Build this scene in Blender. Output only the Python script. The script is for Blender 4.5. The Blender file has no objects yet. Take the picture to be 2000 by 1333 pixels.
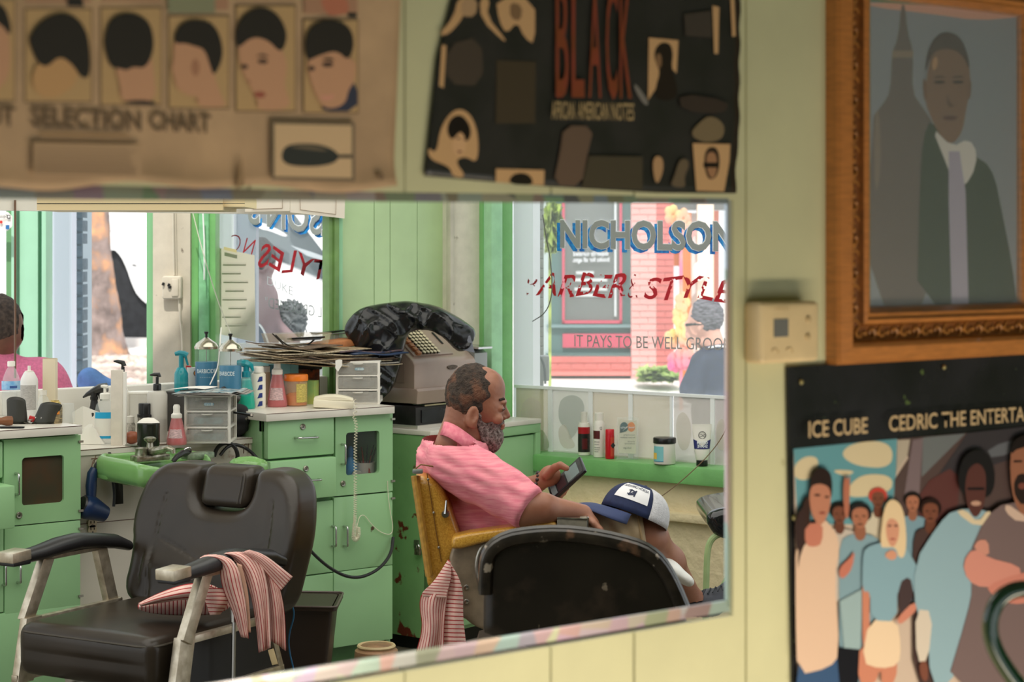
import bpy, bmesh, math, random
import numpy as np
from math import pi, sin, cos, radians
from mathutils import Vector, Matrix, Euler
rnd = random.Random(7)
SC = bpy.context.scene
COL = SC.collection
# ---------------------------------------------------------------- camera, world, light
F = 3750.0; H = 1.53; YH = 490.0
TH = math.atan2(4600, F); S = sin(TH); C_ = cos(TH)
RZ = -(pi/2-TH)                       # a thing turned by RZ has local x to the right of the view, local y away
cam = bpy.data.objects.new('camera', bpy.data.cameras.new('camera')); COL.objects.link(cam)
cam.location = (0, 0, H); cam.rotation_euler = (pi/2, 0, RZ)
cam.data.lens = F*36/2000; cam.data.sensor_width = 36; cam.data.shift_y = -(666.5-YH)/2000
cam.data.clip_end = 300; cam.data.clip_start = .05
cam.data.dof.use_dof = True; cam.data.dof.focus_distance = 6.1; cam.data.dof.aperture_fstop = 5.6
SC.camera = cam
w = bpy.data.worlds.new('world'); SC.world = w; w.use_nodes = True
w.node_tree.nodes['Background'].inputs[0].default_value = (.93, .97, 1, 1)
w.node_tree.nodes['Background'].inputs[1].default_value = 1.35
def area(name, loc, rot, size, power, col=(1, 1, 1)):
    l = bpy.data.lights.new(name, 'AREA'); l.shape = 'RECTANGLE'; l.size, l.size_y = size; l.energy = power; l.color = col
    o = bpy.data.objects.new(name, l); COL.objects.link(o); o.location = loc; o.rotation_euler = rot; return o
area('low_warm_fill', (1.75, .85, .25), (radians(68), 0, 0), (2.1, .5), 56, (1, .87, .68))  # added warm fill near the floor, brightens the foot of the mirror wall
area('room_fill_light', (2.6, 4.1, 2.58), (0, 0, 0), (4.2, 3.6), 102, (1, .97, .90))  # broad fill lamp added under the ceiling for soft light from above
sun = bpy.data.lights.new('sun', 'SUN'); sun.energy = 3.2; sun.angle = .03; sun.color = (1, .96, .9)
so_ = bpy.data.objects.new('sun', sun); COL.objects.link(so_); so_.rotation_euler = Vector((.632*.6, .775*.6, -.8)).to_track_quat('-Z', 'Y').to_euler()
SC.view_settings.view_transform = 'Standard'; SC.view_settings.look = 'None'
SC.view_settings.exposure = 0; SC.view_settings.gamma = 1
SC.cycles.max_bounces = 8; SC.cycles.transparent_max_bounces = 12; SC.cycles.caustics_reflective = False; SC.cycles.caustics_refractive = False
SC.cycles.sample_clamp_indirect = 6
# ---------------------------------------------------------------- projection helpers (measuring the photograph)
def c2w(X, Y, z): return Vector((X*S+Y*C_, -X*C_+Y*S, z))
def at(px, py, Y): return c2w((px-1000)/F*Y, Y, H-(py-YH)/F*Y)
def onb(px, py, b):
    r = (px-1000)/F; a = b*(C_+S*r)/(S-C_*r); Y = C_*a+S*b
    return Vector((a, b, H-(py-YH)/F*Y))
def onz(px, py, z):
    Y = (H-z)*F/(py-YH); return c2w((px-1000)/F*Y, Y, z)
def hit(px, py, P0, d):
    r = (px-1000)/F; A = C_+S*r; B = S-C_*r   # Y*A = P0x+d.x*t ; Y*B = P0y+d.y*t
    det = -A*d[1]+B*d[0]
    Y = (-P0[0]*d[1]+P0[1]*d[0])/det; t = (A*P0[1]-B*P0[0])/det
    return t, Y, H-(py-YH)/F*Y
# ---------------------------------------------------------------- materials
def lin(c):
    return tuple((x/255/12.92 if x/255 <= .04045 else ((x/255+.055)/1.055)**2.4) for x in c[:3])+(1,)
MATS = {}
def M(name, rgb=(128, 128, 128), rough=.5, metal=0, var=0, vs=12, rgb2=None, bump=0, bs=60, spec=.5, alpha=1, trans=0,
      ior=1.45, wear=None, coat=0, stripes=None, emit=0, attr=False, sheen=0, stretch=None, det=4):
    if name in MATS: return MATS[name]
    m = bpy.data.materials.new(name); m.use_nodes = True; nt = m.node_tree; N = nt.nodes; L = nt.links
    p = N['Principled BSDF']; MATS[name] = m
    p.inputs['Base Color'].default_value = lin(rgb); p.inputs['Roughness'].default_value = rough
    p.inputs['Metallic'].default_value = metal; p.inputs['Specular IOR Level'].default_value = spec
    p.inputs['Alpha'].default_value = alpha; p.inputs['Transmission Weight'].default_value = trans; p.inputs['IOR'].default_value = ior
    p.inputs['Coat Weight'].default_value = coat; p.inputs['Sheen Weight'].default_value = sheen
    if emit: p.inputs['Emission Color'].default_value = lin(rgb); p.inputs['Emission Strength'].default_value = emit
    tc = N.new('ShaderNodeTexCoord')
    def vec():
        if not stretch: return tc.outputs['Object']
        mp = N.new('ShaderNodeMapping'); mp.inputs['Scale'].default_value = stretch; L.new(tc.outputs['Object'], mp.inputs[0]); return mp.outputs[0]
    def noise(scale, detail=4):
        n = N.new('ShaderNodeTexNoise'); n.inputs['Scale'].default_value = scale; n.inputs['Detail'].default_value = detail
        L.new(vec(), n.inputs['Vector']); return n.outputs['Fac']
    def mix(fac, a, b):
        x = N.new('ShaderNodeMix'); x.data_type = 'RGBA'
        L.new(fac, x.inputs['Factor'])
        for s, v in ((x.inputs['A'], a), (x.inputs['B'], b)):
            if isinstance(v, tuple): s.default_value = v
            else: L.new(v, s)
        return x.outputs['Result']
    def ramp(fac, lo, hi):
        r = N.new('ShaderNodeMapRange'); r.inputs['From Min'].default_value = lo; r.inputs['From Max'].default_value = hi
        L.new(fac, r.inputs['Value']); return r.outputs['Result']
    col = None
    if attr:
        a = N.new('ShaderNodeAttribute'); a.attribute_name = 'Col'; col = a.outputs['Color']
    if var:
        c2 = rgb2 or tuple(max(0, x*(1-var)) for x in rgb)
        col = mix(ramp(noise(vs, det), .35, .65), lin(rgb), lin(c2))
    if stripes:   # (rgb, count per uv unit, width, axis)
        sp = N.new('ShaderNodeSeparateXYZ'); L.new(tc.outputs['UV'], sp.inputs[0])
        mu = N.new('ShaderNodeMath'); mu.operation = 'MULTIPLY'; mu.inputs[1].default_value = stripes[1]; L.new(sp.outputs[stripes[3]], mu.inputs[0])
        fr = N.new('ShaderNodeMath'); fr.operation = 'FRACT'; L.new(mu.outputs[0], fr.inputs[0])
        lt = N.new('ShaderNodeMath'); lt.operation = 'LESS_THAN'; lt.inputs[1].default_value = stripes[2]; L.new(fr.outputs[0], lt.inputs[0])
        col = mix(lt.outputs[0], col if col else lin(rgb), lin(stripes[0]))
    if wear:      # (rgb, lo, hi, scale)
        for wv in (wear if isinstance(wear[0], tuple) and isinstance(wear[0][0], tuple) else (wear,)):
            col = mix(ramp(noise(wv[3], 8), wv[1], wv[2]), col if col else lin(rgb), lin(wv[0]))
    if col is not None: L.new(col, p.inputs['Base Color'])
    if bump:
        b = N.new('ShaderNodeBump'); b.inputs['Strength'].default_value = min(1, bump*4); b.inputs['Distance'].default_value = .004*bump*4
        L.new(noise(bs, 5), b.inputs['Height']); L.new(b.outputs[0], p.inputs['Normal'])
    return m
def MG(name, rgb, rough=.03, alpha=.25):
    """thin clear or tinted plastic or glass: part clear, part glossy tint"""
    if name in MATS: return MATS[name]
    m = bpy.data.materials.new(name); m.use_nodes = True; nt = m.node_tree; N = nt.nodes; L = nt.links
    N.remove(N['Principled BSDF']); out = N['Material Output']
    t = N.new('ShaderNodeBsdfTransparent'); t.inputs[0].default_value = (1, 1, 1, 1)
    g = N.new('ShaderNodeBsdfPrincipled'); g.inputs['Base Color'].default_value = lin(rgb); g.inputs['Roughness'].default_value = rough
    x = N.new('ShaderNodeMixShader'); x.inputs[0].default_value = alpha
    L.new(t.outputs[0], x.inputs[1]); L.new(g.outputs[0], x.inputs[2]); L.new(x.outputs[0], out.inputs[0])
    MATS[name] = m; return m
# ---------------------------------------------------------------- mesh builder
class MB:
    def __init__(s): s.bm = bmesh.new(); s.uv = s.bm.loops.layers.uv.new('UVMap'); s.col = None
    def _xf(s, vs, mat):
        if mat is not None: bmesh.ops.transform(s.bm, matrix=mat, verts=vs)
    def box(s, c, d, rot=None, bev=0, seg=2):
        r = bmesh.ops.create_cube(s.bm, size=1); vs = r['verts']
        bmesh.ops.scale(s.bm, vec=Vector(d), verts=vs)
        if bev:
            es = list({e for v in vs for e in v.link_edges})
            g = bmesh.ops.bevel(s.bm, geom=es, offset=min(bev, min(d)*.49), segments=seg, profile=.6, affect='EDGES')
            vs = list({v for f in g['faces'] for v in f.verts} | {v for v in vs if v.is_valid})
            vs = s._island(vs)
        mat = Matrix.Translation(Vector(c))
        if rot is not None: mat = mat @ (Euler(rot).to_matrix().to_4x4() if len(rot) == 3 else rot)
        s._xf(vs, mat); return vs
    def _island(s, vs):
        seen = set(vs); st = list(vs)
        while st:
            v = st.pop()
            for e in v.link_edges:
                o = e.other_vert(v)
                if o not in seen: seen.add(o); st.append(o)
        return list(seen)
    def grid(s, P, closed_u=False, closed_v=False, uvs=None, cap=False):
        nu = len(P); nv = len(P[0])
        V = [[s.bm.verts.new(p) for p in row] for row in P]
        for i in range(nu if closed_u else nu-1):
            for j in range(nv if closed_v else nv-1):
                i2 = (i+1) % nu; j2 = (j+1) % nv
                try: f = s.bm.faces.new((V[i][j], V[i2][j], V[i2][j2], V[i][j2]))
                except ValueError: continue
                if uvs:
                    for lp, (a, b) in zip(f.loops, ((i, j), (i+1, j), (i+1, j+1), (i, j+1))):
                        lp[s.uv].uv = (uvs[0]*a/max(1, nu-1), uvs[1]*b/max(1, nv-1))
        if cap:
            for row in (V[0], V[-1]):
                try: s.bm.faces.new(row)
                except ValueError: pass
        return V
    def lathe(s, prof, c=(0, 0, 0), seg=20, a0=0, a1=2*pi, mat=None, sq=0):
        full = abs(a1-a0-2*pi) < 1e-6; n = seg if full else seg+1; P = []
        for r, z in prof:
            row = []
            for k in range(n):
                t = a0+(a1-a0)*k/seg
                q = (abs(cos(t))**(2/sq)+0)*math.copysign(1, cos(t)) if sq else cos(t)
                u = (abs(sin(t))**(2/sq))*math.copysign(1, sin(t)) if sq else sin(t)
                p = Vector((r*q, r*u, z))
                p = (mat @ p) if mat is not None else p
                row.append(p+Vector(c))
            P.append(row)
        V = s.grid(P, closed_v=full)
        if full:
            for row, r in ((V[0], prof[0][0]), (V[-1], prof[-1][0])):
                if r > 1e-5:
                    try: s.bm.faces.new(row)
                    except ValueError: pass
        return V
    def tube(s, pts, r, seg=8, closed=False, flat=1, flatdir=None):
        pts = [Vector(p) for p in pts]; n = len(pts); P = []; up = None
        for i, p in enumerate(pts):
            a = pts[(i-1) % n] if (closed or i) else pts[i]; b = pts[(i+1) % n] if (closed or i < n-1) else pts[i]
            t = (b-a).normalized()
            if up is None:
                up = Vector(flatdir) if flatdir else (Vector((0, 0, 1)) if abs(t.z) < .9 else Vector((1, 0, 0)))
            x = t.cross(up)
            if x.length < 1e-6: x = t.orthogonal()
            x.normalize(); u2 = x.cross(t).normalized(); up = u2
            rr = r[i] if hasattr(r, '__len__') else r
            P.append([p+x*cos(2*pi*k/seg)*rr+u2*sin(2*pi*k/seg)*rr*flat for k in range(seg)])
        s.grid(P, closed_u=closed, closed_v=True, cap=not closed)
    def cyl(s, a, b, r, r2=None, seg=16): s.tube([a, b], [r, r if r2 is None else r2], seg)
    def ell(s, c, d, seg=16, rings=10, rot=None):
        r = bmesh.ops.create_uvsphere(s.bm, u_segments=seg, v_segments=rings, radius=1)
        m = Matrix.Translation(Vector(c))
        if rot is not None: m = m @ Euler(rot).to_matrix().to_4x4()
        m = m @ Matrix.Diagonal((d[0], d[1], d[2], 1)); s._xf(r['verts'], m)
    def prism(s, pts, O, ux, uy, th, bev=0):
        """polygon (x,y) on a plane, extruded by th along ux x uy"""
        ux = Vector(ux); uy = Vector(uy); nn = ux.cross(uy); O = Vector(O)
        A = [s.bm.verts.new(O+ux*x+uy*y) for x, y in pts]; B = [s.bm.verts.new(v.co+nn*th) for v in A]
        n = len(pts); fs = [s.bm.faces.new(A[::-1]), s.bm.faces.new(B)]
        for i in range(n): fs.append(s.bm.faces.new((A[i], A[(i+1) % n], B[(i+1) % n], B[i])))
        if bev:
            es = list(fs[0].edges)+list(fs[1].edges)
            try: bmesh.ops.bevel(s.bm, geom=es, offset=bev, segments=2, profile=.6, affect='EDGES', clamp_overlap=True)
            except Exception: pass
    def poly(s, pts, col=None):
        try: f = s.bm.faces.new([s.bm.verts.new(p) for p in pts])
        except ValueError: return
        if col is not None:
            if s.col is None: s.col = s.bm.loops.layers.float_color.new('Col')
            for l in f.loops: l[s.col] = lin(col)
    def build(s, name, mat, parent=None, smooth=35, loc=None, rz=None):
        me = bpy.data.meshes.new(name)
        bmesh.ops.recalc_face_normals(s.bm, faces=s.bm.faces)
        s.bm.to_mesh(me); s.bm.free(); me.materials.append(mat)
        if smooth:
            me.polygons.foreach_set('use_smooth', [True]*len(me.polygons)); 
            me.set_sharp_from_angle(angle=radians(smooth))
        o = bpy.data.objects.new(name, me); COL.objects.link(o)
        if parent is not None: o.parent = parent
        if loc is not None: o.location = loc
        if rz is not None: o.rotation_euler = (0, 0, rz)
        return o
def tag(o, label=None, cat=None, group=None, kind=None):
    for k, v in (('label', label), ('category', cat), ('group', group), ('kind', kind)):
        if v: o[k] = v
    return o
def thing(name, label, cat, loc=(0, 0, 0), rz=0, group=None):
    o = bpy.data.objects.new(name, None); COL.objects.link(o); o.empty_display_size = .05
    o.location = loc; o.rotation_euler = (0, 0, rz); return tag(o, label, cat, group)
def struct(name, loc=(0, 0, 0), rz=0, label=None):
    o = bpy.data.objects.new(name, None); COL.objects.link(o); o.location = loc; o.rotation_euler = (0, 0, rz); o.empty_display_size = .05
    return tag(o, label, None, None, 'structure')
def meshobj(name, verts, faces, mat, parent=None, smooth=True):
    me = bpy.data.meshes.new(name); me.from_pydata([tuple(v) for v in verts], [], [tuple(f) for f in faces]); me.materials.append(mat)
    if smooth: me.polygons.foreach_set('use_smooth', [True]*len(me.polygons))
    me.update(); o = bpy.data.objects.new(name, me); COL.objects.link(o)
    if parent is not None: o.parent = parent
    return o
def text_mesh(txt, size=1, extrude=0, offset=0, shear=0, spacing=1):
    cu = bpy.data.curves.new('t', 'FONT'); cu.body = txt; cu.size = size; cu.extrude = extrude; cu.offset = offset; cu.shear = shear; cu.space_character = spacing
    cu.resolution_u = 3
    o = bpy.data.objects.new('t', cu); COL.objects.link(o)
    me = bpy.data.meshes.new_from_object(o.evaluated_get(bpy.context.evaluated_depsgraph_get()))
    bpy.data.objects.remove(o); bpy.data.curves.remove(cu); return me
def text_on(name, txt, P0, P1, height, n, mat, parent=None, shear=0, offset=0, up=(0, 0, 1), flip=False, spacing=1, th=0, serif=0, warp=None):
    """a flat line of writing that runs from P0 to P1 (baseline) with capitals HEIGHT tall, lying on its surface"""
    me = text_mesh(txt, 1, th, offset, shear, spacing)
    co = np.zeros(len(me.vertices)*3); me.vertices.foreach_get('co', co); co = co.reshape(-1, 3)
    x0, x1 = co[:, 0].min(), co[:, 0].max(); P0 = Vector(P0); P1 = Vector(P1); up = Vector(up); n = Vector(n)
    if flip: P0, P1 = P1, P0
    out = []
    for x, y, z in co:
        q = (x-x0)/(x1-x0)
        out.append(P0.lerp(P1, q)+up*(y/.70*height+(warp(q) if warp else 0))+n*(.0006+z))
    me.vertices.foreach_set('co', np.array(out).ravel()); me.materials.clear(); me.materials.append(mat); me.update()
    me.name = name; o = bpy.data.objects.new(name, me); COL.objects.link(o)
    if parent is not None:
        o.parent = parent; o.matrix_parent_inverse = (Matrix.Translation(parent.location) @ Euler(parent.rotation_euler).to_matrix().to_4x4()).inverted()
    return o
def winv(p): return (Matrix.Translation(p.location) @ Euler(p.rotation_euler).to_matrix().to_4x4()).inverted()
def worldchild(o, p):
    """o was built in world coordinates; keep it there as a child of p"""
    o.parent = p; o.matrix_parent_inverse = winv(p); return o
def chaikin(pts, k=2, closed=True):
    for _ in range(k):
        q = []; n = len(pts)
        for i in range(n if closed else n-1):
            a, b = pts[i], pts[(i+1) % n]
            q += [tuple(a[j]*.75+b[j]*.25 for j in range(len(a))), tuple(a[j]*.25+b[j]*.75 for j in range(len(a)))]
        if not closed: q = [pts[0]]+q+[pts[-1]]
        pts = q
    return pts
def smoothline(pts, k=3): return chaikin([tuple(p) for p in pts], k, False)
def rrect(w, h, r, n=5, cx=0, cy=0):
    P = []
    for sx, sy, a in ((1, 1, 0), (-1, 1, pi/2), (-1, -1, pi), (1, -1, 1.5*pi)):
        for i in range(n+1):
            t = a+i*pi/2/n; P.append((cx+sx*(w/2-r)+r*cos(t), cy+sy*(h/2-r)+r*sin(t)))
    return P
# ---------------------------------------------------------------- smooth bodies from distance fields (surface nets)
def sdfmesh(f, lo, hi, h):
    lo = np.array(lo, float); n = np.ceil((np.array(hi)-lo)/h).astype(int)+1
    ax = [lo[i]+h*np.arange(n[i]) for i in range(3)]
    V = f(*np.meshgrid(*ax, indexing='ij')); m = n-1
    cs = [(i, j, k) for i in (0, 1) for j in (0, 1) for k in (0, 1)]
    cnt = sum((V[o[0]:o[0]+m[0], o[1]:o[1]+m[1], o[2]:o[2]+m[2]] < 0).astype(np.int8) for o in cs)
    act = (cnt > 0) & (cnt < 8); I = np.argwhere(act); idx = -np.ones(m, int); idx[act] = np.arange(len(I))
    pos = np.zeros((len(I), 3)); w = np.zeros(len(I))
    for o in cs:
        for d in range(3):
            if o[d]: continue
            o2 = list(o); o2[d] = 1
            v1 = V[I[:, 0]+o[0], I[:, 1]+o[1], I[:, 2]+o[2]]; v2 = V[I[:, 0]+o2[0], I[:, 1]+o2[1], I[:, 2]+o2[2]]
            cr = (v1 < 0) != (v2 < 0); t = np.where(cr, v1/np.where(cr, v1-v2, 1), 0)
            p = np.tile(np.array(o, float), (len(I), 1)); p[:, d] += t
            pos += p*cr[:, None]; w += cr
    verts = lo+h*(I+pos/w[:, None]); faces = []
    for d in range(3):
        e = [0, 0, 0]; e[d] = 1; sh = [n[i]-e[i] for i in range(3)]
        A = V[:sh[0], :sh[1], :sh[2]] < 0; B = V[e[0]:e[0]+sh[0], e[1]:e[1]+sh[1], e[2]:e[2]+sh[2]] < 0
        G = np.argwhere(A != B); u, v = [k for k in range(3) if k != d]
        G = G[(G[:, u] > 0) & (G[:, v] > 0) & (G[:, u] < m[u]) & (G[:, v] < m[v])]
        def cell(du, dv):
            q = G.copy(); q[:, u] -= du; q[:, v] -= dv; return idx[q[:, 0], q[:, 1], q[:, 2]]
        Q = np.stack([cell(1, 1), cell(0, 1), cell(0, 0), cell(1, 0)], 1)
        s_ = A[G[:, 0], G[:, 1], G[:, 2]]
        if d == 1: s_ = ~s_
        Q[~s_] = Q[~s_][:, ::-1]; faces.append(Q)
    return verts, np.concatenate(faces)
def sdfobj(name, f, lo, hi, h, mat, parent=None):
    v, fa = sdfmesh(f, lo, hi, h); return meshobj(name, v.tolist(), fa.tolist(), mat, parent)
def s_ell(x, y, z, c, r, rot=None):
    p = np.stack([x-c[0], y-c[1], z-c[2]])
    if rot is not None:
        R = np.array(Euler(rot).to_matrix().transposed()); p = np.tensordot(R, p, 1)
    k0 = np.sqrt(sum((p[i]/r[i])**2 for i in range(3))); k1 = np.sqrt(sum((p[i]/r[i]**2)**2 for i in range(3)))
    return k0*(k0-1)/np.maximum(k1, 1e-6)
def s_cap(x, y, z, a, b, r1, r2, fl=None):
    a = np.array(a, float); b = np.array(b, float); d = b-a; L2 = (d*d).sum()
    t = np.clip(((x-a[0])*d[0]+(y-a[1])*d[1]+(z-a[2])*d[2])/L2, 0, 1)
    return np.sqrt((x-a[0]-t*d[0])**2+(y-a[1]-t*d[1])**2+(z-a[2]-t*d[2])**2)-(r1+(r2-r1)*t)
def s_box(x, y, z, c, d, r, rot=None):
    p = np.stack([x-c[0], y-c[1], z-c[2]])
    if rot is not None:
        R = np.array(Euler(rot).to_matrix().transposed()); p = np.tensordot(R, p, 1)
    q = [np.abs(p[i])-(d[i]/2-r) for i in range(3)]
    return np.sqrt(sum(np.maximum(k, 0)**2 for k in q))+np.minimum(np.maximum(q[0], np.maximum(q[1], q[2])), 0)-r
def smin(k, *a):
    r = a[0]
    for b in a[1:]:
        h = np.clip(.5+.5*(b-r)/k, 0, 1); r = b+(r-b)*h-k*h*(1-h)
    return r
def smax(k, a, b): return -smin(k, -a, -b)
def wob(x, y, z, s, seed=0):
    """soft folds"""
    return (np.sin(x*s+seed+1.7*np.sin(z*s*.6+seed))+np.sin(z*s*1.1+2*seed+1.3*np.sin(y*s*.8))+np.sin(y*s*.9+3*seed+1.5*np.sin(x*s*.7)))/3
# ---------------------------------------------------------------- the mirror wall
D1 = 2.0
paint = M('wall_paint', (204, 201, 160), .55, var=.05, vs=5, bump=.05, bs=40, wear=((150, 140, 90), .68, .74, 9))
wf = struct('wall_front')
TOPZ = lambda a: 1.604+(a-.9)*.008; A_R = 2.0485; BOTZ = .995
SE = [-.9, -.66, -.42, -.2, .05, .3, .53, .76, .99, 1.22, 1.452, 1.6986, 1.853, 2.079, 2.267, 2.50, 2.73, 2.96, 3.2, 3.44, 3.68, 3.92, 4.16, 4.39]
for i, (a0, a1) in enumerate(zip(SE, SE[1:])):
    m = MB(); g = .0016; off = rnd.uniform(0, .0025)
    def piece(x0, x1, z0, z1): m.box(((x0+x1)/2, D1+.004-off/2, (z0+z1)/2), (x1-x0, .008+off, z1-z0))
    if a1 <= A_R: piece(a0+g, a1-g, .0, BOTZ-.006); piece(a0+g, a1-g, 1.605, 2.6)
    elif a0 < A_R: piece(a0+g, A_R+.004, .0, BOTZ-.006); piece(a0+g, A_R+.004, 1.605, 2.6); piece(A_R+.004, a1-g, 0, 2.6)
    else: piece(a0+g, a1-g, 0, 2.6)
    m.build('board', paint, wf, 0)
m = MB(); dk = M('seam_dark', (60, 52, 30), .9)
m.box((.55, D1+.016, .485), (2.99, .012, .97)); m.box((.55, D1+.016, 2.12), (2.99, .012, .95)); m.box((3.27, D1+.016, 1.3), (2.26, .012, 2.6))
m.build('backing_board', dk, wf, 0)
# bevelled edge of the mirror
mir = thing('wall_mirror', 'large wall mirror with a slanted glass edge, hanging below the two paper posters', 'mirror', (1.2, D1, 1.0))
bevm = bpy.data.materials.new('mirror_bevel'); bevm.use_nodes = True
nt = bevm.node_tree; N = nt.nodes; L = nt.links; p = N['Principled BSDF']
tc = N.new('ShaderNodeTexCoord'); mp = N.new('ShaderNodeMapping'); mp.inputs['Scale'].default_value = (14, 3, 5); L.new(tc.outputs['Object'], mp.inputs[0])
vo = N.new('ShaderNodeTexVoronoi'); vo.inputs['Scale'].default_value = 1.6; L.new(mp.outputs[0], vo.inputs['Vector'])  # patchy hues put the bevel's split reflections into its colour
hs = N.new('ShaderNodeHueSaturation'); hs.inputs['Saturation'].default_value = .5; hs.inputs['Value'].default_value = .62; L.new(vo.outputs['Color'], hs.inputs['Color'])
mx = N.new('ShaderNodeMix'); mx.data_type = 'RGBA'; mx.inputs['Factor'].default_value = .22; L.new(hs.outputs[0], mx.inputs['A']); mx.inputs['B'].default_value = (.8, .82, .76, 1)
L.new(mx.outputs['Result'], p.inputs['Base Color']); p.inputs['Metallic'].default_value = .55; p.inputs['Roughness'].default_value = .22
def strip(o4, i4):
    """a bevel strip from its outer edge (flush) to its inner edge (proud)"""
    m = MB(); A = [Vector(v) for v in o4]; B = [Vector(v) for v in i4]
    for k in range(len(A)-1):
        q = [A[k], A[k+1], B[k+1], B[k]]
        m.poly(q); m.poly([v+Vector((0, .005, 0)) for v in q][::-1])
    m.poly([A[0], B[0], B[0]+Vector((0, .005, 0)), A[0]+Vector((0, .005, 0))])
    m.poly([B[0], B[1], B[1]+Vector((0, .005, 0)), B[0]+Vector((0, .005, 0))])
    o = m.build('bevel_strip', bevm, None, 0); worldchild(o, mir)
yo, yi = D1+.001, D1-.004
A0 = -.5
strip([(A0, yo, TOPZ(A0)), (A_R, yo, TOPZ(A_R))], [(A0, yi, TOPZ(A0)-.021), (A_R-.014, yi, TOPZ(A_R)-.014)])
strip([(A0, yo, BOTZ), (A_R, yo, BOTZ)], [(A0, yi, BOTZ+.021), (A_R-.014, yi, BOTZ+.018)])
strip([(A_R, yo, TOPZ(A_R)), (A_R, yo, BOTZ)], [(A_R-.012, yi, TOPZ(A_R)-.014), (A_R-.012, yi, BOTZ+.018)])
# the real side of the shop around the camera: floor, ceiling, and a rear wall shaped to darken the upper mirror wall
flm = M('floor_lino', (120, 112, 95), .35, var=.15, vs=6)
m = MB(); m.box((2.6, 3.4, -.02), (9.5, 7.4, .04)); tag(m.build('floor', flm, None, 0), kind='structure')
m = MB(); m.box((1.4, .2, 2.64), (6, 3.6, .06)); m.box((2.6, 4.2, 2.66), (6.0, 4.5, .05)); tag(m.build('ceiling', M('ceiling_paint', (150, 150, 120), .8), None, 0), kind='structure')
m = MB(); m.box((1.4, -1.62, 1.75), (6, .06, 1.8)); tag(m.build('wall_light_blocker', M('rear_wall_paint', (120, 130, 100), .7), None, 0), kind='structure')  # unseen wall added, open at its foot, so light comes only from low
m = MB(); m.box((-1.62, .2, 1.3), (.06, 3.6, 2.6)); m.box((4.43, .2, 1.3), (.06, 3.6, 2.6)); tag(m.build('wall_left', MATS['rear_wall_paint'], None, 0), kind='structure')
# ---------------------------------------------------------------- reflected room shell
BK = 6.27
greenboard = M('green_board', (190, 218, 166), .42, var=.06, vs=4, bump=.05, bs=30, wear=((90, 110, 70), .7, .73, 14))
g1 = M('green_paint', (150, 200, 142), .38, var=.05, vs=5, bump=.04, bs=60)
g2 = M('green_trim', (128, 192, 118), .4, var=.08, vs=9, bump=.14, bs=45)
cream = M('cream_paint', (205, 200, 182), .6, var=.1, vs=8, bump=.1, bs=50, wear=((120, 112, 96), .66, .74, 22))
offw = M('off_white_paint', (222, 218, 206), .6, var=.04, vs=6)
wb = struct('wall_back')
xa = lambda px, b=BK: onb(px, 490, b)[0]
seams = [662, 731, 762, 815, 882]
for p0, p1 in zip(seams, seams[1:]):
    m = MB(); x0, x1 = xa(p0), xa(p1); m.box(((x0+x1)/2, BK+.012+rnd.uniform(0, .002), 1.3), (x1-x0-.003, .024, 2.6)); m.build('board', greenboard, wb, 0)
m = MB(); x0, x1 = xa(662), xa(990); m.box(((x0+x1)/2, BK+.035, 1.3), (x1-x0, .02, 2.6)); m.build('backing_board', M('seam_green', (60, 80, 45), .9), wb, 0)
m = MB(); x0, x1 = -.2, xa(660)
m.box(((x0+x1)/2, BK+.03, .52), (x1-x0, .06, 1.04)); m.box(((x0+x1)/2, BK+.03, 2.13), (x1-x0, .06, .92)); m.build('wall_panel', offw, wb, 0)
# timber trims beside the wall mirror over the counter
def upright(name, p0, p1, b, mat, z0=0, z1=2.6, th=.05, parent=None, bev=.004):
    m = MB(); x0, x1 = xa(p0, b), xa(p1, b); m.box(((x0+x1)/2, b+th/2, (z0+z1)/2), (x1-x0, th, z1-z0), bev=bev)
    o = m.build(name, mat, parent); return o
g3 = M('green_trim_old', (122, 160, 92), .4, var=.12, vs=12); brn = M('dark_gap', (70, 52, 34), .8)
t1 = struct('trim_1'); upright('trim_strip', 643, 652, BK-.02, g3, parent=t1); upright('gap_strip', 651, 655, BK-.012, brn, parent=t1, bev=0)
upright('trim_strip', 654, 663, BK-.03, g3, parent=t1); upright('trim_strip', 662, 670, BK-.02, M('green_trim_pale', (150, 205, 160), .4, var=.05), parent=t1)
t2 = struct('trim_2'); upright('post', 882, 944, BK-.06, M('post_paint', (222, 216, 198), .6, var=.05, vs=20, bump=.12, bs=45, wear=((150, 140, 116), .70, .76, 18)), parent=t2, th=.1)
upright('bead', 880, 888, BK-.075, cream, parent=t2, th=.03)
t3 = struct('trim_3')
for p0, p1, bb, mm in ((942, 962, -.08, g2), (960, 983, -.13, M('green_trim_light', (168, 222, 176), .3, var=.06, vs=20, bump=.1)), (981, 1003, -.10, g2)):
    upright('moulding', p0, p1, BK+bb, mm, parent=t3, th=.09, bev=.012)
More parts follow.
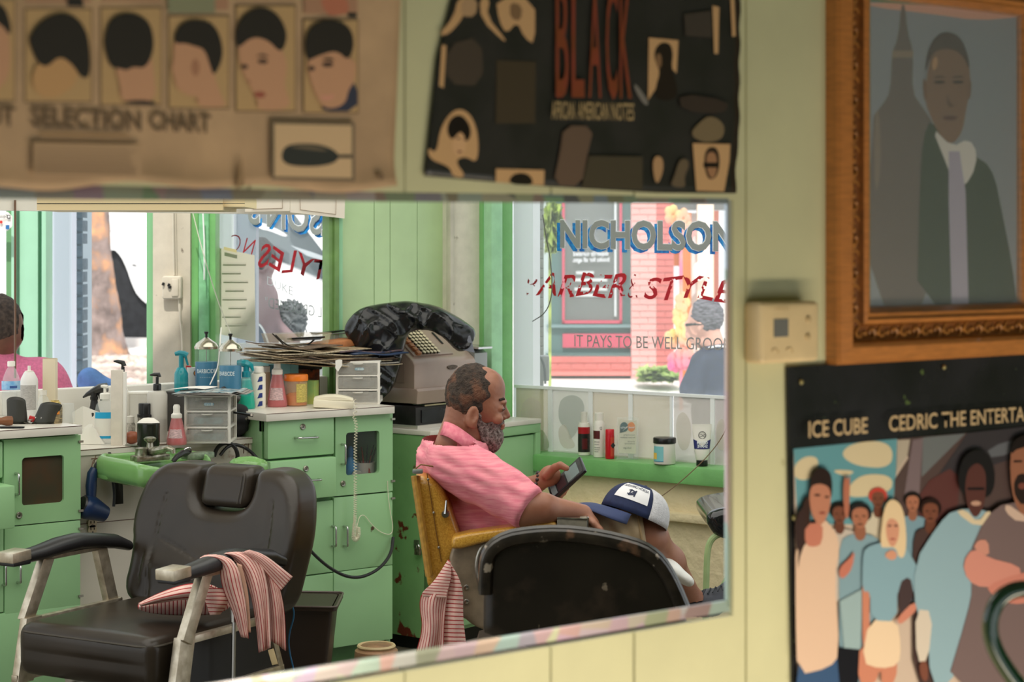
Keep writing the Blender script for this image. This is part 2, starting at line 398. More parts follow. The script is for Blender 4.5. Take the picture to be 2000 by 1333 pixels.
# ---- window wall on the right, with low stucco wall and green sill
P0w = (5.05, 6.034); dw = (.2258, -.9742); RW = math.atan2(dw[1], dw[0])
def onw(px, py, q=0):
    """a point on the window wall plane pushed q towards the street, in world coordinates"""
    nx, ny = -dw[1], dw[0]
    t, Y, z = hit(px, py, (P0w[0]+nx*q, P0w[1]+ny*q), dw); return Vector((P0w[0]+nx*q+dw[0]*t, P0w[1]+ny*q+dw[1]*t, z))
def tw(px, q=0):
    nx, ny = -dw[1], dw[0]; return hit(px, 490, (P0w[0]+nx*q, P0w[1]+ny*q), dw)[0]
stucco = M('stucco', (230, 214, 176), .8, var=.05, vs=6, bump=.5, bs=28)
wr = struct('wall_right', (P0w[0], P0w[1], 0), RW)
m = MB(); m.box((1.0, .07, .315), (2.6, .14, .63), bev=.0); m.build('stucco_wall', stucco, wr, 0)
m = MB(); m.box((1.0, -.012, .50), (2.6, .06, .035), bev=.012); m.build('ledge', stucco, wr)
m = MB(); m.box((1.0, .07, 2.5), (2.6, .14, .5)); m.build('header', g1, wr, 0)
w1 = struct('window_1', (P0w[0], P0w[1], 0), RW)
m = MB(); m.box((1.0, .05, .665), (2.6, .19, .07), bev=.012); m.build('window_sill', g2, w1)
m = MB(); m.box((2.36, .06, 1.3), (.14, .2, 2.6), bev=.01); m.build('post', g2, w1)
m = MB(); m.box((1.0, .10, 1.5), (2.6, .004, 1.6)); m.build('pane', MG('window_glass', (235, 245, 250), .25, .12), w1, 0)
# ---------------------------------------------------------------- things on the mirror wall
def seen(rgb, k):
    """the pigment that looks like RGB where the light is K of full"""
    l = [min(.93, x/k) for x in lin(rgb)[:3]]
    return tuple(255*(x*12.92 if x <= .0031308 else 1.055*x**(1/2.4)-.055) for x in l)
PRINT = M('print_matte', (255, 255, 255), .55, attr=True); PRINTG = M('print_gloss', (255, 255, 255), .3, attr=True, spec=.3, bump=.02, bs=9)
class Ink:
    """flat print on a plane: each patch of ink lies a hair in front of the one below"""
    def __init__(s, place, k=1, sc=1, off=(0, 0)): s.m = MB(); s.place = place; s.k = k; s.sc = sc; s.off = off; s.n = 0
    def p(s, pts, col, sm=2, sc=None, off=None):
        sc = sc or s.sc; off = off or s.off; s.n += 1
        q = [(x/sc+off[0], y/sc+off[1]) for x, y in pts]
        if sm: q = chaikin(q, sm)
        s.m.poly([s.place(x, y, s.n*.00012) for x, y in q], seen(col, s.k))
    def r(s, x0, y0, x1, y1, col, skew=0): s.p([(x0, y0), (x1, y0+skew*(x1-x0)), (x1, y1+skew*(x1-x0)), (x0, y1)], col, 0)
    def e(s, cx, cy, rx, ry, col, n=14): s.p([(cx+rx*cos(2*pi*i/n), cy+ry*sin(2*pi*i/n)) for i in range(n)], col, 0)
    def done(s, name, mat, parent):
        o = s.m.build(name, mat, None, 0); return worldchild(o, parent)
PB = D1-.006
onp = lambda x, y, d=0: onb(x, y, PB-d)
def sheet(name, cols, rows, fn, mat, parent, th=.0006):
    m = MB(); P = [[fn(i/(cols-1), j/(rows-1)) for j in range(rows)] for i in range(cols)]
    m.grid(P); o = m.build(name, mat, None); worldchild(o, parent)
    sm = o.modifiers.new('thickness', 'SOLIDIFY'); sm.thickness = th; return o
def L2(a, b, t): return a+(b-a)*t
# haircut selection chart
chart = thing('haircut_chart', 'yellowed haircut selection chart with rows of hairstyle portraits, above the mirror', 'poster', onp(380, 200))
def chart_pt(u, v):
    x = L2(-240, 786-18*v, u); y = L2(-70, 366+5*sin(u*9)+6*sin(u*23), v); c = max(0, (v-.86)/.14)
    q = onp(x, y); q.y -= -.0008+.006*c*c*(1+.6*sin(u*14)); return q
sheet('paper', 60, 24, chart_pt, M('chart_paper', seen((158, 130, 100), .60), .7, var=.12, vs=9, bump=.15, bs=16), chart)
K = Ink(onp, .60, 2.5)
pan = (190, 160, 115) ; pcl = (150, 122, 84)
for x0, y0, x1, y1 in ((-100, 0, 70, 490), (125, 45, 445, 495), (495, 40, 785, 510), (825, 80, 1115, 525), (1155, 30, 1440, 540), (1485, 100, 1745, 548)):
    K.r(x0-6, y0-6, x1+6, y1+8, (98, 78, 56)); K.r(x0, y0, x1, y1, (152, 124, 86))
    K.r(x0, -60, x1, y0-34, (140, 105, 82))
K.p([(330, -20), (400, -20), (410, 32), (330, 30)], (30, 28, 24), 0); K.p([(1560, -20), (1690, -20), (1710, 60), (1640, 78), (1590, 70)], (150, 92, 70), 1); K.r(1700, 62, 1742, 84, (30, 28, 24)); K.r(820, -30, 1050, 64, (112, 112, 88))
hair = (30, 26, 20); skin = (160, 120, 92)
K.p([(-80, 60), (20, 90), (48, 200), (50, 330), (20, 420), (-80, 470)], skin); K.p([(-80, 0), (20, 20), (55, 120), (50, 180), (10, 120), (-80, 80)], hair)
K.p([(180, 300), (290, 260), (380, 330), (375, 390), (340, 440), (260, 482), (190, 465), (150, 400)], (158, 122, 82)); K.p([(140, 180), (200, 100), (290, 58), (370, 78), (425, 150), (442, 260), (440, 375), (400, 385), (350, 310), (290, 272), (230, 330), (185, 310), (150, 230)], hair)
K.p([(555, 320), (740, 270), (750, 340), (765, 505), (590, 505), (585, 400)], skin); K.p([(508, 180), (540, 85), (630, 55), (725, 95), (752, 180), (748, 260), (710, 335), (650, 325), (620, 345), (590, 335), (540, 330), (513, 250)], hair); K.p([(585, 505), (640, 490), (720, 490), (790, 512)], (24, 26, 28), 1)
K.p([(845, 200), (900, 200), (990, 210), (1040, 330), (1055, 400), (1085, 480), (1112, 522), (960, 522), (968, 470), (920, 468), (860, 430), (850, 370), (835, 335), (850, 280)], skin); K.p([(848, 175), (890, 108), (960, 92), (1045, 115), (1085, 200), (1088, 290), (1045, 375), (1028, 330), (1000, 240), (950, 225), (900, 210), (858, 215)], hair)
K.e(955, 330, 20, 42, (138, 98, 74))
K.p([(1160, 210), (1250, 165), (1340, 200), (1385, 250), (1405, 330), (1385, 420), (1430, 535), (1250, 538), (1262, 490), (1205, 400), (1172, 320)], skin); K.p([(1148, 190), (1168, 90), (1255, 28), (1345, 55), (1395, 130), (1402, 200), (1370, 262), (1310, 195), (1230, 178), (1160, 240)], hair)
K.p([(1235, 455), (1270, 445), (1300, 455), (1290, 478), (1250, 478)], (128, 70, 56), 1); K.e(1283, 300, 26, 12, (66, 48, 38)); K.e(1194, 326, 18, 12, (66, 48, 38)); K.p([(1240, 275), (1290, 262), (1320, 282), (1290, 275)], (60, 44, 34), 1); K.p([(1210, 380), (1225, 400), (1215, 410)], (128, 88, 64), 1)
K.p([(1690, 400), (1745, 410), (1745, 545), (1560, 545), (1600, 500)], (42, 44, 58), 1); K.p([(1498, 280), (1640, 240), (1705, 285), (1742, 300), (1732, 400), (1700, 440), (1690, 500), (1640, 530), (1575, 525), (1535, 450), (1508, 370)], skin); K.p([(1488, 230), (1500, 150), (1560, 100), (1645, 96), (1715, 138), (1732, 220), (1702, 300), (1645, 245), (1560, 270), (1500, 300)], hair)
K.p([(1560, 460), (1600, 470), (1635, 455), (1625, 485), (1580, 495)], (170, 120, 100), 1); K.e(1600, 315, 28, 13, (66, 48, 38)); K.e(1522, 335, 16, 13, (66, 48, 38)); K.p([(1565, 290), (1610, 278), (1640, 300), (1600, 294)], (60, 44, 34), 1)
K.r(1325, 590, 1733, 878, (96, 82, 64), .02); K.r(1341, 606, 1718, 862, (166, 140, 108), .02)
K.p([(1372, 760), (1390, 715), (1450, 700), (1560, 704), (1630, 730), (1660, 765), (1630, 800), (1540, 815), (1430, 812), (1385, 795)], (36, 38, 34)); K.p([(1400, 715), (1500, 708), (1600, 730), (1590, 740), (1480, 728)], (86, 76, 60), 1); K.r(1640, 756, 1718, 772, (36, 38, 34))
K.r(162, 694, 690, 860, (146, 120, 92), .02)
for i in range(9): K.r(175, 712+i*16, 675-rnd.random()*60, 717+i*16, (128, 104, 80), .02)
K.r(200, 656, 640, 676, (128, 103, 76), .02)
K.e(1860, 862, 16, 16, (96, 76, 56))
K.p([(1180, 760), (1195, 905), (1150, 925)], (122, 98, 70), 0)
K.done('printed_portraits', PRINT, chart)
tm = M('chart_ink', seen((84, 68, 50), .60), .7)
for t, xa_, xb_ in (('UT', -24, 31), ('SELECTION', 62, 276), ('CHART', 293, 412)):
    o = text_on('lettering', t, onp(xa_, 244+.034*xa_, .003), onp(xb_, 246+.034*xb_, .003), .0215, (0, -1, 0), tm, chart, offset=.02)
# dark collage poster
dp = thing('collage_poster', 'black collage poster with old portraits and tall red letters, above the mirror', 'poster', onp(1140, 180))
def dp_pt(u, v):
    xl = np.interp(v, [0, .3, .45, 1], [900, 868, 853, 829]); xr = np.interp(v, [0, .3, .75, .85, 1], [1446, 1446, 1444, 1438, 1437])+1.5*sin(v*40)
    y = L2(-70, np.interp(u, [0, .38, .75, 1], [344, 364, 377, 378]), v); q = onp(L2(xl, xr, u), y); q.y += .0010+.0006*sin(u*11+v*7); return q
sheet('paper', 40, 30, dp_pt, M('black_paper', seen((30, 30, 26), .60), .28, var=.5, vs=14, rgb2=(50, 48, 45), bump=.12, bs=14), dp)
K = Ink(onp, .68, 2.857, (800, 0)); B1 = (168, 134, 96); B2 = (62, 54, 46)
K.p([(165, 190), (245, 95), (270, -10), (330, -10), (300, 95), (240, 170), (195, 200)], B1, 1); K.p([(390, -10), (450, -10), (430, 90), (540, 225), (525, 232), (400, 110)], B1, 1)
K.p([(285, 90), (370, 95), (380, -10), (290, -10)], (150, 122, 92), 1); K.p([(480, -10), (700, -10), (700, 250), (640, 210), (600, 120), (540, 190), (500, 120)], B1, 1); K.p([(560, 10), (630, 30), (620, 120), (560, 100)], (110, 86, 62), 1)
K.p([(165, 480), (180, 250), (205, 255), (190, 492)], B1, 0); K.p([(205, 250), (400, 200), (415, 480), (200, 470)], B2, 1); K.p([(485, 335), (705, 345), (700, 690), (480, 690)], (58, 50, 38), 0)
K.p([(150, 860), (170, 720), (230, 625), (290, 605), (350, 650), (385, 760), (380, 915), (310, 870), (250, 900), (320, 990), (240, 990), (225, 930), (110, 890), (100, 820)], B1); K.p([(205, 730), (225, 660), (285, 635), (335, 690), (345, 760), (310, 800), (290, 720), (235, 790)], (26, 22, 18)); K.p([(232, 790), (290, 725), (320, 800), (300, 870), (250, 870)], (176, 140, 104)); K.e(272, 772, 12, 5, (50, 36, 26)); K.e(312, 780, 9, 5, (50, 36, 26)); K.p([(262, 842), (296, 842), (280, 858)], (86, 50, 40), 1)
K.p([(482, 942), (752, 950), (750, 1036), (480, 1018)], B1, 0); K.p([(550, 1028), (570, 975), (630, 962), (680, 985), (690, 1036)], (30, 26, 20), 1)
K.p([(1335, 210), (1500, 225), (1490, 410), (1440, 360), (1400, 440), (1370, 500), (1330, 560)], B1, 0); K.p([(1365, 280), (1400, 235), (1455, 240), (1472, 300), (1460, 380), (1500, 500), (1480, 560), (1380, 560), (1370, 490), (1400, 400), (1368, 340)], (34, 28, 22)); K.p([(1378, 300), (1405, 300), (1408, 370), (1385, 385), (1372, 340)], (110, 84, 60), 1)
K.p([(1690, 30), (1728, 40), (1722, 300), (1700, 300)], B1, 0); K.p([(1790, -10), (1812, -10), (1820, 200), (1800, 205)], B1, 0)
K.p([(1560, 750), (1620, 680), (1680, 640), (1760, 690), (1750, 780), (1640, 800)], (104, 90, 68)); K.p([(1580, 800), (1790, 805), (1785, 900), (1755, 1070), (1600, 1065)], B1, 0); K.p([(1640, 900), (1655, 830), (1700, 815), (1728, 850), (1730, 940), (1705, 1000), (1660, 1000)], (44, 34, 26)); K.p([(1655, 860), (1690, 845), (1715, 870), (1715, 960), (1690, 1005), (1660, 960)], (138, 102, 74)); K.r(1640, 908, 1728, 935, (24, 20, 16))
K.p([(1355, 900), (1380, 865), (1415, 885), (1415, 960), (1385, 1030), (1365, 1000)], (150, 118, 86)); K.p([(1500, 900), (1540, 880), (1565, 920), (1530, 990), (1545, 1050), (1450, 1040), (1480, 980)], (88, 76, 60))
K.p([(860, 700), (1030, 705), (990, 870), (960, 1040), (800, 1035), (840, 850)], (86, 70, 58), 1); K.p([(1000, 870), (1300, 875), (1300, 1060), (960, 1050)], (62, 56, 44), 0)
K.p([(1250, 460), (1290, 500), (1340, 580), (1310, 590), (1260, 510)], (104, 100, 94), 1); K.p([(1530, 80), (1680, 60), (1690, 210), (1540, 200)], (58, 52, 46), 0); K.p([(1500, 520), (1780, 560), (1760, 640), (1520, 620)], (52, 44, 38), 1)
K.done('printed_collage', PRINTG, dp)
red = M('red_ink', seen((96, 40, 26), .5), .5, var=.3, vs=30, rgb2=(120, 60, 24)); tan = M('tan_ink', seen((122, 104, 72), .5), .6)
for ch, x0, x1, ys in (('B', 1085, 1110, 187), ('L', 1116, 1141, 187), ('A', 1149, 1174, 188), ('C', 1183, 1206, 188), ('K', 1210, 1233, 189)):
    text_on('lettering', ch, onp(x0, ys, .004), onp(x1, ys+.5, .004), .158, (0, -1, 0), red, dp, offset=.01)
for t, x0, x1 in (('AFRICAN', 1077, 1122), ('AMERICAN', 1128, 1188), ('NOTES', 1194, 1238)):
    text_on('lettering', t, onp(x0, 232+(x0-1077)*.02, .004), onp(x1, 232+(x1-1077)*.02, .004), .024, (0, -1, 0), tan, dp, offset=.012)
# thermostat
th_ = thing('thermostat', 'beige wall thermostat with a small grey screen, right of the mirror', 'thermostat', onb(1535, 650, D1))
ts = .038; p0 = onb(1487, 591, D1-ts); p1 = onb(1601, 706, D1-ts); cx, cz = (p0.x+p1.x)/2, (p0.z+p1.z)/2; w_, h_ = p1.x-p0.x, p0.z-p1.z
tm_ = M('thermostat_plastic', (222, 196, 150), .5, var=.04, vs=20)
m = MB(); m.box((cx, D1-.019, cz), (w_, ts, h_), bev=.009, seg=4); worldchild(m.build('housing', tm_, None), th_)
m = MB(); q0 = onb(1511, 624, D1-ts); q1 = onb(1539, 658, D1-ts); m.box(((q0.x+q1.x)/2, D1-ts, (q0.z+q1.z)/2), (q1.x-q0.x, .002, q0.z-q1.z)); o = m.build('screen', M('lcd_grey', (112, 112, 108), .25), None, 0); worldchild(o, th_)
for px, py in ((1578, 624), (1577, 658)):
    m = MB(); q = onb(px, py, D1-ts); m.lathe([(.0052, 0), (.005, .002), (.0035, .003), (0, .0032)], (0, 0, 0), 14); o = m.build('button', M('button_beige', (190, 164, 120), .5), None); o.location = q; o.rotation_euler = (pi/2, 0, 0); worldchild(o, th_)
for px, py in ((1513, 688), (1541, 686)):
    m = MB(); q = onb(px, py, D1-ts); m.tube([(q.x+.007*cos(t), q.y-.0006, q.z+.005*sin(t)) for t in np.linspace(-.4, 2.9, 9)], .0009, 5); worldchild(m.build('printed_arrow', MATS['button_beige'], None), th_)
text_on('lettering', 'HOLD', onb(1514, 606, D1-ts), onb(1540, 605, D1-ts), .004, (0, -1, 0), M('worn_print', (190, 160, 112), .6), th_)
# framed portrait
fr = thing('framed_portrait', 'ornate wooden frame holding a portrait of a man in a dark suit before a dome', 'picture frame', onb(1830, 300, D1))
OL, OB = onb(1622, 713, D1-.012).x, onb(1622, 713, D1-.012).z; fw = .088; IR = onb(1994, 300, D1-.012).x; OR = IR+fw; OT = onb(1700, -6, D1-.012).z+fw
prof = [(0, 0), (0, .024), (.004, .030), (.026, .034), (.032, .030), (.036, .020), (.046, .015), (.058, .018), (.062, .026), (.068, .029), (.073, .024), (.078, .024), (.083, .016), (.088, .008), (.088, .002)]
woods = {'rail': M('frame_wood', (190, 122, 62), .35, var=.12, vs=30, stretch=(1, 1, 6), coat=.2)}
cor = [(OL, OB, 1, 1), (OR, OB, -1, 1), (OR, OT, -1, -1), (OL, OT, 1, -1)]
chan = M('frame_channel', (128, 74, 26), .45, var=.2, vs=60)
for k in range(4):
    for nm, i0, i1, mt in (('frame_rail', 0, 5, woods['rail']), ('frame_channel', 5, 8, chan), ('frame_liner', 8, 14, woods['rail'])):
        m = MB(); A = cor[k]; B = cor[(k+1) % 4]
        P = [[Vector((c[0]+c[2]*w, D1-d, c[1]+c[3]*w)) for w, d in prof[i0:i1+1]] for c in (A, B)]
        m.grid(P); worldchild(m.build(nm, mt, None, 25), fr)
m = MB()
def scroll(x, z, a, s=1):
    pts = [(.0115*s*(1-.16*t)*cos(t+a), .0115*s*(1-.16*t)*sin(t+a)) for t in np.linspace(0, 5.2, 14)]
    m.tube([(x+u, D1-.019, z+v) for u, v in pts], [.0013+.0016*sin(pi*i/13) for i in range(14)], 5)
z = OB+.06; i = 0
while z < OT: scroll(OL+.047, z, i*pi, 1); m.ell((OL+.047, D1-.018, z+.0135), (.004, .003, .005), 8, 5); z += .027; i += 1
x = OL+.06; i = 0
while x < OR: scroll(x, OB+.047, i*pi+pi/2, 1); m.ell((x+.0135, D1-.018, OB+.047), (.005, .003, .004), 8, 5); x += .027; i += 1
o = m.build('carving', M('carving_gilt', (176, 116, 54), .4, var=.2, vs=40), None); worldchild(o, fr); tag(o, kind='stuff')
K = Ink(lambda x, y, d=0: onb(x, y, D1-.003-d), .62, 3.333, (1400, 0)); y0 = 0
K.p([(940, -200), (2100, -200), (2100, 2150), (940, 2150)], (74, 96, 62), 0)
K.p([(1000, 10), (1500, 45), (1990, 95), (1990, 2040), (1000, 2040)], (112, 116, 120), 0)
K.p([(1000, 10), (1500, 45), (1990, 95), (1980, 110), (1700, 135), (1400, 90), (1000, 45)], (170, 128, 108), 1)
dome = (86, 78, 72)
K.p([(1200, 30), (1225, 30), (1240, 200), (1280, 340), (1270, 600), (1340, 700), (1420, 820), (1420, 2040), (1000, 2040), (1000, 780), (1080, 680), (1130, 600), (1140, 340), (1180, 250)], dome, 1)
K.p([(1145, 330), (1280, 330), (1275, 375), (1140, 375)], (112, 98, 82), 0); K.p([(1020, 760), (1060, 700), (1070, 1100), (1030, 1300)], (104, 92, 80), 1)
K.p([(1400, 760), (1520, 1000), (1560, 980), (1740, 1040), (1810, 1150), (1850, 1350), (1920, 1700), (1960, 2040), (1300, 2040), (1320, 1200), (1340, 900)], (46, 56, 42), 1)
K.p([(1395, 820), (1530, 960), (1640, 900), (1700, 1000), (1660, 1160), (1560, 1250), (1500, 1080)], (170, 166, 160), 1); K.p([(1510, 985), (1580, 985), (1620, 1250), (1640, 2040), (1530, 2040), (1510, 1300)], (138, 132, 146), 0)
K.p([(1350, 640), (1380, 400), (1440, 240), (1500, 200), (1590, 250), (1640, 400), (1655, 560), (1625, 700), (1600, 860), (1530, 950), (1450, 880), (1390, 760)], (104, 80, 62)); K.p([(1352, 500), (1370, 340), (1420, 240), (1495, 200), (1590, 240), (1640, 370), (1648, 470), (1600, 350), (1500, 310), (1400, 340)], (62, 52, 46)); K.p([(1340, 520), (1360, 510), (1375, 640), (1350, 660)], (96, 72, 56), 1); K.p([(1640, 520), (1660, 530), (1650, 650), (1632, 640)], (96, 72, 56), 1)
for ex in (1450, 1570): K.e(ex, 535, 38, 11, (46, 38, 32)); K.p([(ex-50, 510), (ex, 492), (ex+48, 508), (ex, 504)], (40, 34, 30), 1)
K.p([(1500, 600), (1520, 680), (1560, 690), (1500, 700)], (78, 60, 48), 1); K.p([(1455, 765), (1520, 750), (1580, 765), (1520, 790)], (74, 50, 44), 1); K.p([(1400, 400), (1430, 360), (1440, 420), (1410, 470)], (150, 116, 84), 1)
K.done('portrait_print', PRINT, fr)
m = MB(); m.box(((OL+OR)/2, D1-.012, (OB+OT)/2), (OR-OL-2*fw+.006, .002, OT-OB-2*fw+.006)); worldchild(m.build('glass_pane', MG('frame_glass', (190, 200, 200), .02, .10), None, 0), fr)
# film poster (group of people, generic) with its two lines of names
mp_ = thing('film_poster', 'glossy black film poster with a crowd of people under two gold names, below the portrait', 'poster', onb(1800, 1000, D1))
onq = lambda x, y, d=0: onb(x, y, D1-.010-d)
q0, q1 = onq(1539, 722), onq(1556, 1700); xr = onq(2150, 900).x; zt = q0.z+.004; tilt = (q1.x-q0.x)/(q1.z-q0.z)
m = MB(); m.prism([(q0.x, zt), (xr, zt-.002), (xr, .45), (q1.x+.004, .45)][::-1], (0, D1-.0090, 0), (1, 0, 0), (0, 0, 1), -.0045)
o = m.build('poster_board', M('black_gloss_paper', (26, 28, 27), .22, var=.4, vs=7, rgb2=(42, 42, 46), bump=.05, bs=8, wear=((90, 110, 60), .70, .74, 40)), None, 0); worldchild(o, mp_)
K = Ink(onq, .98, 4, (1500, 700))
R0_ = [(200, 710), (900, 640), (1560, 585), (2150, 520), (2150, 2600), (228, 2600)]
K.p(R0_, (196, 176, 160), 0)
K.p([(200, 710), (900, 640), (1010, 632), (1000, 900), (960, 1300), (230, 1300)], (98, 150, 160), 0)
for pts in ([(205, 830), (300, 760), (400, 780), (380, 900), (300, 960), (205, 940)], [(560, 760), (640, 670), (860, 640), (980, 700), (960, 860), (700, 850)], [(640, 980), (760, 900), (980, 920), (960, 1060), (600, 1100)], [(480, 870), (700, 880), (600, 930)]): K.p(pts, (208, 192, 158))
K.p([(1010, 632), (1560, 585), (2150, 520), (2150, 1400), (980, 1400), (990, 950), (1100, 780)], (84, 68, 66), 0); K.p([(1020, 640), (1110, 635), (1090, 760), (1000, 900)], (176, 164, 148), 0); K.p([(1210, 620), (1540, 590), (1200, 930)], (108, 112, 114), 0); K.p([(1130, 640), (1210, 625), (1180, 1100), (1060, 1100)], (120, 104, 108), 0); K.p([(1560, 585), (2150, 520), (2150, 700), (1780, 830), (1560, 900), (1300, 960)], (60, 56, 60), 0); K.p([(1700, 700), (2100, 590), (2100, 640), (1760, 800)], (100, 102, 108), 1)
K.p([(1180, 1000), (1500, 820), (1480, 1250), (1180, 1300)], (92, 56, 54), 1)
def person(cx, hy, s, cloth, sk, hr, bottom, w=1.0, hs=1.0):
    """one small printed figure: head centre cx,hy, head half height s"""
    K.p([(cx-1.9*s*w, hy+5*s), (cx-1.8*s*w, hy+1.9*s), (cx-.7*s, hy+1.35*s), (cx+.7*s, hy+1.35*s), (cx+1.8*s*w, hy+1.9*s), (cx+2*s*w, hy+5*s), (cx+1.9*s*w, bottom), (cx-1.8*s*w, bottom)], cloth, 1)
    K.p([(cx-.4*s, hy+.6*s), (cx+.4*s, hy+.6*s), (cx+.5*s, hy+1.6*s), (cx, hy+2*s), (cx-.5*s, hy+1.6*s)], tuple(v*.86 for v in sk), 1)
    K.p([(cx-.95*s*hs, hy+.2*s), (cx-.9*s*hs, hy-.8*s), (cx, hy-1.25*s*hs), (cx+.9*s*hs, hy-.8*s), (cx+.95*s*hs, hy+.2*s), (cx, hy+.5*s)], hr)
    K.p([(cx-.68*s, hy-.55*s), (cx, hy-.8*s), (cx+.68*s, hy-.55*s), (cx+.62*s, hy+.5*s), (cx, hy+1.05*s), (cx-.62*s, hy+.5*s)], sk)
    d = tuple(v*.45 for v in sk); K.e(cx-.3*s, hy-.05*s, .15*s, .07*s, d); K.e(cx+.3*s, hy-.05*s, .15*s, .07*s, d); K.e(cx, hy+.6*s, .24*s, .09*s, tuple(v*.6 for v in sk)); K.p([(cx-.08*s, hy), (cx+.1*s, hy+.3*s), (cx-.12*s, hy+.32*s)], tuple(v*.85 for v in sk), 0)
DS = (120, 74, 58); MS = (170, 112, 88); LS = (206, 158, 132)
person(860, 1100, 78, (200, 190, 170), DS, (190, 70, 60), 1700); person(1130, 1130, 75, (120, 150, 165), MS, (34, 28, 26), 1900)
person(560, 1220, 82, (190, 178, 168), DS, (30, 24, 22), 1900); person(720, 1240, 98, (128, 156, 168), MS, (36, 34, 36), 2560, .9); person(1270, 1200, 92, (74, 56, 54), DS, (40, 26, 24), 2600, .8)
K.p([(588, 1100), (590, 980), (605, 910), (618, 960), (640, 905), (640, 1000), (632, 1250), (600, 1250)], (176, 110, 88), 1)
K.p([(560, 1900), (740, 1800), (720, 2320), (600, 2340)], (150, 172, 176), 0); K.p([(540, 2260), (740, 2280), (700, 2560), (520, 2560)], (24, 24, 30), 0)
# tall woman in a pale apron
K.p([(220, 2560), (240, 2400), (540, 2350), (560, 2560)], (58, 84, 120), 0); K.p([(215, 1400), (300, 1360), (430, 1240), (540, 1370), (560, 1500), (520, 1700), (560, 2320), (480, 2420), (228, 2480), (215, 2000)], (216, 184, 160), 1); K.p([(225, 1700), (260, 1150), (330, 1050), (330, 1400), (260, 1500)], (58, 40, 36), 1)
K.p([(290, 1300), (430, 1280), (425, 1450), (360, 1480), (290, 1460)], (190, 120, 100), 1); K.p([(325, 1000), (345, 890), (420, 850), (490, 890), (505, 1000), (495, 1120), (330, 1110)], (44, 32, 30)); K.p([(320, 1010), (400, 975), (490, 1010), (490, 1160), (440, 1290), (390, 1310), (330, 1200)], (184, 124, 100)); K.e(385, 1070, 26, 10, (70, 44, 38)); K.e(460, 1085, 18, 9, (70, 44, 38)); K.e(425, 1210, 26, 10, (140, 70, 62)); K.p([(210, 1250), (300, 1120), (260, 1500), (220, 1500)], (58, 42, 40), 1)
K.p([(555, 1640), (640, 1560), (680, 1500), (660, 1640), (600, 1720), (560, 1720)], (190, 116, 98), 1)
# blonde woman in a blue blouse
K.p([(720, 2200), (1020, 2200), (1000, 2560), (890, 2560), (880, 2420), (830, 2560), (700, 2560)], (196, 128, 104), 1); K.p([(735, 1620), (800, 1600), (790, 2100), (820, 2380), (740, 2380)], (196, 128, 104), 1); K.p([(790, 2040), (1010, 2040), (1040, 2260), (1020, 2400), (880, 2430), (730, 2380)], (226, 200, 170), 1)
K.p([(740, 1560), (760, 1480), (880, 1440), (1010, 1450), (1110, 1500), (1300, 1960), (1180, 1980), (1120, 1760), (1010, 1780), (1010, 2060), (800, 2050), (800, 1820), (735, 1830)], (132, 164, 178), 1); K.p([(1020, 1760), (1110, 1700), (1140, 1840), (1080, 2000), (1020, 2000)], (70, 56, 58), 1); K.p([(1140, 1900), (1180, 1950), (1050, 2080), (1010, 2070), (1020, 2020)], (200, 130, 110), 1)
K.p([(870, 1480), (900, 1200), (940, 1110), (1000, 1105), (1060, 1180), (1085, 1400), (1070, 1560), (1020, 1560), (1000, 1480), (930, 1480)], (222, 196, 158)); K.p([(915, 1300), (960, 1240), (1030, 1290), (1020, 1420), (975, 1490), (930, 1430)], (206, 148, 122)); K.e(950, 1310, 16, 8, (90, 60, 50)); K.e(1000, 1310, 16, 8, (90, 60, 50)); K.e(975, 1415, 20, 7, (160, 80, 72)); K.p([(900, 1540), (970, 1490), (1020, 1540), (970, 1590)], (206, 148, 122), 1)
# tall man with a big afro in a blue coat
K.p([(1330, 1300), (1450, 1180), (1700, 1180), (1780, 1260), (1800, 1700), (1600, 1900), (1520, 2300), (1420, 2560), (1270, 2560), (1240, 2000), (1150, 2000), (1140, 1600)], (142, 170, 182), 1); K.p([(1150, 1960), (1290, 1980), (1250, 2380), (1160, 2370)], (206, 194, 180), 1); K.p([(1180, 2370), (1250, 2370), (1250, 2540), (1190, 2500)], (120, 74, 60), 1)
K.p([(1480, 1000), (1500, 820), (1580, 720), (1700, 720), (1770, 840), (1775, 1000), (1720, 1100), (1560, 1100)], (32, 30, 32)); K.p([(1545, 940), (1570, 860), (1640, 810), (1700, 880), (1705, 1000), (1690, 1150), (1630, 1260), (1570, 1200), (1540, 1060)], (88, 54, 50)); K.r(1560, 1010, 1690, 1032, (34, 28, 30)); K.e(1625, 1135, 40, 20, (190, 150, 130)); K.p([(1460, 1200), (1540, 1180), (1640, 1290), (1720, 1180), (1760, 1240), (1640, 1330)], (214, 196, 166), 1)
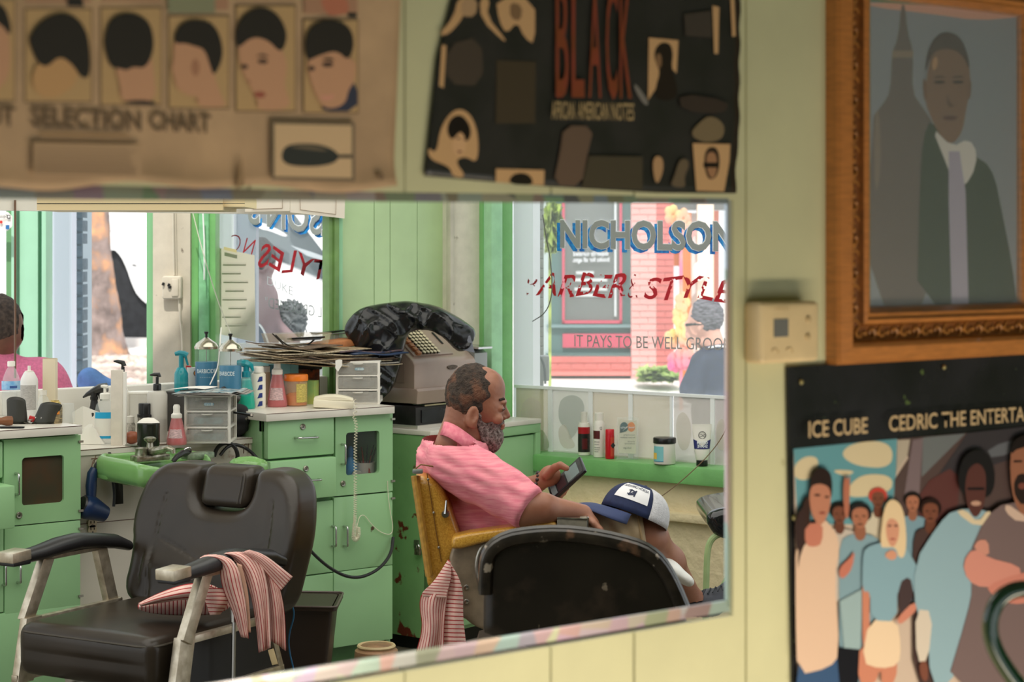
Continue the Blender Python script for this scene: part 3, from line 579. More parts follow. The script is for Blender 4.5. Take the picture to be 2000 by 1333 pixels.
# big man in grey, arms folded
K.p([(1560, 1560), (1700, 1240), (1860, 1120), (2150, 1150), (2150, 2600), (1380, 2600), (1560, 2000), (1600, 1800)], (116, 98, 98), 1); K.p([(1860, 1130), (2000, 1230), (2150, 1180), (2150, 1240), (1960, 1290), (1850, 1200)], (204, 176, 160), 1)
K.p([(1890, 900), (1900, 700), (1960, 610), (2150, 590), (2150, 1250), (1990, 1240), (1920, 1120)], (150, 100, 78), 1); K.p([(1890, 760), (1920, 640), (2000, 600), (2150, 580), (2150, 680), (1960, 700)], (34, 28, 28), 1); K.p([(1925, 960), (1960, 900), (2040, 910), (2060, 1090), (1990, 1160), (1930, 1080), (1920, 1010)], (44, 34, 32), 1); K.e(1985, 1000, 30, 26, (120, 70, 60)); K.r(1920, 800, 1985, 815, (40, 32, 30))
K.p([(1520, 1600), (1600, 1480), (1720, 1560), (1960, 1620), (1980, 1700), (1880, 1760), (1680, 1800), (1560, 1740)], (204, 138, 124), 1); K.p([(1700, 1780), (1960, 1680), (2150, 1660), (2150, 1900), (1880, 1930), (1760, 1860)], (196, 126, 112), 1); K.p([(1600, 1490), (1640, 1420), (1720, 1420), (1730, 1560)], (200, 140, 124), 1)
K.done('printed_crowd', PRINTG, mp_)
gold = M('gold_ink', seen((186, 160, 122), .82), .45)
for t, x0, x1 in (('ICE CUBE', 1579, 1694), ('CEDRIC THE ENTERTAINER', 1736, 2052)):
    text_on('lettering', t, onq(x0, 855-(x0-1579)*.0765, .010), onq(x1, 855-(x1-1579)*.0765, .010), .0245, (0, -1, 0), gold, mp_, offset=.012)
for px, py in ((1565, 747), (1844, 718), (1551, 1012)):
    pn = thing('drawing_pin', {1565: 'brass drawing pin in the top left corner of the film poster', 1844: 'brass drawing pin at the top edge of the film poster under the frame', 1551: 'greenish drawing pin at the left edge of the film poster'}[px], 'pin', onb(px, py, D1-.012))
    m = MB(); m.lathe([(.0042, 0), (.004, .0012), (.0025, .0028), (0, .003)], (0, 0, 0), 12); o = m.build('pin_head', M('brass', (190, 180, 130), .3, .8), pn); o.rotation_euler = (pi/2, 0, 0)
# wire chair in front of the wall
hc = thing('wire_chair', 'dark green metal chair with looped wire back, in front of the film poster', 'chair', (c2w((2110-1000)/F*2.55, 2.55, 0)), RZ)
def lp(px, py): return Vector(((px-2110)/F*2.55, 0, H-(py-YH)/F*2.55))
gr = M('dark_green_enamel', (12, 42, 26), .12, coat=.6)
half = [lp(2110, 1290), lp(2085, 1200), lp(2040, 1155), lp(1990, 1148), lp(1950, 1168), lp(1931, 1212), lp(1938, 1262), lp(1972, 1318), lp(2010, 1362), lp(2050, 1440), lp(2070, 1560)]
m = MB(); hs_ = smoothline(half, 2); m.tube(hs_, .0112, 12); m.build('back_rail', gr, hc)
m = MB(); m.tube([(-x, y, z) for x, y, z in hs_], .0112, 12); m.build('back_rail', gr, hc)
m = MB(); m.lathe([(0, .46), (.19, .46), (.2, .45), (.19, .44), (0, .44)], (0, -.2, 0), 24); m.build('seat', gr, hc)
for sx in (-.14, .14):
    for y0, y1 in ((-.05, .04), (-.34, -.42)):
        m = MB(); m.tube([(sx, y0, .45), (sx*1.25, y1, .0)], .010, 8); m.build('leg', gr, hc)
# ---------------------------------------------------------------- green cabinets, counter and sink
CF = 5.77; CT = .96; ST = .868; SF = 5.85
chip = M('green_enamel', (156, 202, 148), .36, var=.05, vs=3, bump=.02, bs=120, wear=((86, 60, 42), .735, .75, 9))
edge = M('green_edge', (92, 140, 84), .5, var=.1, vs=20)
lam = M('white_laminate', (226, 220, 208), .3, var=.05, vs=7); lame = M('laminate_edge', (214, 204, 190), .4); seam = M('brown_seam', (92, 60, 48), .7)
chrome = M('chrome', (200, 200, 198), .18, 1); steel = M('worn_steel', (176, 172, 160), .32, .9, var=.2, vs=40)
inside = M('cabinet_inside', (88, 78, 62), .9)
def wbox(name, mat, parent, x, y, z, bev=0):
    """box from world ranges"""
    m = MB(); m.box(((x[0]+x[1])/2, (y[0]+y[1])/2, (z[0]+z[1])/2), (x[1]-x[0], y[1]-y[0], z[1]-z[0]), bev=bev)
    return worldchild(m.build(name, mat, None, 35 if bev else 0), parent)
def pull(parent, p, q, out=.026, r=.0038):
    p = Vector(p); q = Vector(q); o = Vector((0, -out, 0)); d = (q-p).normalized()*.008; m = MB()
    m.tube([p, p+o*.75, p+o+d*.4, p+o+d*1.6, q+o-d*1.6, q+o-d*.4, q+o*.75, q], r, 8); return worldchild(m.build('handle', chrome, None, 60), parent)
def lock(parent, p, r=.011):
    m = MB(); m.lathe([(0, .006), (.0035, .006), (.004, .004), (.009, .0055), (r, .003), (r, 0)][::-1], (0, 0, 0), 18); o = m.build('lock', steel, None); o.location = p; o.rotation_euler = (pi/2, 0, 0); worldchild(o, parent)
    m = MB(); m.box((0, 0, 0), (.0018, .002, .007)); k = m.build('keyhole', M('black', (16, 16, 16), .5), None, 0); k.location = Vector(p)+Vector((0, -.0065, 0)); worldchild(k, parent)
def face(name, parent, x0, x1, yt, yb, b, th=.018, mat=None, bev=.004, win=None):
    """a flat front measured by its left edge: top and bottom rows"""
    A = onb(x0, yt, b); B = onb(x0, yb, b); a1 = onb(x1, 490, b).x; m = MB()
    if win is None: m.box(((A.x+a1)/2, b+th/2, (A.z+B.z)/2), (a1-A.x, th, A.z-B.z), bev=bev)
    else:
        W0 = onb(win[0], win[2], b); W1 = onb(win[1], 490, b); zb = onb(win[0], win[3], b).z
        cx = (A.x+a1)/2; cz = (A.z+B.z)/2; out = rrect(a1-A.x, A.z-B.z, .003, 1, cx, cz); inn = rrect(W1.x-W0.x, W0.z-zb, .012, 5, (W0.x+W1.x)/2, (W0.z+zb)/2)
        n = len(inn); o2 = []
        for (ix, iz) in inn:    # outer ring matched to the inner one
            ang = math.atan2(iz-cz, ix-cx); dx, dz = (a1-A.x)/2, (A.z-B.z)/2; t = min(dx/max(1e-6, abs(cos(ang))), dz/max(1e-6, abs(sin(ang)))); o2.append((cx+t*cos(ang), cz+t*sin(ang)))
        for q in ((a1, A.z), (A.x, A.z), (A.x, B.z), (a1, B.z)):
            j = min(range(n), key=lambda j: (o2[j][0]-q[0])**2+(o2[j][1]-q[1])**2); o2[j] = q
        P = [[Vector((x, b+d, z)) for x, z in ring] for ring, d in ((o2, th), (o2, 0), (inn, 0), (inn, th))]
        m.grid(P+[P[0]], closed_v=True)
    return worldchild(m.build(name, mat or chip, None, 30), parent)
xA = lambda px, b=CF: onb(px, 490, b).x
# ---- cabinet with drawers, middle of the room
c2 = thing('barber_cabinet', 'green painted cabinet with two drawers and a window door, telephone on its top', 'cabinet', (xA(640), 6.0, 0))
L0, R0x = xA(517), xA(768)
bx = CF+.02
wbox('side_panel', chip, c2, (L0, L0+.018), (bx, 6.26), (.0, CT-.028)); wbox('side_panel', chip, c2, (R0x-.018, R0x), (bx, 6.26), (0, CT-.028))
wbox('back_panel', inside, c2, (L0, R0x), (6.24, 6.26), (.0, CT-.03)); wbox('shelf', inside, c2, (L0+.02, R0x-.02), (bx+.002, 6.24), (.665, .68)); wbox('shelf', inside, c2, (L0+.02, R0x-.02), (bx+.002, 6.24), (.88, .90))
xm = xA(653); wbox('divider', edge, c2, (xm-.01, xm+.008), (bx-.001, 6.24), (.10, .93)); wbox('face_rail', edge, c2, (L0, R0x), (bx-.002, bx+.016), (.893, .934)); wbox('toe_kick', edge, c2, (L0, R0x), (CF+.07, CF+.085), (0, .10))
wbox('face_rail', edge, c2, (L0+.002, xm), (bx-.002, bx+.01), (.12, .935))
m = MB(); x0, x1 = xA(520, CF-.03), xA(771, CF-.03); m.box(((x0+x1)/2, (CF-.03+6.26)/2, CT-.014), (x1-x0, 6.26-CF+.03, .028), bev=.002); worldchild(m.build('countertop', lam, None), c2)
wbox('top_seam', seam, c2, (x0+.001, x1-.001), (CF-.0306, CF-.0290), (CT-.0025, CT-.0006))
d1 = face('drawer', c2, 523, 653, 823, 898, CF-.012, .03, bev=.006); d2 = face('drawer', c2, 528, 657, 903, 983, CF-.03, .05, bev=.006)
for d, yy, ly, b in ((d1, 855, 834, CF-.012), (d2, 938, 916, CF-.03)):
    lx = 591 if d is d1 else 597
    pull(c2, onb(lx-15, yy+.5, b), onb(lx+24, yy-1.5, b)); lock(c2, onb(lx, ly, b))
face('window_door', c2, 655, 767, 815, 970, CF, win=(676, 741, 846, 930)); pull(c2, onb(667, 868, CF), onb(667, 907, CF)); lock(c2, onb(669.5, 945, CF))
wbox('door_glass', MG('cabinet_glass', (120, 130, 120), .05, .10), c2, (xA(675), xA(742)), (CF+.012, CF+.014), (.68, .87))
face('lower_door', c2, 524, 651, 990, 1134, CF); face('lower_door', c2, 652, 767, 973, 1118, CF)
for px in (648.5, 671): pull(c2, onb(px, 1028, CF), onb(px, 1067, CF))
face('base_panel', c2, 524, 651, 1136, 1287, CF); face('base_panel', c2, 652, 767, 1119, 1267, CF)
for py in (819, 940, 974):
    m = MB(); p = onb(765, py, CF); m.box(p+Vector((.004, -.003, 0)), (.016, .006, .007)); worldchild(m.build('hinge', steel, None, 0), c2)
# ---- cabinet at the left edge
c1 = thing('barber_cabinet', 'green painted cabinet with a dark window door, behind the reclining chair arm', 'cabinet', (xA(20), 6.0, 0))
R1 = xA(158); La = xA(-160)
wbox('side_panel', chip, c1, (R1-.018, R1), (bx, 6.26), (0, CT-.03)); wbox('back_panel', inside, c1, (La, R1), (6.24, 6.26), (0, CT-.03)); wbox('face_rail', edge, c1, (La, R1-.012), (bx-.003, bx+.01), (.905, .935)); wbox('divider', edge, c1, (xA(4), xA(9)), (bx-.002, 6.2), (.1, .93)); wbox('toe_kick', edge, c1, (La, R1), (CF+.06, CF+.08), (0, .1))
m = MB(); x0, x1 = La, xA(161, CF-.03); m.box(((x0+x1)/2, (CF-.03+6.26)/2, CT-.014), (x1-x0, 6.26-CF+.03, .028), bev=.002); worldchild(m.build('countertop', lam, None), c1)
wbox('top_seam', seam, c1, (x0, x1-.001), (CF-.0306, CF-.0290), (CT-.0025, CT-.0006))
face('window_door', c1, 8, 157.5, 860, 1029, CF, win=(43, 125, 895, 989)); wbox('door_glass', M('dim_glass', (66, 66, 52), .12, var=.5, vs=9, rgb2=(84, 64, 48)), c1, (xA(38), xA(128)), (CF+.012, CF+.014), (.58, .90))
pull(c1, onb(30, 925, CF), onb(30, 966, CF)); lock(c1, onb(37, 1007, CF))
face('lower_door', c1, 9, 157.5, 1031, 1203, CF); face('lower_door', c1, -130, 7.5, 1042, 1214, CF); face('base_panel', c1, -130, 157.5, 1216, 1400, CF)
face('drawer', c1, -130, 6, 872, 945, CF, bev=.006); face('drawer', c1, -130, 29.5, 962, 1048, CF-.10, .12, bev=.005)
pull(c1, onb(5, 1101, CF), onb(5, 1143, CF)); pull(c1, onb(33.5, 1104, CF), onb(33.5, 1138, CF))
for py in (863, 998, 1033, 1165): m = MB(); p = onb(155, py, CF); m.box(p+Vector((.004, -.003, 0)), (.016, .006, .007)); worldchild(m.build('hinge', steel, None, 0), c1)
# ---- white counter between them
ct = thing('sink_counter', 'white laminate counter with a backsplash between the two green cabinets', 'counter', (xA(330), 6.0, 0))
L3, R3 = R1+.001, L0-.001
wbox('countertop', lam, ct, (L3, R3), (SF, 6.269), (ST-.02, ST)); wbox('top_seam', seam, ct, (L3, R3), (SF-.001, SF+.001), (ST-.003, ST-.001))
panelm = M('splash_panel', (214, 206, 192), .5, var=.05, vs=3, wear=((150, 100, 70), .68, .72, 7))
wbox('front_panel', panelm, ct, (L3, R3), (SF+.006, SF+.02), (0, ST-.02)); 
m = MB()
for z in (.62,): m.box(((L3+R3)/2-.2, SF+.005, z), (.3, .002, .002))
worldchild(m.build('panel_joint', seam, None, 0), ct)
wbox('backsplash', M('backsplash', (232, 228, 218), .35), ct, (L3-1.2, L3-.001), (6.262, 6.2695), (CT, 1.038)); wbox('backsplash', MATS['backsplash'], ct, (L3, R3), (6.262, 6.2695), (ST, 1.038)); wbox('backsplash', MATS['backsplash'], ct, (R3+.002, xA(643, 6.27)), (6.262, 6.2695), (CT, 1.038))
wo = thing('wall_outlet', 'ivory electrical outlet low on the white panel under the hair dryer', 'outlet', onb(180, 1035, SF))
for py in (1022, 1035):
    m = MB(); p = onb(180, py, SF+.004); m.prism(rrect(.032, .03, .012, 4), (p.x, p.y, p.z), (1, 0, 0), (0, 0, 1), .003); worldchild(m.build('socket', M('ivory', (206, 188, 160), .5), None), wo)
    m = MB(); m.box((p.x-.006, p.y-.0035, p.z+.003), (.002, .002, .008)); m.box((p.x+.006, p.y-.0035, p.z+.003), (.002, .002, .008)); m.lathe([(0, 0), (.0025, 0), (.0025, .001)], (p.x, p.y-.004, p.z-.008), 8, mat=Euler((pi/2, 0, 0)).to_matrix().to_4x4()); worldchild(m.build('slots', MATS['black'], None, 0), wo)
# ---- green shampoo sink
sk = thing('shampoo_sink', 'glossy green shampoo sink with tarnished taps behind the black reclining chair', 'sink', (xA(380, 5.7), 5.6, .8))
grs = M('green_porcelain', (124, 172, 102), .2, coat=.3, var=.04, vs=5)
x0s, x1s = xA(272, 5.5), xA(425, 5.6); cx = (x0s+x1s)/2; bw = x1s-x0s
def bowl(x, y, z):
    o = s_box(x, y, z, (cx, 5.66, .812), (bw, .34, .096), .04)
    o = smin(.04, o, s_cap(x, y, z, (x1s-.07, 5.56, .80), (x1s+.035, 5.47, .81), .068, .07))
    i = smin(.03, s_box(x, y, z, (cx, 5.66, .86), (bw-.05, .285, .12), .04), s_ell(x, y, z, (cx+.04, 5.57, .82), (.15, .12, .12)))
    i = smin(.03, i, s_cap(x, y, z, (x1s-.08, 5.56, .85), (x1s+.045, 5.46, .87), .062, .058))
    top = z-(.862-.024*np.clip((5.66-y)/.15, 0, 1)-.014*np.cos((x-cx)*13)*np.clip((5.72-y)/.2, 0, 1)+.028*np.clip((x-x1s+.06)/.06, 0, 1))
    low = .73-z
    return np.maximum(smax(.010, smax(.012, o, -i), top), low)
sdfobj('bowl', bowl, (x0s-.03, 5.34, .66), (x1s+.15, 5.845, .90), .007, grs, sk)
sk.location = (0, 0, 0)
m = MB(); m.box((cx-.02, 5.775, .80), (.30, .10, .05), bev=.01); m.build('tap_ledge', grs, sk)
tarn = M('tarnished_chrome', (186, 182, 168), .3, .8, var=.3, vs=60, rgb2=(120, 118, 98), bump=.08, bs=90)
m = MB(); p = onb(293, 893, 5.70); m.box(p+Vector((0, 0, -.002)), (.125, .05, .02), bev=.006)
for px in (276, 312):
    q = onb(px, 886, 5.70); m.lathe([(.022, -.012), (.020, .012), (.021, .016), (.014, .02), (0, .02)], q, 14)
q = onb(293, 872, 5.70); m.lathe([(.014, -.03), (.011, 0), (.010, .012), (.019, .02), (.021, .026), (.014, .031), (0, .032)], q, 14)
m.tube(smoothline([onb(296, 883, 5.69), onb(312, 880, 5.62), onb(330, 876, 5.58), onb(338, 879, 5.57), onb(338, 886, 5.57)], 2), [.013]*9+[.009]*40, 10) if 0 else m.tube([onb(296, 883, 5.69), onb(312, 880, 5.62), onb(330, 876, 5.58), onb(338, 879, 5.57), onb(338, 886, 5.57)], [.015, .012, .010, .010, .009], 10)
m.build('tap', tarn, sk)
m = MB(); m.box(onb(386, 890, 5.68), (.105, .045, .022), bev=.004); m.build('spray_bracket', M('tarnished_plate', (150, 166, 140), .4, .5, var=.3, vs=50), sk)
m = MB(); p = onb(365, 884, 5.66); m.tube([p+Vector((.016*cos(t), -.01*sin(t), .016*sin(t))) for t in np.linspace(0, 2*pi, 18)[:-1]], .0028, 6, True); m.build('holder_ring', chrome, sk)
m = MB(); m.tube([onb(368, 884, 5.67), onb(356, 886, 5.64), onb(345, 893, 5.62), onb(338, 902, 5.62)], [.010, .011, .009, .008], 10); m.build('spray_head', M('black_rubber', (34, 34, 34), .4), sk)
rub = MATS['black_rubber']
m = MB(); yb = 5.80
m.tube(smoothline([onb(418, 892, yb), onb(424, 874, yb), onb(440, 864, yb), onb(457, 870, yb), onb(465, 888, yb), onb(462, 900, yb)], 3), .0075, 8); m.build('spray_hose', rub, sk)
m = MB(); m.tube(smoothline([onb(430, 890, yb), onb(442, 874, yb), onb(458, 868, yb), onb(478, 874, yb), onb(496, 888, yb-.05), onb(514, 912, CF-.06), onb(545, 985, CF-.08), onb(590, 1060, CF-.07), onb(640, 1110, CF-.06), onb(690, 1133, CF-.05), onb(735, 1118, CF-.05), onb(764, 1085, CF-.03), onb(768, 1050, CF-.01)], 3), .006, 8)
hs = m.build('drain_hose', rub, None); tag(hs, 'black rubber hose looping across the front of the green drawer cabinet', 'hose')
m = MB(); m.tube([onb(482, 868, SF), onb(479, 868, SF-.012), onb(476, 872, SF-.012), onb(476, 886, SF-.004)], .0018, 5); m.tube([onb(485, 863, SF+.003), onb(485, 885, SF-.003)], .0016, 5); tag(m.build('wire_hook', M('rust', (96, 66, 48), .7), None), 'bent rusty wire hook on the white panel right of the green sink', 'hook')
# ---- corner cabinet under the till, square to the window wall
co = Vector((4.37, 5.856, 0)); ux = Vector((-dw[1], dw[0], 0)); ux = Vector((.9742, .2258, 0)); uy = Vector((-.2258, .9742, 0)); RC = math.atan2(.2258, .9742)
c3 = thing('corner_cabinet', 'chipped green cabinet in the corner carrying the old cash register', 'cabinet', co, RC)
H3 = .843
def cbox(name, mat, x, y, z, bev=0, parent=None):
    m = MB(); m.box(((x[0]+x[1])/2, (y[0]+y[1])/2, (z[0]+z[1])/2), (x[1]-x[0], y[1]-y[0], z[1]-z[0]), bev=bev); return m.build(name, mat, parent or c3, 35 if bev else 0)
rusty = M('rusty_green', (138, 186, 124), .42, var=.1, vs=5, wear=(((112, 44, 30), .60, .63, 11), ((60, 50, 40), .70, .73, 30)), bump=.03, bs=60)
cbox('side_panel', rusty, (0, .02), (.0, .42), (.05, H3-.02)); cbox('body', chip, (.02, .695), (.03, .42), (.05, H3-.022)); cbox('base', MATS['black'], (.02, .69), (.04, .42), (0, .05))
cbox('frame_rail', chip, (0, .700), (-.002, .03), (H3-.055, H3-.018), .002); cbox('frame_stile', chip, (.668, .700), (-.002, .03), (.05, H3-.055), .002); cbox('frame_stile', rusty, (0, .022), (-.002, .03), (.05, H3-.055), .002)
cbox('door', chip, (.026, .664), (.006, .026), (.07, H3-.062), .003); cbox('worktop', lam, (-.004, .70), (-.006, .42), (H3-.018, H3), .002)
m = MB()
for px, py, s in ((815, 1070, 1), (818, 908, .8)):
    t, Y, z = hit(px, py, (co.x, co.y), (-.2258, .9742)); m.box((-.004, t, z+.014*s), (.006, .022*s, .03*s))
m.build('hasp', steel, c3, 0)
pl = thing('padlock', 'small steel padlock hanging from the rusty side of the corner cabinet', 'padlock', (0, 0, 0))
t, Y, z = hit(817, 1078, (co.x-.02, co.y), (-.2258, .9742)); pp = Vector((co.x-.022-.2258*t, co.y+.9742*t, z))
m = MB(); m.box(pp, (.012, .028, .026), rot=(0, 0, RC), bev=.003); m.build('lock_body', M('padlock_brass', (150, 140, 120), .35, .8, var=.3, vs=80), pl)
m = MB(); m.tube([pp+Vector((0, .009*cos(a), .012+.015*sin(a))) for a in np.linspace(0, pi, 10)], .0024, 6); m.build('shackle', chrome, pl)
# ---------------------------------------------------------------- wares on the counters
def V3(p): return Vector(p)
clear = MG('clear_plastic', (225, 230, 228), .06, .22); clearw = MG('milky_plastic', (236, 232, 222), .25, .55)
white = M('white_plastic', (236, 232, 222), .4); blackp = M('black_plastic', (28, 28, 28), .3); wht = M('paper_white', (240, 236, 228), .7)
def ware(name, label, cat, px, by, z, parts, group=None, rz=RZ, Y=None):
    loc = onz(px, by, z) if Y is None else at(px, by, Y); s = (loc.x*C_+loc.y*S)/F
    if z is not None and Y is not None: loc.z = z
    t = thing(name, label, cat, loc, rz, group); rest = []
    for pn, mat, prof, *o in parts:
        o = o[0] if o else {}; m = MB()
        c = V3(o.get('c', (0, 0, 0)))*s
        if 'box' in o: m.box(c, V3(o['box'])*s, rot=o.get('rot'), bev=o.get('bev', 0)*s)
        elif 'tube' in o: m.tube([V3(p)*s for p in o['tube']], [r*s for r in prof] if isinstance(prof, list) else prof*s, 8)
        elif 'taper' in o:   # square-ish taper prism from profile
            m.lathe([(r*s, h*s) for r, h in prof], c, 4, pi/4, pi/4+2*pi); 
        else:
            a0, a1 = o.get('arc', (0, 2*pi)); fl = Matrix.Diagonal((1, o.get('flat', 1), 1, 1))
            if 'tilt' in o: fl = Euler(o['tilt']).to_matrix().to_4x4() @ fl
            m.lathe([(r*s, h*s) for r, h in prof], c, o.get('seg', 22), a0, a1, mat=fl)
        m.build(pn, mat, t, o.get('sm', 40))
    t['s'] = s; return t
FR = lambda w=1.0, c=0: {'arc': (-pi/2-w+c, -pi/2+w+c), 'seg': 12}
def writing(t, txt, x, zpx, w, h, y, mat, flip=False, shear=0, offset=0):
    """small print on the front of a ware: local px offsets"""
    s = t['s']; me = text_mesh(txt, 1, 0, offset, shear); co_ = np.zeros(len(me.vertices)*3); me.vertices.foreach_get('co', co_); co_ = co_.reshape(-1, 3)
    x0, x1 = co_[:, 0].min(), co_[:, 0].max(); q = (co_[:, 0]-x0)/(x1-x0)
    if flip: q = 1-q
    X = (x+q*w)*s; Rr = abs(y)*s
    out = np.stack([X, -np.sqrt(np.maximum(1e-9, Rr*Rr-X*X)) if y < 0 else np.full_like(X, -Rr), (zpx+co_[:, 1]/.7*h)*s], 1)
    me.vertices.foreach_set('co', out.ravel()); me.materials.clear(); me.materials.append(mat); me.name = 'print'; o = bpy.data.objects.new('print', me); COL.objects.link(o); o.parent = t; return o
dkink = M('dark_ink', (50, 50, 54), .6); blueink = M('blue_ink', (44, 60, 130), .6); whink = M('white_ink', (220, 236, 238), .6)
def tint(n, c, a=.6, r=.08): return MG(n, c, r, a)
# left cabinet top
ware('water_bottle', 'clear water bottle with a blue label and white cap, on the left cabinet', 'bottle', 22, 812, CT, [
    ('bottle', clear, [(0, 0), (17, 0), (18, 3), (18, 50), (17.5, 62), (15, 76), (9, 90), (5.5, 95), (5.5, 98)]), ('cap', white, [(7.3, 96), (7.3, 105), (6.8, 106), (0, 106)]),
    ('label', M('water_label', (170, 205, 232), .4, var=.4, vs=40, rgb2=(90, 160, 214)), [(18.3, 51), (18.3, 68)], FR(1.5)), ('label_band', M('water_label_blue', (60, 90, 150), .4), [(18.5, 54), (18.5, 59)], FR(.4, .5))])
ware('spray_can', 'tall white spray bottle with fine grey print beside the water bottle', 'bottle', 57, 816, CT, [
    ('can', M('spray_white', (226, 224, 220), .3), [(0, 0), (16.5, 0), (17, 2), (17, 70), (16, 76), (10, 88), (8.5, 89)]), ('nozzle', white, [(8.5, 89), (8.5, 91), (3, 92), (3, 101), (0, 101)]),
    ('print_panel', M('fine_print', (190, 186, 180), .5, var=.2, vs=120, stretch=(1, 1, 8)), [(17.2, 16), (17.2, 64)], FR(1.1))])
t = ware('carton', 'tall plain beige carton standing behind the bottles at the left', 'box', 98, 813, CT, [('carton', M('carton_beige', (224, 210, 182), .6), 0, {'box': (25, 20, 112), 'c': (0, 0, 56), 'bev': .6}), ('open_top', M('carton_dark', (170, 152, 120), .8), 0, {'box': (22, 17, 1), 'c': (0, 0, 112.2)})])
ware('plastic_bottle', 'small clear plastic bottle without a label between can and spray bottle', 'bottle', 85, 818, CT, [('bottle', clear, [(0, 0), (13, 0), (13, 28), (9, 40), (5, 46), (5, 50)]), ('cap', clearw, [(6.5, 46), (6.5, 55), (0, 55)])])
ware('polish_can', 'small round can with gold top and black label, orange print', 'can', 107, 827, CT, [('can', M('can_black', (66, 60, 50), .4, var=.3, vs=60, rgb2=(170, 150, 110), stretch=(1, 1, 6)), [(0, 0), (14, 0), (14.5, 2), (14.5, 32), (13, 35)]), ('lid', M('gold_lid', (206, 180, 110), .3, .6), [(13, 35), (10, 42), (8, 43), (8, 45), (0, 45)]), ('label_band', M('orange_ink', (214, 130, 40), .5), [(14.8, 18), (14.8, 25)], FR(.6, .3))])
ware('glass_jar', 'empty clear glass jar at the right end of the left cabinet top', 'jar', 133, 826, CT, [('jar', clear, [(0, 0), (12, 0), (13, 2), (13, 26), (12, 29), (12, 37)])])
cs = thing('vinyl_case', 'open black vinyl case with red and silver bits inside, on the left cabinet', 'case', onz(60, 828, CT), RZ); s = 6.45/F; vin = M('black_vinyl', (50, 50, 44), .45, bump=.06, bs=50)
def leaf(cx_, lean, w, h, d0):
    P = []
    for i in range(13):
        u = i/12; a = pi*u; row = []
        for j in range(9):
            v = j/8; x = cx_-w/2*cos(a)*(1-.08*v); row.append((x*s+lean*v*s, (-d0*sin(a)*(1-.5*v)+4)*s, (h*v*(.82+.18*sin(a)))*s))
        P.append(row)
    return P
for cx_, lean, w, h, d0 in ((-26, -3, 40, 52, 14), (24, 14, 46, 42, 17)):
    m = MB(); m.grid(leaf(cx_, lean, w, h, d0)); o = m.build('flap', vin, cs); sd = o.modifiers.new('t', 'SOLIDIFY'); sd.thickness = .004
m = MB(); m.grid([[(x*s, y*s, (2+1.5*sin(x*.4))*s) for y in (-12, 0, 10)] for x in np.linspace(-44, 46, 12)]); m.build('lining', M('case_lining', (92, 84, 68), .8, var=.3, vs=40), cs)
m = MB(); m.box((5*s, -2*s, 9*s), (16*s, 8*s, 10*s), rot=(.2, .3, .4), bev=.003); m.build('red_clipper_guard', M('red_plastic', (190, 40, 44), .4), cs)
m = MB()
for i in range(14): m.box(((8+rnd.uniform(-12, 26))*s, (-4+rnd.uniform(-6, 6))*s, (5+rnd.uniform(0, 6))*s), (6*s, 2*s, 3*s), rot=(rnd.random(), rnd.random(), rnd.random()*3))
o = m.build('small_bits', M('bits', (60, 58, 60), .4, var=.6, vs=90, rgb2=(200, 196, 190)), cs, 0); tag(o, kind='stuff')
nb = thing('neck_brush', 'wooden brush handle lying at the left edge of the counter', 'brush', onz(10, 833, CT), RZ); s = 6.3/F
m = MB(); m.lathe([(0, -16), (9, -15), (9.5, -4), (7, 6), (9, 18), (14, 30), (15, 55)], (0, 0, 0), 16, mat=Matrix.Translation((-.003, 0, .017)) @ Euler((0, -pi/2, .5)).to_matrix().to_4x4() @ Matrix.Scale(s, 4)); m.build('handle', M('brush_wood', (134, 84, 52), .4, var=.2, vs=20), nb)
cb = thing('comb', 'black plastic comb lying on the front edge of the left cabinet', 'comb', onz(20, 837, CT), RZ); m = MB(); m.box((0, 0, .003), (.09, .012, .005), bev=.001); m.build('comb_spine', blackp, cb)
m = MB()
for i in range(24): m.box((-.042+i*.0036, -.010, .003), (.0016, .012, .003))
tag(m.build('teeth', blackp, cb, 0), kind='stuff')
# sink counter
def rag(t, n, w, d, h, seed, mat, s):
    m = MB(); P = []
    for i in range(n):
        row = []
        for j in range(n):
            u, v = i/(n-1)*2-1, j/(n-1)*2-1; r = max(abs(u), abs(v)); z = h*(1-r**1.6)*(.75+.4*sin(3.1*u+seed)*cos(4.2*v+seed*2))+.6
            row.append(((u*w/2+1.5*sin(7*v+seed))*s, (v*d/2+1.2*sin(6*u+seed))*s, max(.3, z)*s))
        P.append(row)
    m.grid(P); return m.build('folds', mat, t, 20)
t = thing('paper_towel', 'crumpled white paper towel beside the left cabinet', 'paper towel', onz(174, 868, ST), RZ); rag(t, 9, 62, 22, 46, 1, wht, 6.45/F)
t = thing('tissue_sheet', 'folded white tissue leaning behind the crumpled paper towel', 'tissue', onz(168, 858, ST), RZ); s = 6.6/F
m = MB(); m.grid([[(-24*s, 6*s, 0), (-30*s, 8*s, 52*s)], [(-4*s, -4*s, 0), (-6*s, 0, 66*s)], [(14*s, -2*s, 14*s), (32*s, -2*s, 52*s)], [(26*s, 2*s, 0), (24*s, 2*s, 30*s)]]); m.build('sheet', wht, t, 10)
ware('spray_bottle', 'black spray bottle with trigger head behind the white tissue', 'spray bottle', 184, 857, ST, [('bottle', blackp, [(0, 0), (12, 0), (13, 3), (12, 50), (8, 64), (6.5, 76)]), ('collar', blackp, [(8, 76), (8, 82), (0, 82)]),
    ('trigger_head', M('black_satin', (44, 44, 42), .3), [9, 9.5, 7, 4, 1.5], {'tube': [(26, 0, 100), (12, 0, 98), (-2, 0, 92), (-14, 0, 86), (-22, 0, 80)]}), ('neck', blackp, 7, {'tube': [(0, 0, 80), (0, 0, 94)]}), ('trigger', blackp, [3, 2], {'tube': [(8, 0, 90), (14, 0, 74)]})])
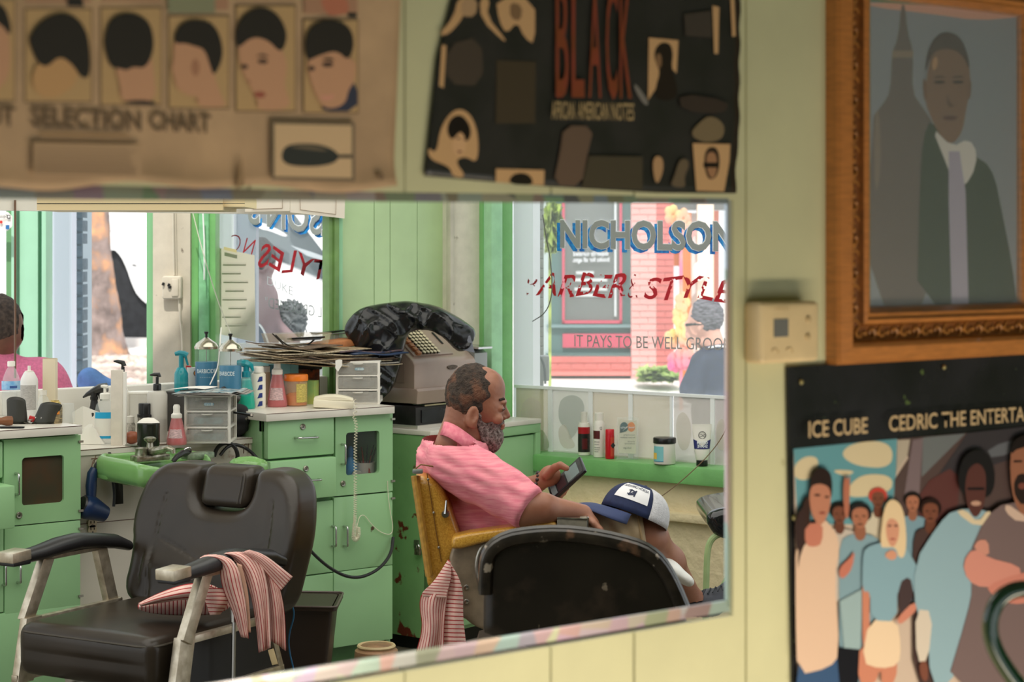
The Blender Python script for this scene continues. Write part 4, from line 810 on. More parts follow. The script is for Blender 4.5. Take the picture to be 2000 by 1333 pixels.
ware('sanitizer_bottle', 'clear pump bottle of hand sanitizer with a white and blue label', 'bottle', 205, 867, ST, [('bottle', clear, [(0, 0), (19, 0), (20.5, 3), (20.5, 62), (17, 76), (10, 84), (8, 88)], {'flat': .6}), ('pump_collar', white, [(10, 87), (10, 97), (7, 99), (3, 99), (3, 108), (0, 108)]), ('pump_head', white, [2.2, 3.4, 3.6, 2], {'tube': [(-8, 0, 112), (-2, 0, 112), (4, 0, 111), (5, 0, 108)]}),
    ('label', wht, [(21, 14), (21, 54)], {'arc': (-pi/2-1.05, -pi/2+1.1), 'seg': 12, 'flat': .62}), ('label_top', M('sanitizer_blue', (40, 170, 220), .4), [(21.2, 50), (20.6, 62)], {'arc': (-pi/2-1.0, -pi/2+1.1), 'seg': 12, 'flat': .63}), ('label_foot', MATS['sanitizer_blue'], [(21.3, 11), (21.3, 16)], {'arc': (-pi/2-.9, -pi/2+1.1), 'seg': 12, 'flat': .63})])
ware('neck_strip_box', 'tall narrow white carton of neck strips, torn on its side', 'box', 231, 870, ST, [('carton', M('carton_white', (232, 222, 208), .6, var=.06, vs=20), 0, {'box': (22, 14, 147), 'c': (-2, 0, 73.5), 'bev': .5}), ('torn_side', wht, 0, {'box': (8, 11, 143), 'c': (11.5, 1, 71.5), 'bev': 1})])
ware('lotion_bottle', 'milky bottle with a black pump head behind the tall white carton', 'bottle', 240, 857, ST, [('bottle', clearw, [(0, 0), (13, 0), (14, 3), (14, 84), (8, 98), (6, 100)]), ('pump_collar', blackp, [(6.5, 99), (6.5, 128), (3.5, 130), (3.5, 140), (0, 141)]), ('pump_head', blackp, [1.5, 3.5, 5, 5.5], {'tube': [(-18, 0, 151), (-10, 0, 150.5), (0, 0, 148), (2, 0, 141)]})])
ware('pill_bottle', 'small white bottle with tilted white cap right of the tall carton', 'bottle', 255, 862, ST, [('bottle', M('label_speckle', (220, 214, 200), .5, var=.4, vs=90), [(0, 0), (9, 0), (9.5, 32), (6, 38)]), ('cap', white, [(7.5, 36), (7.5, 48), (0, 50)])])
ware('shave_brush', 'round reddish brown brush handle lying beside the dark cup', 'brush', 258, 868, ST, [('handle', M('red_wood', (150, 84, 56), .4), [(0, -15), (9, -13), (13, -3), (11, 8), (5, 14), (0, 15)], {'tilt': (0, pi/2, .3), 'c': (0, 0, 13)})])
ware('scissors', 'steel scissors lying flat by the brown brush', 'scissors', 258, 872, ST, [('blade', steel, 0, {'box': (26, 3, 1.6), 'c': (0, 0, 1), 'rot': (0, 0, .12)}), ('blade', steel, 0, {'box': (24, 3, 1.6), 'c': (-2, 2, 2.4), 'rot': (0, 0, -.15)})])
ware('storage_tub', 'frosted white storage tub at the back of the counter', 'tub', 275, 856, ST, [('tub', clearw, [(0, 0), (26, 0), (30, 86), (31, 88), (29, 88)], {'flat': .6, 'seg': 24}), ('rim', white, [(30, 86), (32, 88), (31, 91), (29, 91)], {'flat': .6, 'seg': 24})])
ware('pomade_jar', 'silver printed jar with a black lid behind the dark cup', 'jar', 284, 864, ST, [('jar', M('silver_print', (176, 168, 150), .35, var=.6, vs=70, rgb2=(60, 54, 46)), [(0, 0), (14.5, 0), (15, 3), (15, 48), (14, 50)]), ('collar', blackp, [(16, 49), (16, 54), (14, 55)]), ('lid', blackp, [(13.5, 54), (13.5, 74), (12.5, 76), (0, 76)])])
ware('mixing_cup', 'dark square cup topped with white cotton, beside the sink tap', 'cup', 290, 872, ST, [('cup', M('dark_cup', (34, 36, 30), .2), [(0, 0), (20, 0), (22, 3), (22.5, 44), (21, 45)], {'flat': .7}), ('cotton', M('cotton', (240, 236, 226), .9), [(0, 56), (10, 55), (18, 50), (22, 46), (0, 45)], {'flat': .6})])
ware('gel_bottle', 'big clear square bottle with a black pump, half full of grey gel', 'bottle', 307, 863, ST, [('bottle', clearw, [(0, 0), (19, 0), (20, 3), (20, 92), (17, 98), (8, 100)]), ('gel', tint('grey_gel', (110, 116, 112), .5), [(0, 1), (18, 1), (18.5, 44), (0, 44)]), ('collar', blackp, [(8, 99), (8, 110), (7, 113), (3, 114), (3, 126), (0, 127)]), ('pump_head', blackp, [1.5, 3.5, 4.5, 4.5], {'tube': [(-14, 0, 130), (-6, 0, 131), (3, 0, 131), (4, 0, 126)]})])
soapr = tint('red_soap', (200, 70, 80), .72)
def foam(label, px, by, z, hh=1.0):
    return ware('foam_soap', label, 'soap bottle', px, by, z, [('bottle', tint('pink_plastic', (226, 140, 140), .5), [(0, 0), (19, 0), (20.5, 3), (19, 14), (13, 46*hh), (10.5, 58*hh), (10, 62*hh)]), ('soap', soapr, [(0, 1.5), (18, 2), (18, 13), (12.5, 40*hh), (0, 42*hh)]),
        ('collar', white, [(10, 60*hh), (11, 62*hh), (10.5, 69*hh), (7, 72*hh), (6.5, 80*hh), (0, 80*hh)]), ('pump_head', white, [(6.5, 78*hh), (7, 86*hh), (5, 91*hh), (0, 92*hh)]), ('label', M('soap_label', (226, 190, 190), .5, var=.3, vs=120, stretch=(1, 1, 5)), [(19.3, 14), (15.4, 36*hh)], FR(.8))], 'foaming soap bottles')
foam('red foaming soap bottle in front of the small white drawers', 345, 869, ST, .86); foam('red foaming soap bottle standing between the powder bottle and the orange-lidded jar', 541.5, 795, CT, 1.05)
def drawers(label, px, by, z, w, h, d, stuff, rz=RZ):
    loc = onz(px, by, z); s = (loc.x*C_+loc.y*S)/F; W, Hh, D = w*s, h*s, d; t = thing('drawer_unit', label, 'drawer unit', loc, rz, 'small plastic drawer units')
    for x in (-W/2+.003, W/2-.003):
        for y in (.004, D-.004): m = MB(); m.box((x, y, Hh/2), (.010, .010, Hh), bev=.001); m.build('corner_post', white, t)
    for i in range(4):
        z_ = Hh*i/3; z_ = min(max(z_, .004), Hh-.004)
        m = MB(); m.box((0, D/2, z_), (W, D, .007), bev=.001); m.build('tray', white, t)
    m = MB(); m.box((0, D-.003, Hh/2), (W, .004, Hh)); m.build('back', white, t)
    for i in range(3):
        zc = Hh*(i+.5)/3; hh = Hh/3-.012
        m = MB(); m.box((0, -.003, zc), (W-.012, .003, hh), bev=.001); m.box((0, D/2, zc-hh/2+.002), (W-.014, D-.02, .002)); m.box((-W/2+.011, D/2, zc), (.002, D-.02, hh)); m.box((W/2-.011, D/2, zc), (.002, D-.02, hh)); dr = m.build('drawer', MG('smoky_drawer', (196, 194, 186), .2, .4), t)
        m = MB(); m.lathe([(.016, 0), (.020, .002), (.019, .006), (0, .004)], (0, -.006, zc+hh/2-.006), 14, pi, 2*pi, mat=Euler((0, 0, 0)).to_matrix().to_4x4()); m.build('finger_grip', clearw, dr)
        col = stuff[i]
        if col: m = MB(); m.box((rnd.uniform(-.005, .005), D*.35, zc-hh*.16), (W*.62, D*.5, hh*.5), rot=(0, 0, rnd.uniform(-.2, .2)), bev=.003); m.build('contents', M('contents_%d_%d_%d' % col, col, .6, var=.4, vs=60), dr)
    m = MB(); m.prism(rrect(.035, .010, .005, 3, .006, Hh*5/6-.002), (0, -.005, 0), (1, 0, 0), (0, 0, 1), .001); m.build('sticker', M('sticker', (214, 224, 222), .5, var=.4, vs=150, rgb2=(120, 160, 180)), t)
    return t
drawers('small three-drawer unit with smoky drawers under a magazine, on the counter', 405, 867, ST, 88, 94, .155, [(120, 168, 180), (84, 168, 190), (150, 140, 130)])
drawers('small three-drawer unit with clear drawers under the newspaper pile', 699, 790, CT, 84, 84, .15, [(120, 110, 110), (90, 110, 120), (130, 120, 110)])
bx_ = thing('storage_box', 'black box behind the small drawer unit carrying the two disinfectant jars', 'box', (0, 0, 0)); p = onb(410, 800, 6.16)
m = MB(); m.box((p.x+.02, 6.175, (ST+1.012)/2), (.30, .15, 1.012-ST), bev=.006); m.build('box_body', M('box_black', (40, 38, 36), .5), bx_); m = MB(); m.box((p.x+.02, 6.175, 1.011), (.305, .155, .008), bev=.003); m.build('lid', MATS['box_black'], bx_)
jarg = MG('jar_glass', (225, 235, 238), .03, .09); blue = tint('blue_liquid', (0, 118, 158), .93, .3); lidm = M('jar_lid_metal', (206, 200, 182), .2, .9, var=.1, vs=30)
for px, top, lab, g, lv in ((403, 646, 'tall glass disinfectant jar with lettering, left of the pair of blue-filled jars', 0, 58), (450, 652, 'tall glass disinfectant jar half hidden behind the teal spray bottle', 0, 55)):
    b0 = 765 if px == 403 else 769
    t = ware('disinfectant_jar', lab, 'jar', px, b0, 1.016, [('glass', jarg, [(0, 0), (21, 0), (22.5, 2), (22.5, 84), (22, 85)]), ('liquid', blue, [(0, 1.5), (21.3, 2), (21.6, lv), (0, lv)]), ('lid', lidm, [(23, 83), (23.5, 88), (22, 90), (20, 94), (10, 101), (6, 104), (5, 105), (0, 106)]), ('knob', blackp, [(2.6, 104), (2.4, 111), (4.5, 115), (4.2, 117), (0, 117)]), ('basket_rod', steel, .8, {'tube': [(0, 0, 4), (0, 0, 104)]})], 'disinfectant jars')
    if px == 403: writing(t, 'BARBICIDE', -15, 37, 36, 8, -22.9, whink, offset=.01); writing(t, '* * * * * *', -9, 27, 24, 2.5, -22.9, whink)
    else: writing(t, 'BARBICIDE', -19, 36, 30, 8, -22.9, whink, offset=.01)
teal = tint('teal_plastic', (20, 150, 160), .8, .1)
ware('spray_bottle', 'small teal spray bottle left of the disinfectant jars', 'spray bottle', 354, 766, 1.016, [('bottle', teal, [(0, 0), (13, 0), (14, 4), (13.5, 36), (9, 46), (7, 48)]), ('trigger_head', M('teal_solid', (22, 128, 140), .3), [4, 5.5, 6, 6], {'tube': [(-12, 0, 74), (-4, 0, 76), (6, 0, 74), (12, 0, 71)]}), ('neck', MATS['teal_solid'], 5, {'tube': [(0, 0, 47), (0, 0, 72)]}), ('trigger', MATS['teal_solid'], [3, 2], {'tube': [(8, 0, 70), (13, 0, 52)]})])
ware('ointment_tube', 'white and red tube with an orange round emblem beside the left jar', 'tube', 379, 764, 1.016, [('tube', wht, [(0, 0), (9, 0), (10, 8), (15, 46)], {'flat': .5}), ('red_end', MATS['red_plastic'], 0, {'box': (10, 6, 14), 'c': (-11, 1, 42), 'rot': (0, .1, 0)}), ('emblem', M('emblem_orange', (226, 130, 30), .5), [(0, .2), (5.5, .2), (5.5, 0)], {'tilt': (pi/2, 0, 0), 'c': (7, -8.4, 35)}), ('emblem_ring', dkink, [(5.4, .1), (6.8, .1), (6.8, 0)], {'tilt': (pi/2, 0, 0), 'c': (7, -8.4, 35)})])
mg = thing('magazine', 'open magazine with coloured photos lying on the small drawer unit', 'magazine', onz(405, 867, ST)+Vector((0, 0, .0)), RZ); s = 6.5/F
mgm = M('magazine_print', (214, 206, 196), .35, var=1, vs=34, rgb2=(60, 130, 150), wear=(((60, 54, 60), .56, .6, 50), ((206, 150, 90), .66, .7, 30)))
for k in range(3):
    m = MB(); P = [[((u-.5)*.235+.012*k+.004*sin(v*3), (v-.5)*.19+.06-.01*k, 94*s+.004+.003*(2-k)+.006*abs(sin(u*3.1))+.006*(u > .9)) for v in np.linspace(0, 1, 8)] for u in np.linspace(0, 1, 16)]
    m.grid(P); o = m.build('page', mgm if k == 0 else M('page_edge', (150, 146, 140), .6), mg, 25); sd = o.modifiers.new('t', 'SOLIDIFY'); sd.thickness = .0012
m = MB(); P = [[((u-.5)*.16-.10+.03*v, (v-.5)*.12+.13, 94*s+.012+.010*sin(u*2.4)) for v in np.linspace(0, 1, 6)] for u in np.linspace(0, 1, 10)]; m.grid(P); m.build('loose_page', wht, mg, 25)
# drawer cabinet top
t = ware('spray_bottle', 'teal spray bottle with green liquid at the corner of the drawer cabinet', 'spray bottle', 481, 799, CT, [('bottle', tint('teal_clear', (50, 190, 180), .5, .05), [(0, 0), (17, 0), (18, 4), (15, 30), (9, 60), (8, 63)], {'flat': .7}), ('liquid', tint('green_liquid', (40, 190, 90), .75), [(0, 1), (16, 1.5), (16.5, 5), (14.5, 26), (0, 26)], {'flat': .7}), ('collar', MATS['teal_solid'], [(8.5, 62), (8.5, 72), (6, 74), (0, 74)]), ('trigger_head', teal, [5, 7, 8, 5, 2], {'tube': [(-18, 0, 90), (-10, 0, 90), (0, 0, 88), (10, 0, 84), (14, 0, 74)]}), ('neck', MATS['teal_solid'], 6, {'tube': [(0, 0, 73), (0, 0, 86)]})])
t = ware('powder_bottle', 'white talc bottle with slanting blue blocks down its front', 'bottle', 505, 797, CT, [('bottle', M('talc_white', (238, 232, 216), .45), [(0, 0), (13, 0), (14, 2), (14, 66), (10, 70)], {'flat': .7}), ('cap', white, [(10.5, 69), (10.5, 79), (9, 81), (0, 81)])])
s = t['s']
for i, z in enumerate((8, 24, 40, 56)):
    m = MB(); m.prism([(-1, z-5), (9, z-3), (9, z+6), (3, z+5)], (0, -10.2*s, 0), (s, 0, 0), (0, 0, s), .4); m.build('blue_block', blueink, t, 0)
ware('powder_bottle', 'beige bottle partly hidden behind the white talc bottle', 'bottle', 519, 790, CT, [('bottle', M('talc_beige', (200, 176, 150), .5), [(0, 0), (9, 0), (9.5, 2), (9.5, 60), (8, 64)]), ('cap', white, [(8.5, 63), (8.5, 74), (0, 75)])])
t = ware('cotton_jar', 'clear round jar of orange gel with a bright orange screw lid', 'jar', 578, 793, CT, [('jar', tint('amber_clear', (236, 190, 150), .35), [(0, 0), (21, 0), (22.5, 3), (22.5, 48), (21, 51)]), ('gel', tint('orange_gel', (222, 120, 40), .8), [(0, 1), (21, 2), (21.3, 20), (12, 26), (0, 24)]), ('lid', M('orange_plastic', (240, 130, 40), .35), [(23.5, 49), (24, 51), (24, 59), (22.5, 62), (0, 62)])])
m = MB(); s = t['s']; m.lathe([(22.9*s, 8*s), (22.9*s, 44*s)], (0, 0, 0), 10, -pi/2+.15, -pi/2+1.3); m.build('label', M('yellow_label', (226, 206, 110), .5, var=.3, vs=120, stretch=(1, 1, 6)), t)
ware('carton', 'pale green carton behind the orange-lidded jar', 'box', 604, 789, CT, [('carton', M('carton_green', (150, 200, 120), .5, var=.3, vs=18, rgb2=(196, 206, 110)), 0, {'box': (32, 20, 46), 'c': (0, 0, 23), 'rot': (0, 0, -.35), 'bev': .5})])
ware('tin', 'dark tin with orange and black pattern behind the green carton', 'tin', 598, 783, CT, [('tin', M('tin_dark', (50, 44, 40), .4, var=.8, vs=60, rgb2=(170, 80, 40)), 0, {'box': (52, 10, 62), 'c': (0, 0, 31), 'bev': 1}), ('lid', blackp, 0, {'box': (54, 14, 20), 'c': (4, 0, 71), 'bev': 3})])
t = ware('blue_folder', 'pale blue printed card standing upright under the newspaper pile', 'card', 536, 785, CT, [('card', M('blue_card', (150, 204, 204), .6), 0, {'box': (94, 1.6, 86), 'c': (0, 0, 43)}), ('fold', M('blue_card_dark', (120, 176, 180), .6), 0, {'box': (.8, 1, 86), 'c': (32, -1, 43)}), ('print_lines', M('card_print', (90, 140, 150), .6, var=.5, vs=90, stretch=(1, 1, 9)), 0, {'box': (22, .4, 40), 'c': (0, -1, 52)})])
ware('wood_stand', 'wooden rack holding up the left end of the newspaper pile', 'rack', 497, 782, CT, [('upright', M('rack_wood', (140, 104, 74), .6), 0, {'box': (8, 14, 92), 'c': (-2, 0, 46)}), ('top_rail', wht, 0, {'box': (40, 16, 4), 'c': (8, 0, 94)})])
# telephone
ph = thing('telephone', 'cream slimline telephone lying on the drawer cabinet', 'telephone', onz(652, 797, CT), RZ+.06); s = 7.0/F; crm = M('cream_plastic', (232, 224, 200), .35)
m = MB(); m.box((0, 0, 8*s), (78*s, .085, 15*s), rot=(0, radians(3), 0), bev=.006); m.build('cradle', crm, ph)
P = []
for i in range(15):
    u = i/14*2-1; zt = (26-6*u*u-1.6*u)*s; zb = (16-1.2*u)*s; yy = .034*(1-.1*u*u)
    P.append([(u*38*s, -yy, zb), (u*38*s, -yy, zt-3*s), (u*37*s, -yy*.7, zt), (u*37*s, yy*.7, zt), (u*38*s, yy, zt-3*s), (u*38*s, yy, zb)])
m = MB(); m.grid(P, closed_v=True, cap=True); m.build('handset', crm, ph)
cc = thing('coiled_cable', 'cream coiled telephone cable hanging down the front of the drawer cabinet', 'cord', (0, 0, 0))
path = smoothline([onb(693, 782, CF-.06), onb(697, 800, CF-.05), onb(690, 812, CF-.04), onb(697, 830, CF-.045), onb(694, 860, CF-.045), onb(694, 930, CF-.045), onb(694, 1000, CF-.04), onb(692, 1040, CF-.04), onb(690, 1052, CF-.04), onb(696, 1056, CF-.04), onb(701, 1046, CF-.04), onb(699, 1030, CF-.04)], 4)
path = [Vector(p) for p in path]; Ls = [0]
for a, b in zip(path, path[1:]): Ls.append(Ls[-1]+(b-a).length)
pts = []; pitch0 = .0075
ph_ = 0; d = 0
while d < Ls[-1]:
    i = max(0, min(len(path)-2, int(np.searchsorted(Ls, d))-1)); f = (d-Ls[i])/(Ls[i+1]-Ls[i]); c = path[i].lerp(path[i+1], f); tdir = (path[i+1]-path[i]).normalized()
    x = tdir.cross(Vector((0, 1, 0))).normalized(); y = x.cross(tdir); fr = d/Ls[-1]; pit = .016 if fr < .12 else (.0105 if fr < .55 else (.008 if fr < .75 else .0042)); r = .0055 if fr < .8 else .0075
    pts.append(c+x*cos(ph_)*r+y*sin(ph_)*r); ph_ += pi/5; d += pit/10
m = MB(); m.tube(pts, .0013, 5); m.build('coil', crm, cc)
m = MB(); m.tube(smoothline([onb(697, 1030, CF-.03), onb(702, 1008, CF-.02), onb(712, 1006, CF-.01), onb(726, 1026, CF-.01), onb(745, 1042, CF-.01), onb(765, 1046, CF-.01), onb(768, 1028, CF-.01), onb(762, 1000, CF-.008), onb(758, 968, CF-.006), onb(757, 940, CF-.004)], 3), .0014, 5); m.build('straight_lead', crm, cc)
# newspapers and what lies on them
news = thing('newspaper_pile', 'untidy yellowed newspapers and magazines piled on the rack and drawer unit', 'newspapers', (0, 0, 0)); nm = [M('newsprint_%d' % k, c, .8, var=.25, vs=30, stretch=(6, 1, 1)) for k, c in enumerate(((196, 178, 148), (170, 148, 116), (214, 200, 172), (120, 100, 82), (226, 220, 210)))]
lay = [(490, 740, 700, 3, 0), (520, 752, 694, 4, 2), (488, 700, 692, 3, 1), (560, 745, 690, 2, 3), (486, 690, 686, 3, 0), (500, 738, 683, 2, 2), (490, 655, 677, 3, 1), (520, 700, 674, 2, 0), (492, 640, 668, 2, 3), (600, 752, 702, 3, 4)]
for k, (x0, x1, y, th, ci) in enumerate(lay):
    for dup in range(2):
        A = onb(x0+rnd.uniform(-4, 4), y+2, 6.10); B = onb(x1-16+rnd.uniform(-12, 2), y+rnd.uniform(-1, 3), 6.10); d0, d1_ = rnd.uniform(.16, .20), rnd.uniform(.04, .08); sag = rnd.uniform(.004, .012)
        P = []
        for i in range(18):
            u = i/17; x = L2(A.x, B.x, u); z = L2(A.z, B.z, u)-sag*sin(pi*u)+.003*sin(u*9+k)-dup*.0045
            P.append([(x+.02*(v-1), 6.10-d0+(d0+d1_)*v, z+.002*sin(v*5+k+u*6)) for v in (0, .3, .6, 1)])
        m = MB(); m.grid(P); o = m.build('newspaper', nm[(ci+dup) % 5], news, 30); sd = o.modifiers.new('t', 'SOLIDIFY'); sd.thickness = .0035
m = MB(); A = onb(655, 705, 5.9); m.grid([[A+Vector((x, -.002*x, z+.004*sin(x*90))) for z in (0, -.02, -.045+abs(x-.012)*1.4)] for x in np.linspace(0, .03, 6)]); m.build('hanging_scrap', wht, news, 20)
for nm_, lab, cat, x0, x1, yy, bb, mt, zz in (('magazine', 'folded dark magazine on the right of the newspaper pile', 'magazine', 636, 758, 688, 6.0, M('dark_mag', (120, 96, 88), .4, var=.6, vs=40, rgb2=(40, 50, 80)), 0), ('magazine', 'glossy blue-edged magazine under the folded dark one', 'magazine', 664, 768, 692, 5.98, M('blue_mag', (44, 60, 90), .35), 0)):
    t = thing(nm_, lab, cat, (0, 0, 0)); A = onb(x0, yy, bb); B = onb(x1, yy, bb); m = MB(); P = [[(L2(A.x, B.x, u), bb-.1+.2*v, A.z+.006*(1-u)+.004*sin(u*8)+.002*v) for v in (0, .5, 1)] for u in np.linspace(0, 1, 14)]; m.grid(P); o = m.build('pages', mt, t, 25); sd = o.modifiers.new('t', 'SOLIDIFY'); sd.thickness = .006
t = thing('book', 'thick paperback with an orange spine lying open on the newspapers', 'book', (0, 0, 0)); A = onb(620, 684, 6.05); B = onb(692, 676, 6.05)
m = MB(); m.box(((A.x+B.x)/2, 6.08, (A.z+B.z)/2+.012), (B.x-A.x, .11, .03), rot=(0, -.10, 0), bev=.01, seg=3); m.build('spine', M('orange_book', (196, 128, 80), .5, var=.15, vs=30), t); m = MB(); m.box((A.x-.012, 6.08, A.z+.008), (.03, .11, .024), rot=(0, -.2, 0), bev=.006); m.build('page_block', nm[0], t)
t = thing('bowl_tray', 'clear plastic tray with loops of wire on the newspapers', 'tray', (0, 0, 0)); A = onb(530, 672, 6.08); B = onb(622, 668, 6.08)
m = MB(); m.prism([(0, 0), (B.x-A.x, 0), (B.x-A.x+.02, .05), (-.02, .05)], (A.x, 6.02, A.z-.012), (1, 0, 0), (0, 0, 1), -.1); m.build('tray_body', MG('yellowed_clear', (206, 190, 150), .1, .3), t, 0)
m = MB(); m.tube(smoothline([onb(538, 655, 6.0), onb(555, 672, 6.0), onb(575, 680, 6.0), onb(600, 676, 6.0), onb(618, 660, 6.0)], 3), .003, 6); m.tube([onb(532, 652, 6.0), onb(556, 676, 6.0)], .0022, 6); m.build('wire', M('dull_black', (50, 46, 40), .6), t)
t = ware('plate', 'white oval plate with faint blue marks on top of the newspapers', 'plate', 598, 668, None, [('plate', M('plate_white', (226, 232, 238), .2, var=.15, vs=30, rgb2=(150, 180, 210)), [(0, 3), (28, 3), (36, 8), (37, 9), (35, 8.5), (28, 5), (0, 4.5)], {'seg': 28, 'flat': .9, 'tilt': (-.05, -.05, 0)}), ('dark_rim', blackp, [(36.5, 5.5), (37.5, 7), (37.5, 8.6), (36.5, 9)], {'seg': 28, 'flat': .9, 'tilt': (-.05, -.05, 0)})], Y=7.15)
t = thing('clear_box', 'clear plastic box at the right end of the newspapers', 'box', (0, 0, 0)); A = onb(640, 676, 6.12); B = onb(700, 676, 6.12)
m = MB(); m.box(((A.x+B.x)/2, 6.17, A.z+.022), (B.x-A.x, .12, .045), bev=.002); m.build('box_body', clear, t); m = MB(); m.box(((A.x+B.x)/2+.004, 6.17, A.z+.047), (B.x-A.x+.02, .13, .004)); m.build('lid', M('clear_lid', (120, 124, 120), .2), t, 0)
m = MB(); m.box(((A.x+B.x)/2-.07, 6.12, A.z+.052), (.14, .03, .005), rot=(0, -.06, .1)); tag(m.build('razor_case', blackp, None), 'flat black strip lying across the clear box and plate', 'case')
# black strap, cap and handle at the corner
t = thing('black_cap', 'black cap hanging at the left side of the drawer cabinet', 'cap', (0, 0, 0)); cpos = onb(462, 822, 5.93)
sdfobj('crown', lambda x, y, z: s_ell(x, y, z, cpos, (.035, .07, .062), (0, .2, 0))+.003*np.sin(z*160), cpos-Vector((.06, .1, .09)), cpos+Vector((.06, .1, .09)), .007, M('black_cloth', (30, 30, 32), .8), t)
m = MB(); m.lathe([(0, 0), (.006, 0), (.005, .003)], cpos+Vector((.0, -.068, .01)), 8, mat=Euler((pi/2, 0, 0)).to_matrix().to_4x4()); m.build('eyelet', steel, t)
t = thing('hand_mirror', 'black handle of a hand mirror sticking out over the drawer cabinet edge', 'hand mirror', (0, 0, 0)); A = onb(456, 806, 5.80); B = onb(494, 812, 5.76)
m = MB(); m.tube([A, A.lerp(B, .5), B], [.008, .009, .012], 10, flat=.5); m.build('handle', blackp, t); m = MB(); q = onb(491, 811, 5.742); m.lathe([(0, 0), (.005, 0), (.004, .002)], q, 10, mat=Euler((pi/2, 0, 0)).to_matrix().to_4x4()); m.build('hang_hole', lame, t)
t = thing('hair_clipper', 'dark clipper lying behind the magazine by the jars', 'clipper', (0, 0, 0)); A = onb(415, 760, 6.0); B = onb(468, 776, 5.95)
m = MB(); m.tube([A+Vector((0, 0, -.03)), A.lerp(B, .4)+Vector((0, 0, .0)), B+Vector((0, 0, -.01))], [.016, .022, .014], 12); m.build('body', M('clipper_black', (52, 50, 46), .4), t); m = MB(); m.tube(smoothline([onb(410, 752, 6.0), onb(418, 735, 6.0), onb(425, 720, 6.02), onb(428, 700, 6.04), onb(432, 640, 6.1)], 3), .0022, 6); m.build('white_cord', wht, t)
# things in the window of the drawer cabinet
t = ware('mug', 'white mug printed with a red tree, full of pens, inside the cabinet window', 'mug', 712, 934, .682, [('mug', M('mug_white', (222, 214, 204), .3), [(0, 0), (17, 0), (19, 3), (20.5, 33), (19, 33), (17.5, 5), (0, 4)])], Y=7.13)
s = t['s']; m = MB()
for k, (w_, z0, z1) in enumerate(((7, 8, 15), (5.6, 13, 20), (4, 18, 25))): m.prism([(9-w_, z0), (9+w_, z0), (9, z1)], (0, -19.6*s+.004, 0), (s, 0, 0), (0, 0, s), 1.0)
m.box((9*s, -19.0*s, 6*s), (3*s, 3*s, 5*s)); m.build('tree_print', M('tree_red', (176, 30, 34), .6), t, 0)
for k, (x, lean, c) in enumerate(((-8, -9, (30, 28, 30)), (-2, -4, (160, 20, 30)), (3, 3, (30, 28, 30)), (9, 6, (190, 30, 40)), (13, 9, (60, 50, 50)), (6, 12, (30, 28, 30)))):
    p = ware('pen', ['black pen leaning left in the mug', 'dark red pen in the mug', 'black marker upright in the mug', 'red pen right of the marker in the mug', 'grey pen leaning right in the mug', 'black pen leaning furthest right in the mug'][k], 'pen', 712, 934, .70, [('barrel', M('pen_%d%d%d' % c, c, .35), [1.6, 1.6, 1.0], {'tube': [(x*.5, 3*(k % 2), 2), (x+lean*.5, 2, 36), (x+lean, 2, 48+k % 3*4)]})], 'pens in the cabinet mug', Y=7.14)
t = ware('blue_roll', 'bright blue plastic bottle inside the cabinet window', 'bottle', 684, 935, .682, [('bottle', M('blue_plastic', (50, 140, 200), .35), [(0, 0), (12, 0), (13, 3), (13, 30), (6, 42), (5, 46)]), ('cap', M('blue_dark', (30, 110, 170), .4), [(6, 45), (7, 60), (3, 66), (0, 66)])], Y=7.10)
ware('tape_roll', 'pale round roll in front of the mug inside the cabinet window', 'roll', 697, 936, .682, [('roll', M('roll_pale', (190, 190, 176), .5), [(3, -3), (10, -4), (10.5, 0), (10, 4), (3, 3), (3, -3)], {'tilt': (pi/2, 0, .2), 'c': (0, 0, 11)})], Y=7.06)
# hair dryer and strap on the white panel
hd = thing('hair_dryer', 'navy blue hair dryer hanging nose down from a wire hook', 'hair dryer', (0, 0, 0)); navy = M('navy_plastic', (30, 50, 86), .35); hb = SF-.05
m = MB(); m.tube([onb(184, 915, hb), onb(180, 925, hb), onb(178, 950, hb), onb(178, 975, hb)], [.012, .017, .019, .016], 14); m.build('grip', navy, hd)
m = MB(); m.tube([onb(160, 988, hb), onb(164, 990, hb), onb(176, 992, hb), onb(194, 1000, hb), onb(206, 1005, hb)], [.034, .040, .041, .032, .026], 18); m.build('barrel', navy, hd)
m = MB(); m.tube([onb(158, 987, hb), onb(161, 988, hb)], [.030, .034], 18); m.build('air_inlet', blackp, hd)
m = MB(); m.tube(smoothline([onb(184, 918, hb), onb(188, 905, hb), onb(197, 900, hb), onb(210, 910, hb), onb(220, 935, hb), onb(224, 965, hb), onb(222, 990, hb)], 3), [.008]*3+[.005]*200 if 0 else .005, 8); m.build('power_cord', M('cord_grey', (44, 46, 50), .5), hd)
m = MB(); m.tube([onb(178, 897, SF), onb(190, 896, SF-.015), onb(182, 900, SF-.03), onb(179, 912, hb)], .0018, 5); m.tube([onb(187, 890, SF-.02), onb(183, 906, SF-.03)], .0016, 5); m.build('wire_hook', MATS['rust'], hd)
st = thing('strop', 'black leather strop hanging on the white panel beside the hair dryer', 'strop', (0, 0, 0))
m = MB(); P = [onb(x, y, SF-.02-.002*i) for i, (x, y) in enumerate(((213, 884), (219, 900), (226, 925), (231, 950), (232, 985)))]; m.grid([[p+Vector((-w_, 0, 0)), p+Vector((w_, 0, 0))] for p, w_ in zip(P, (.004, .012, .014, .015, .015))]); o = m.build('strap', M('strap_black', (34, 34, 32), .5), st, 30); sd = o.modifiers.new('t', 'SOLIDIFY'); sd.thickness = .004
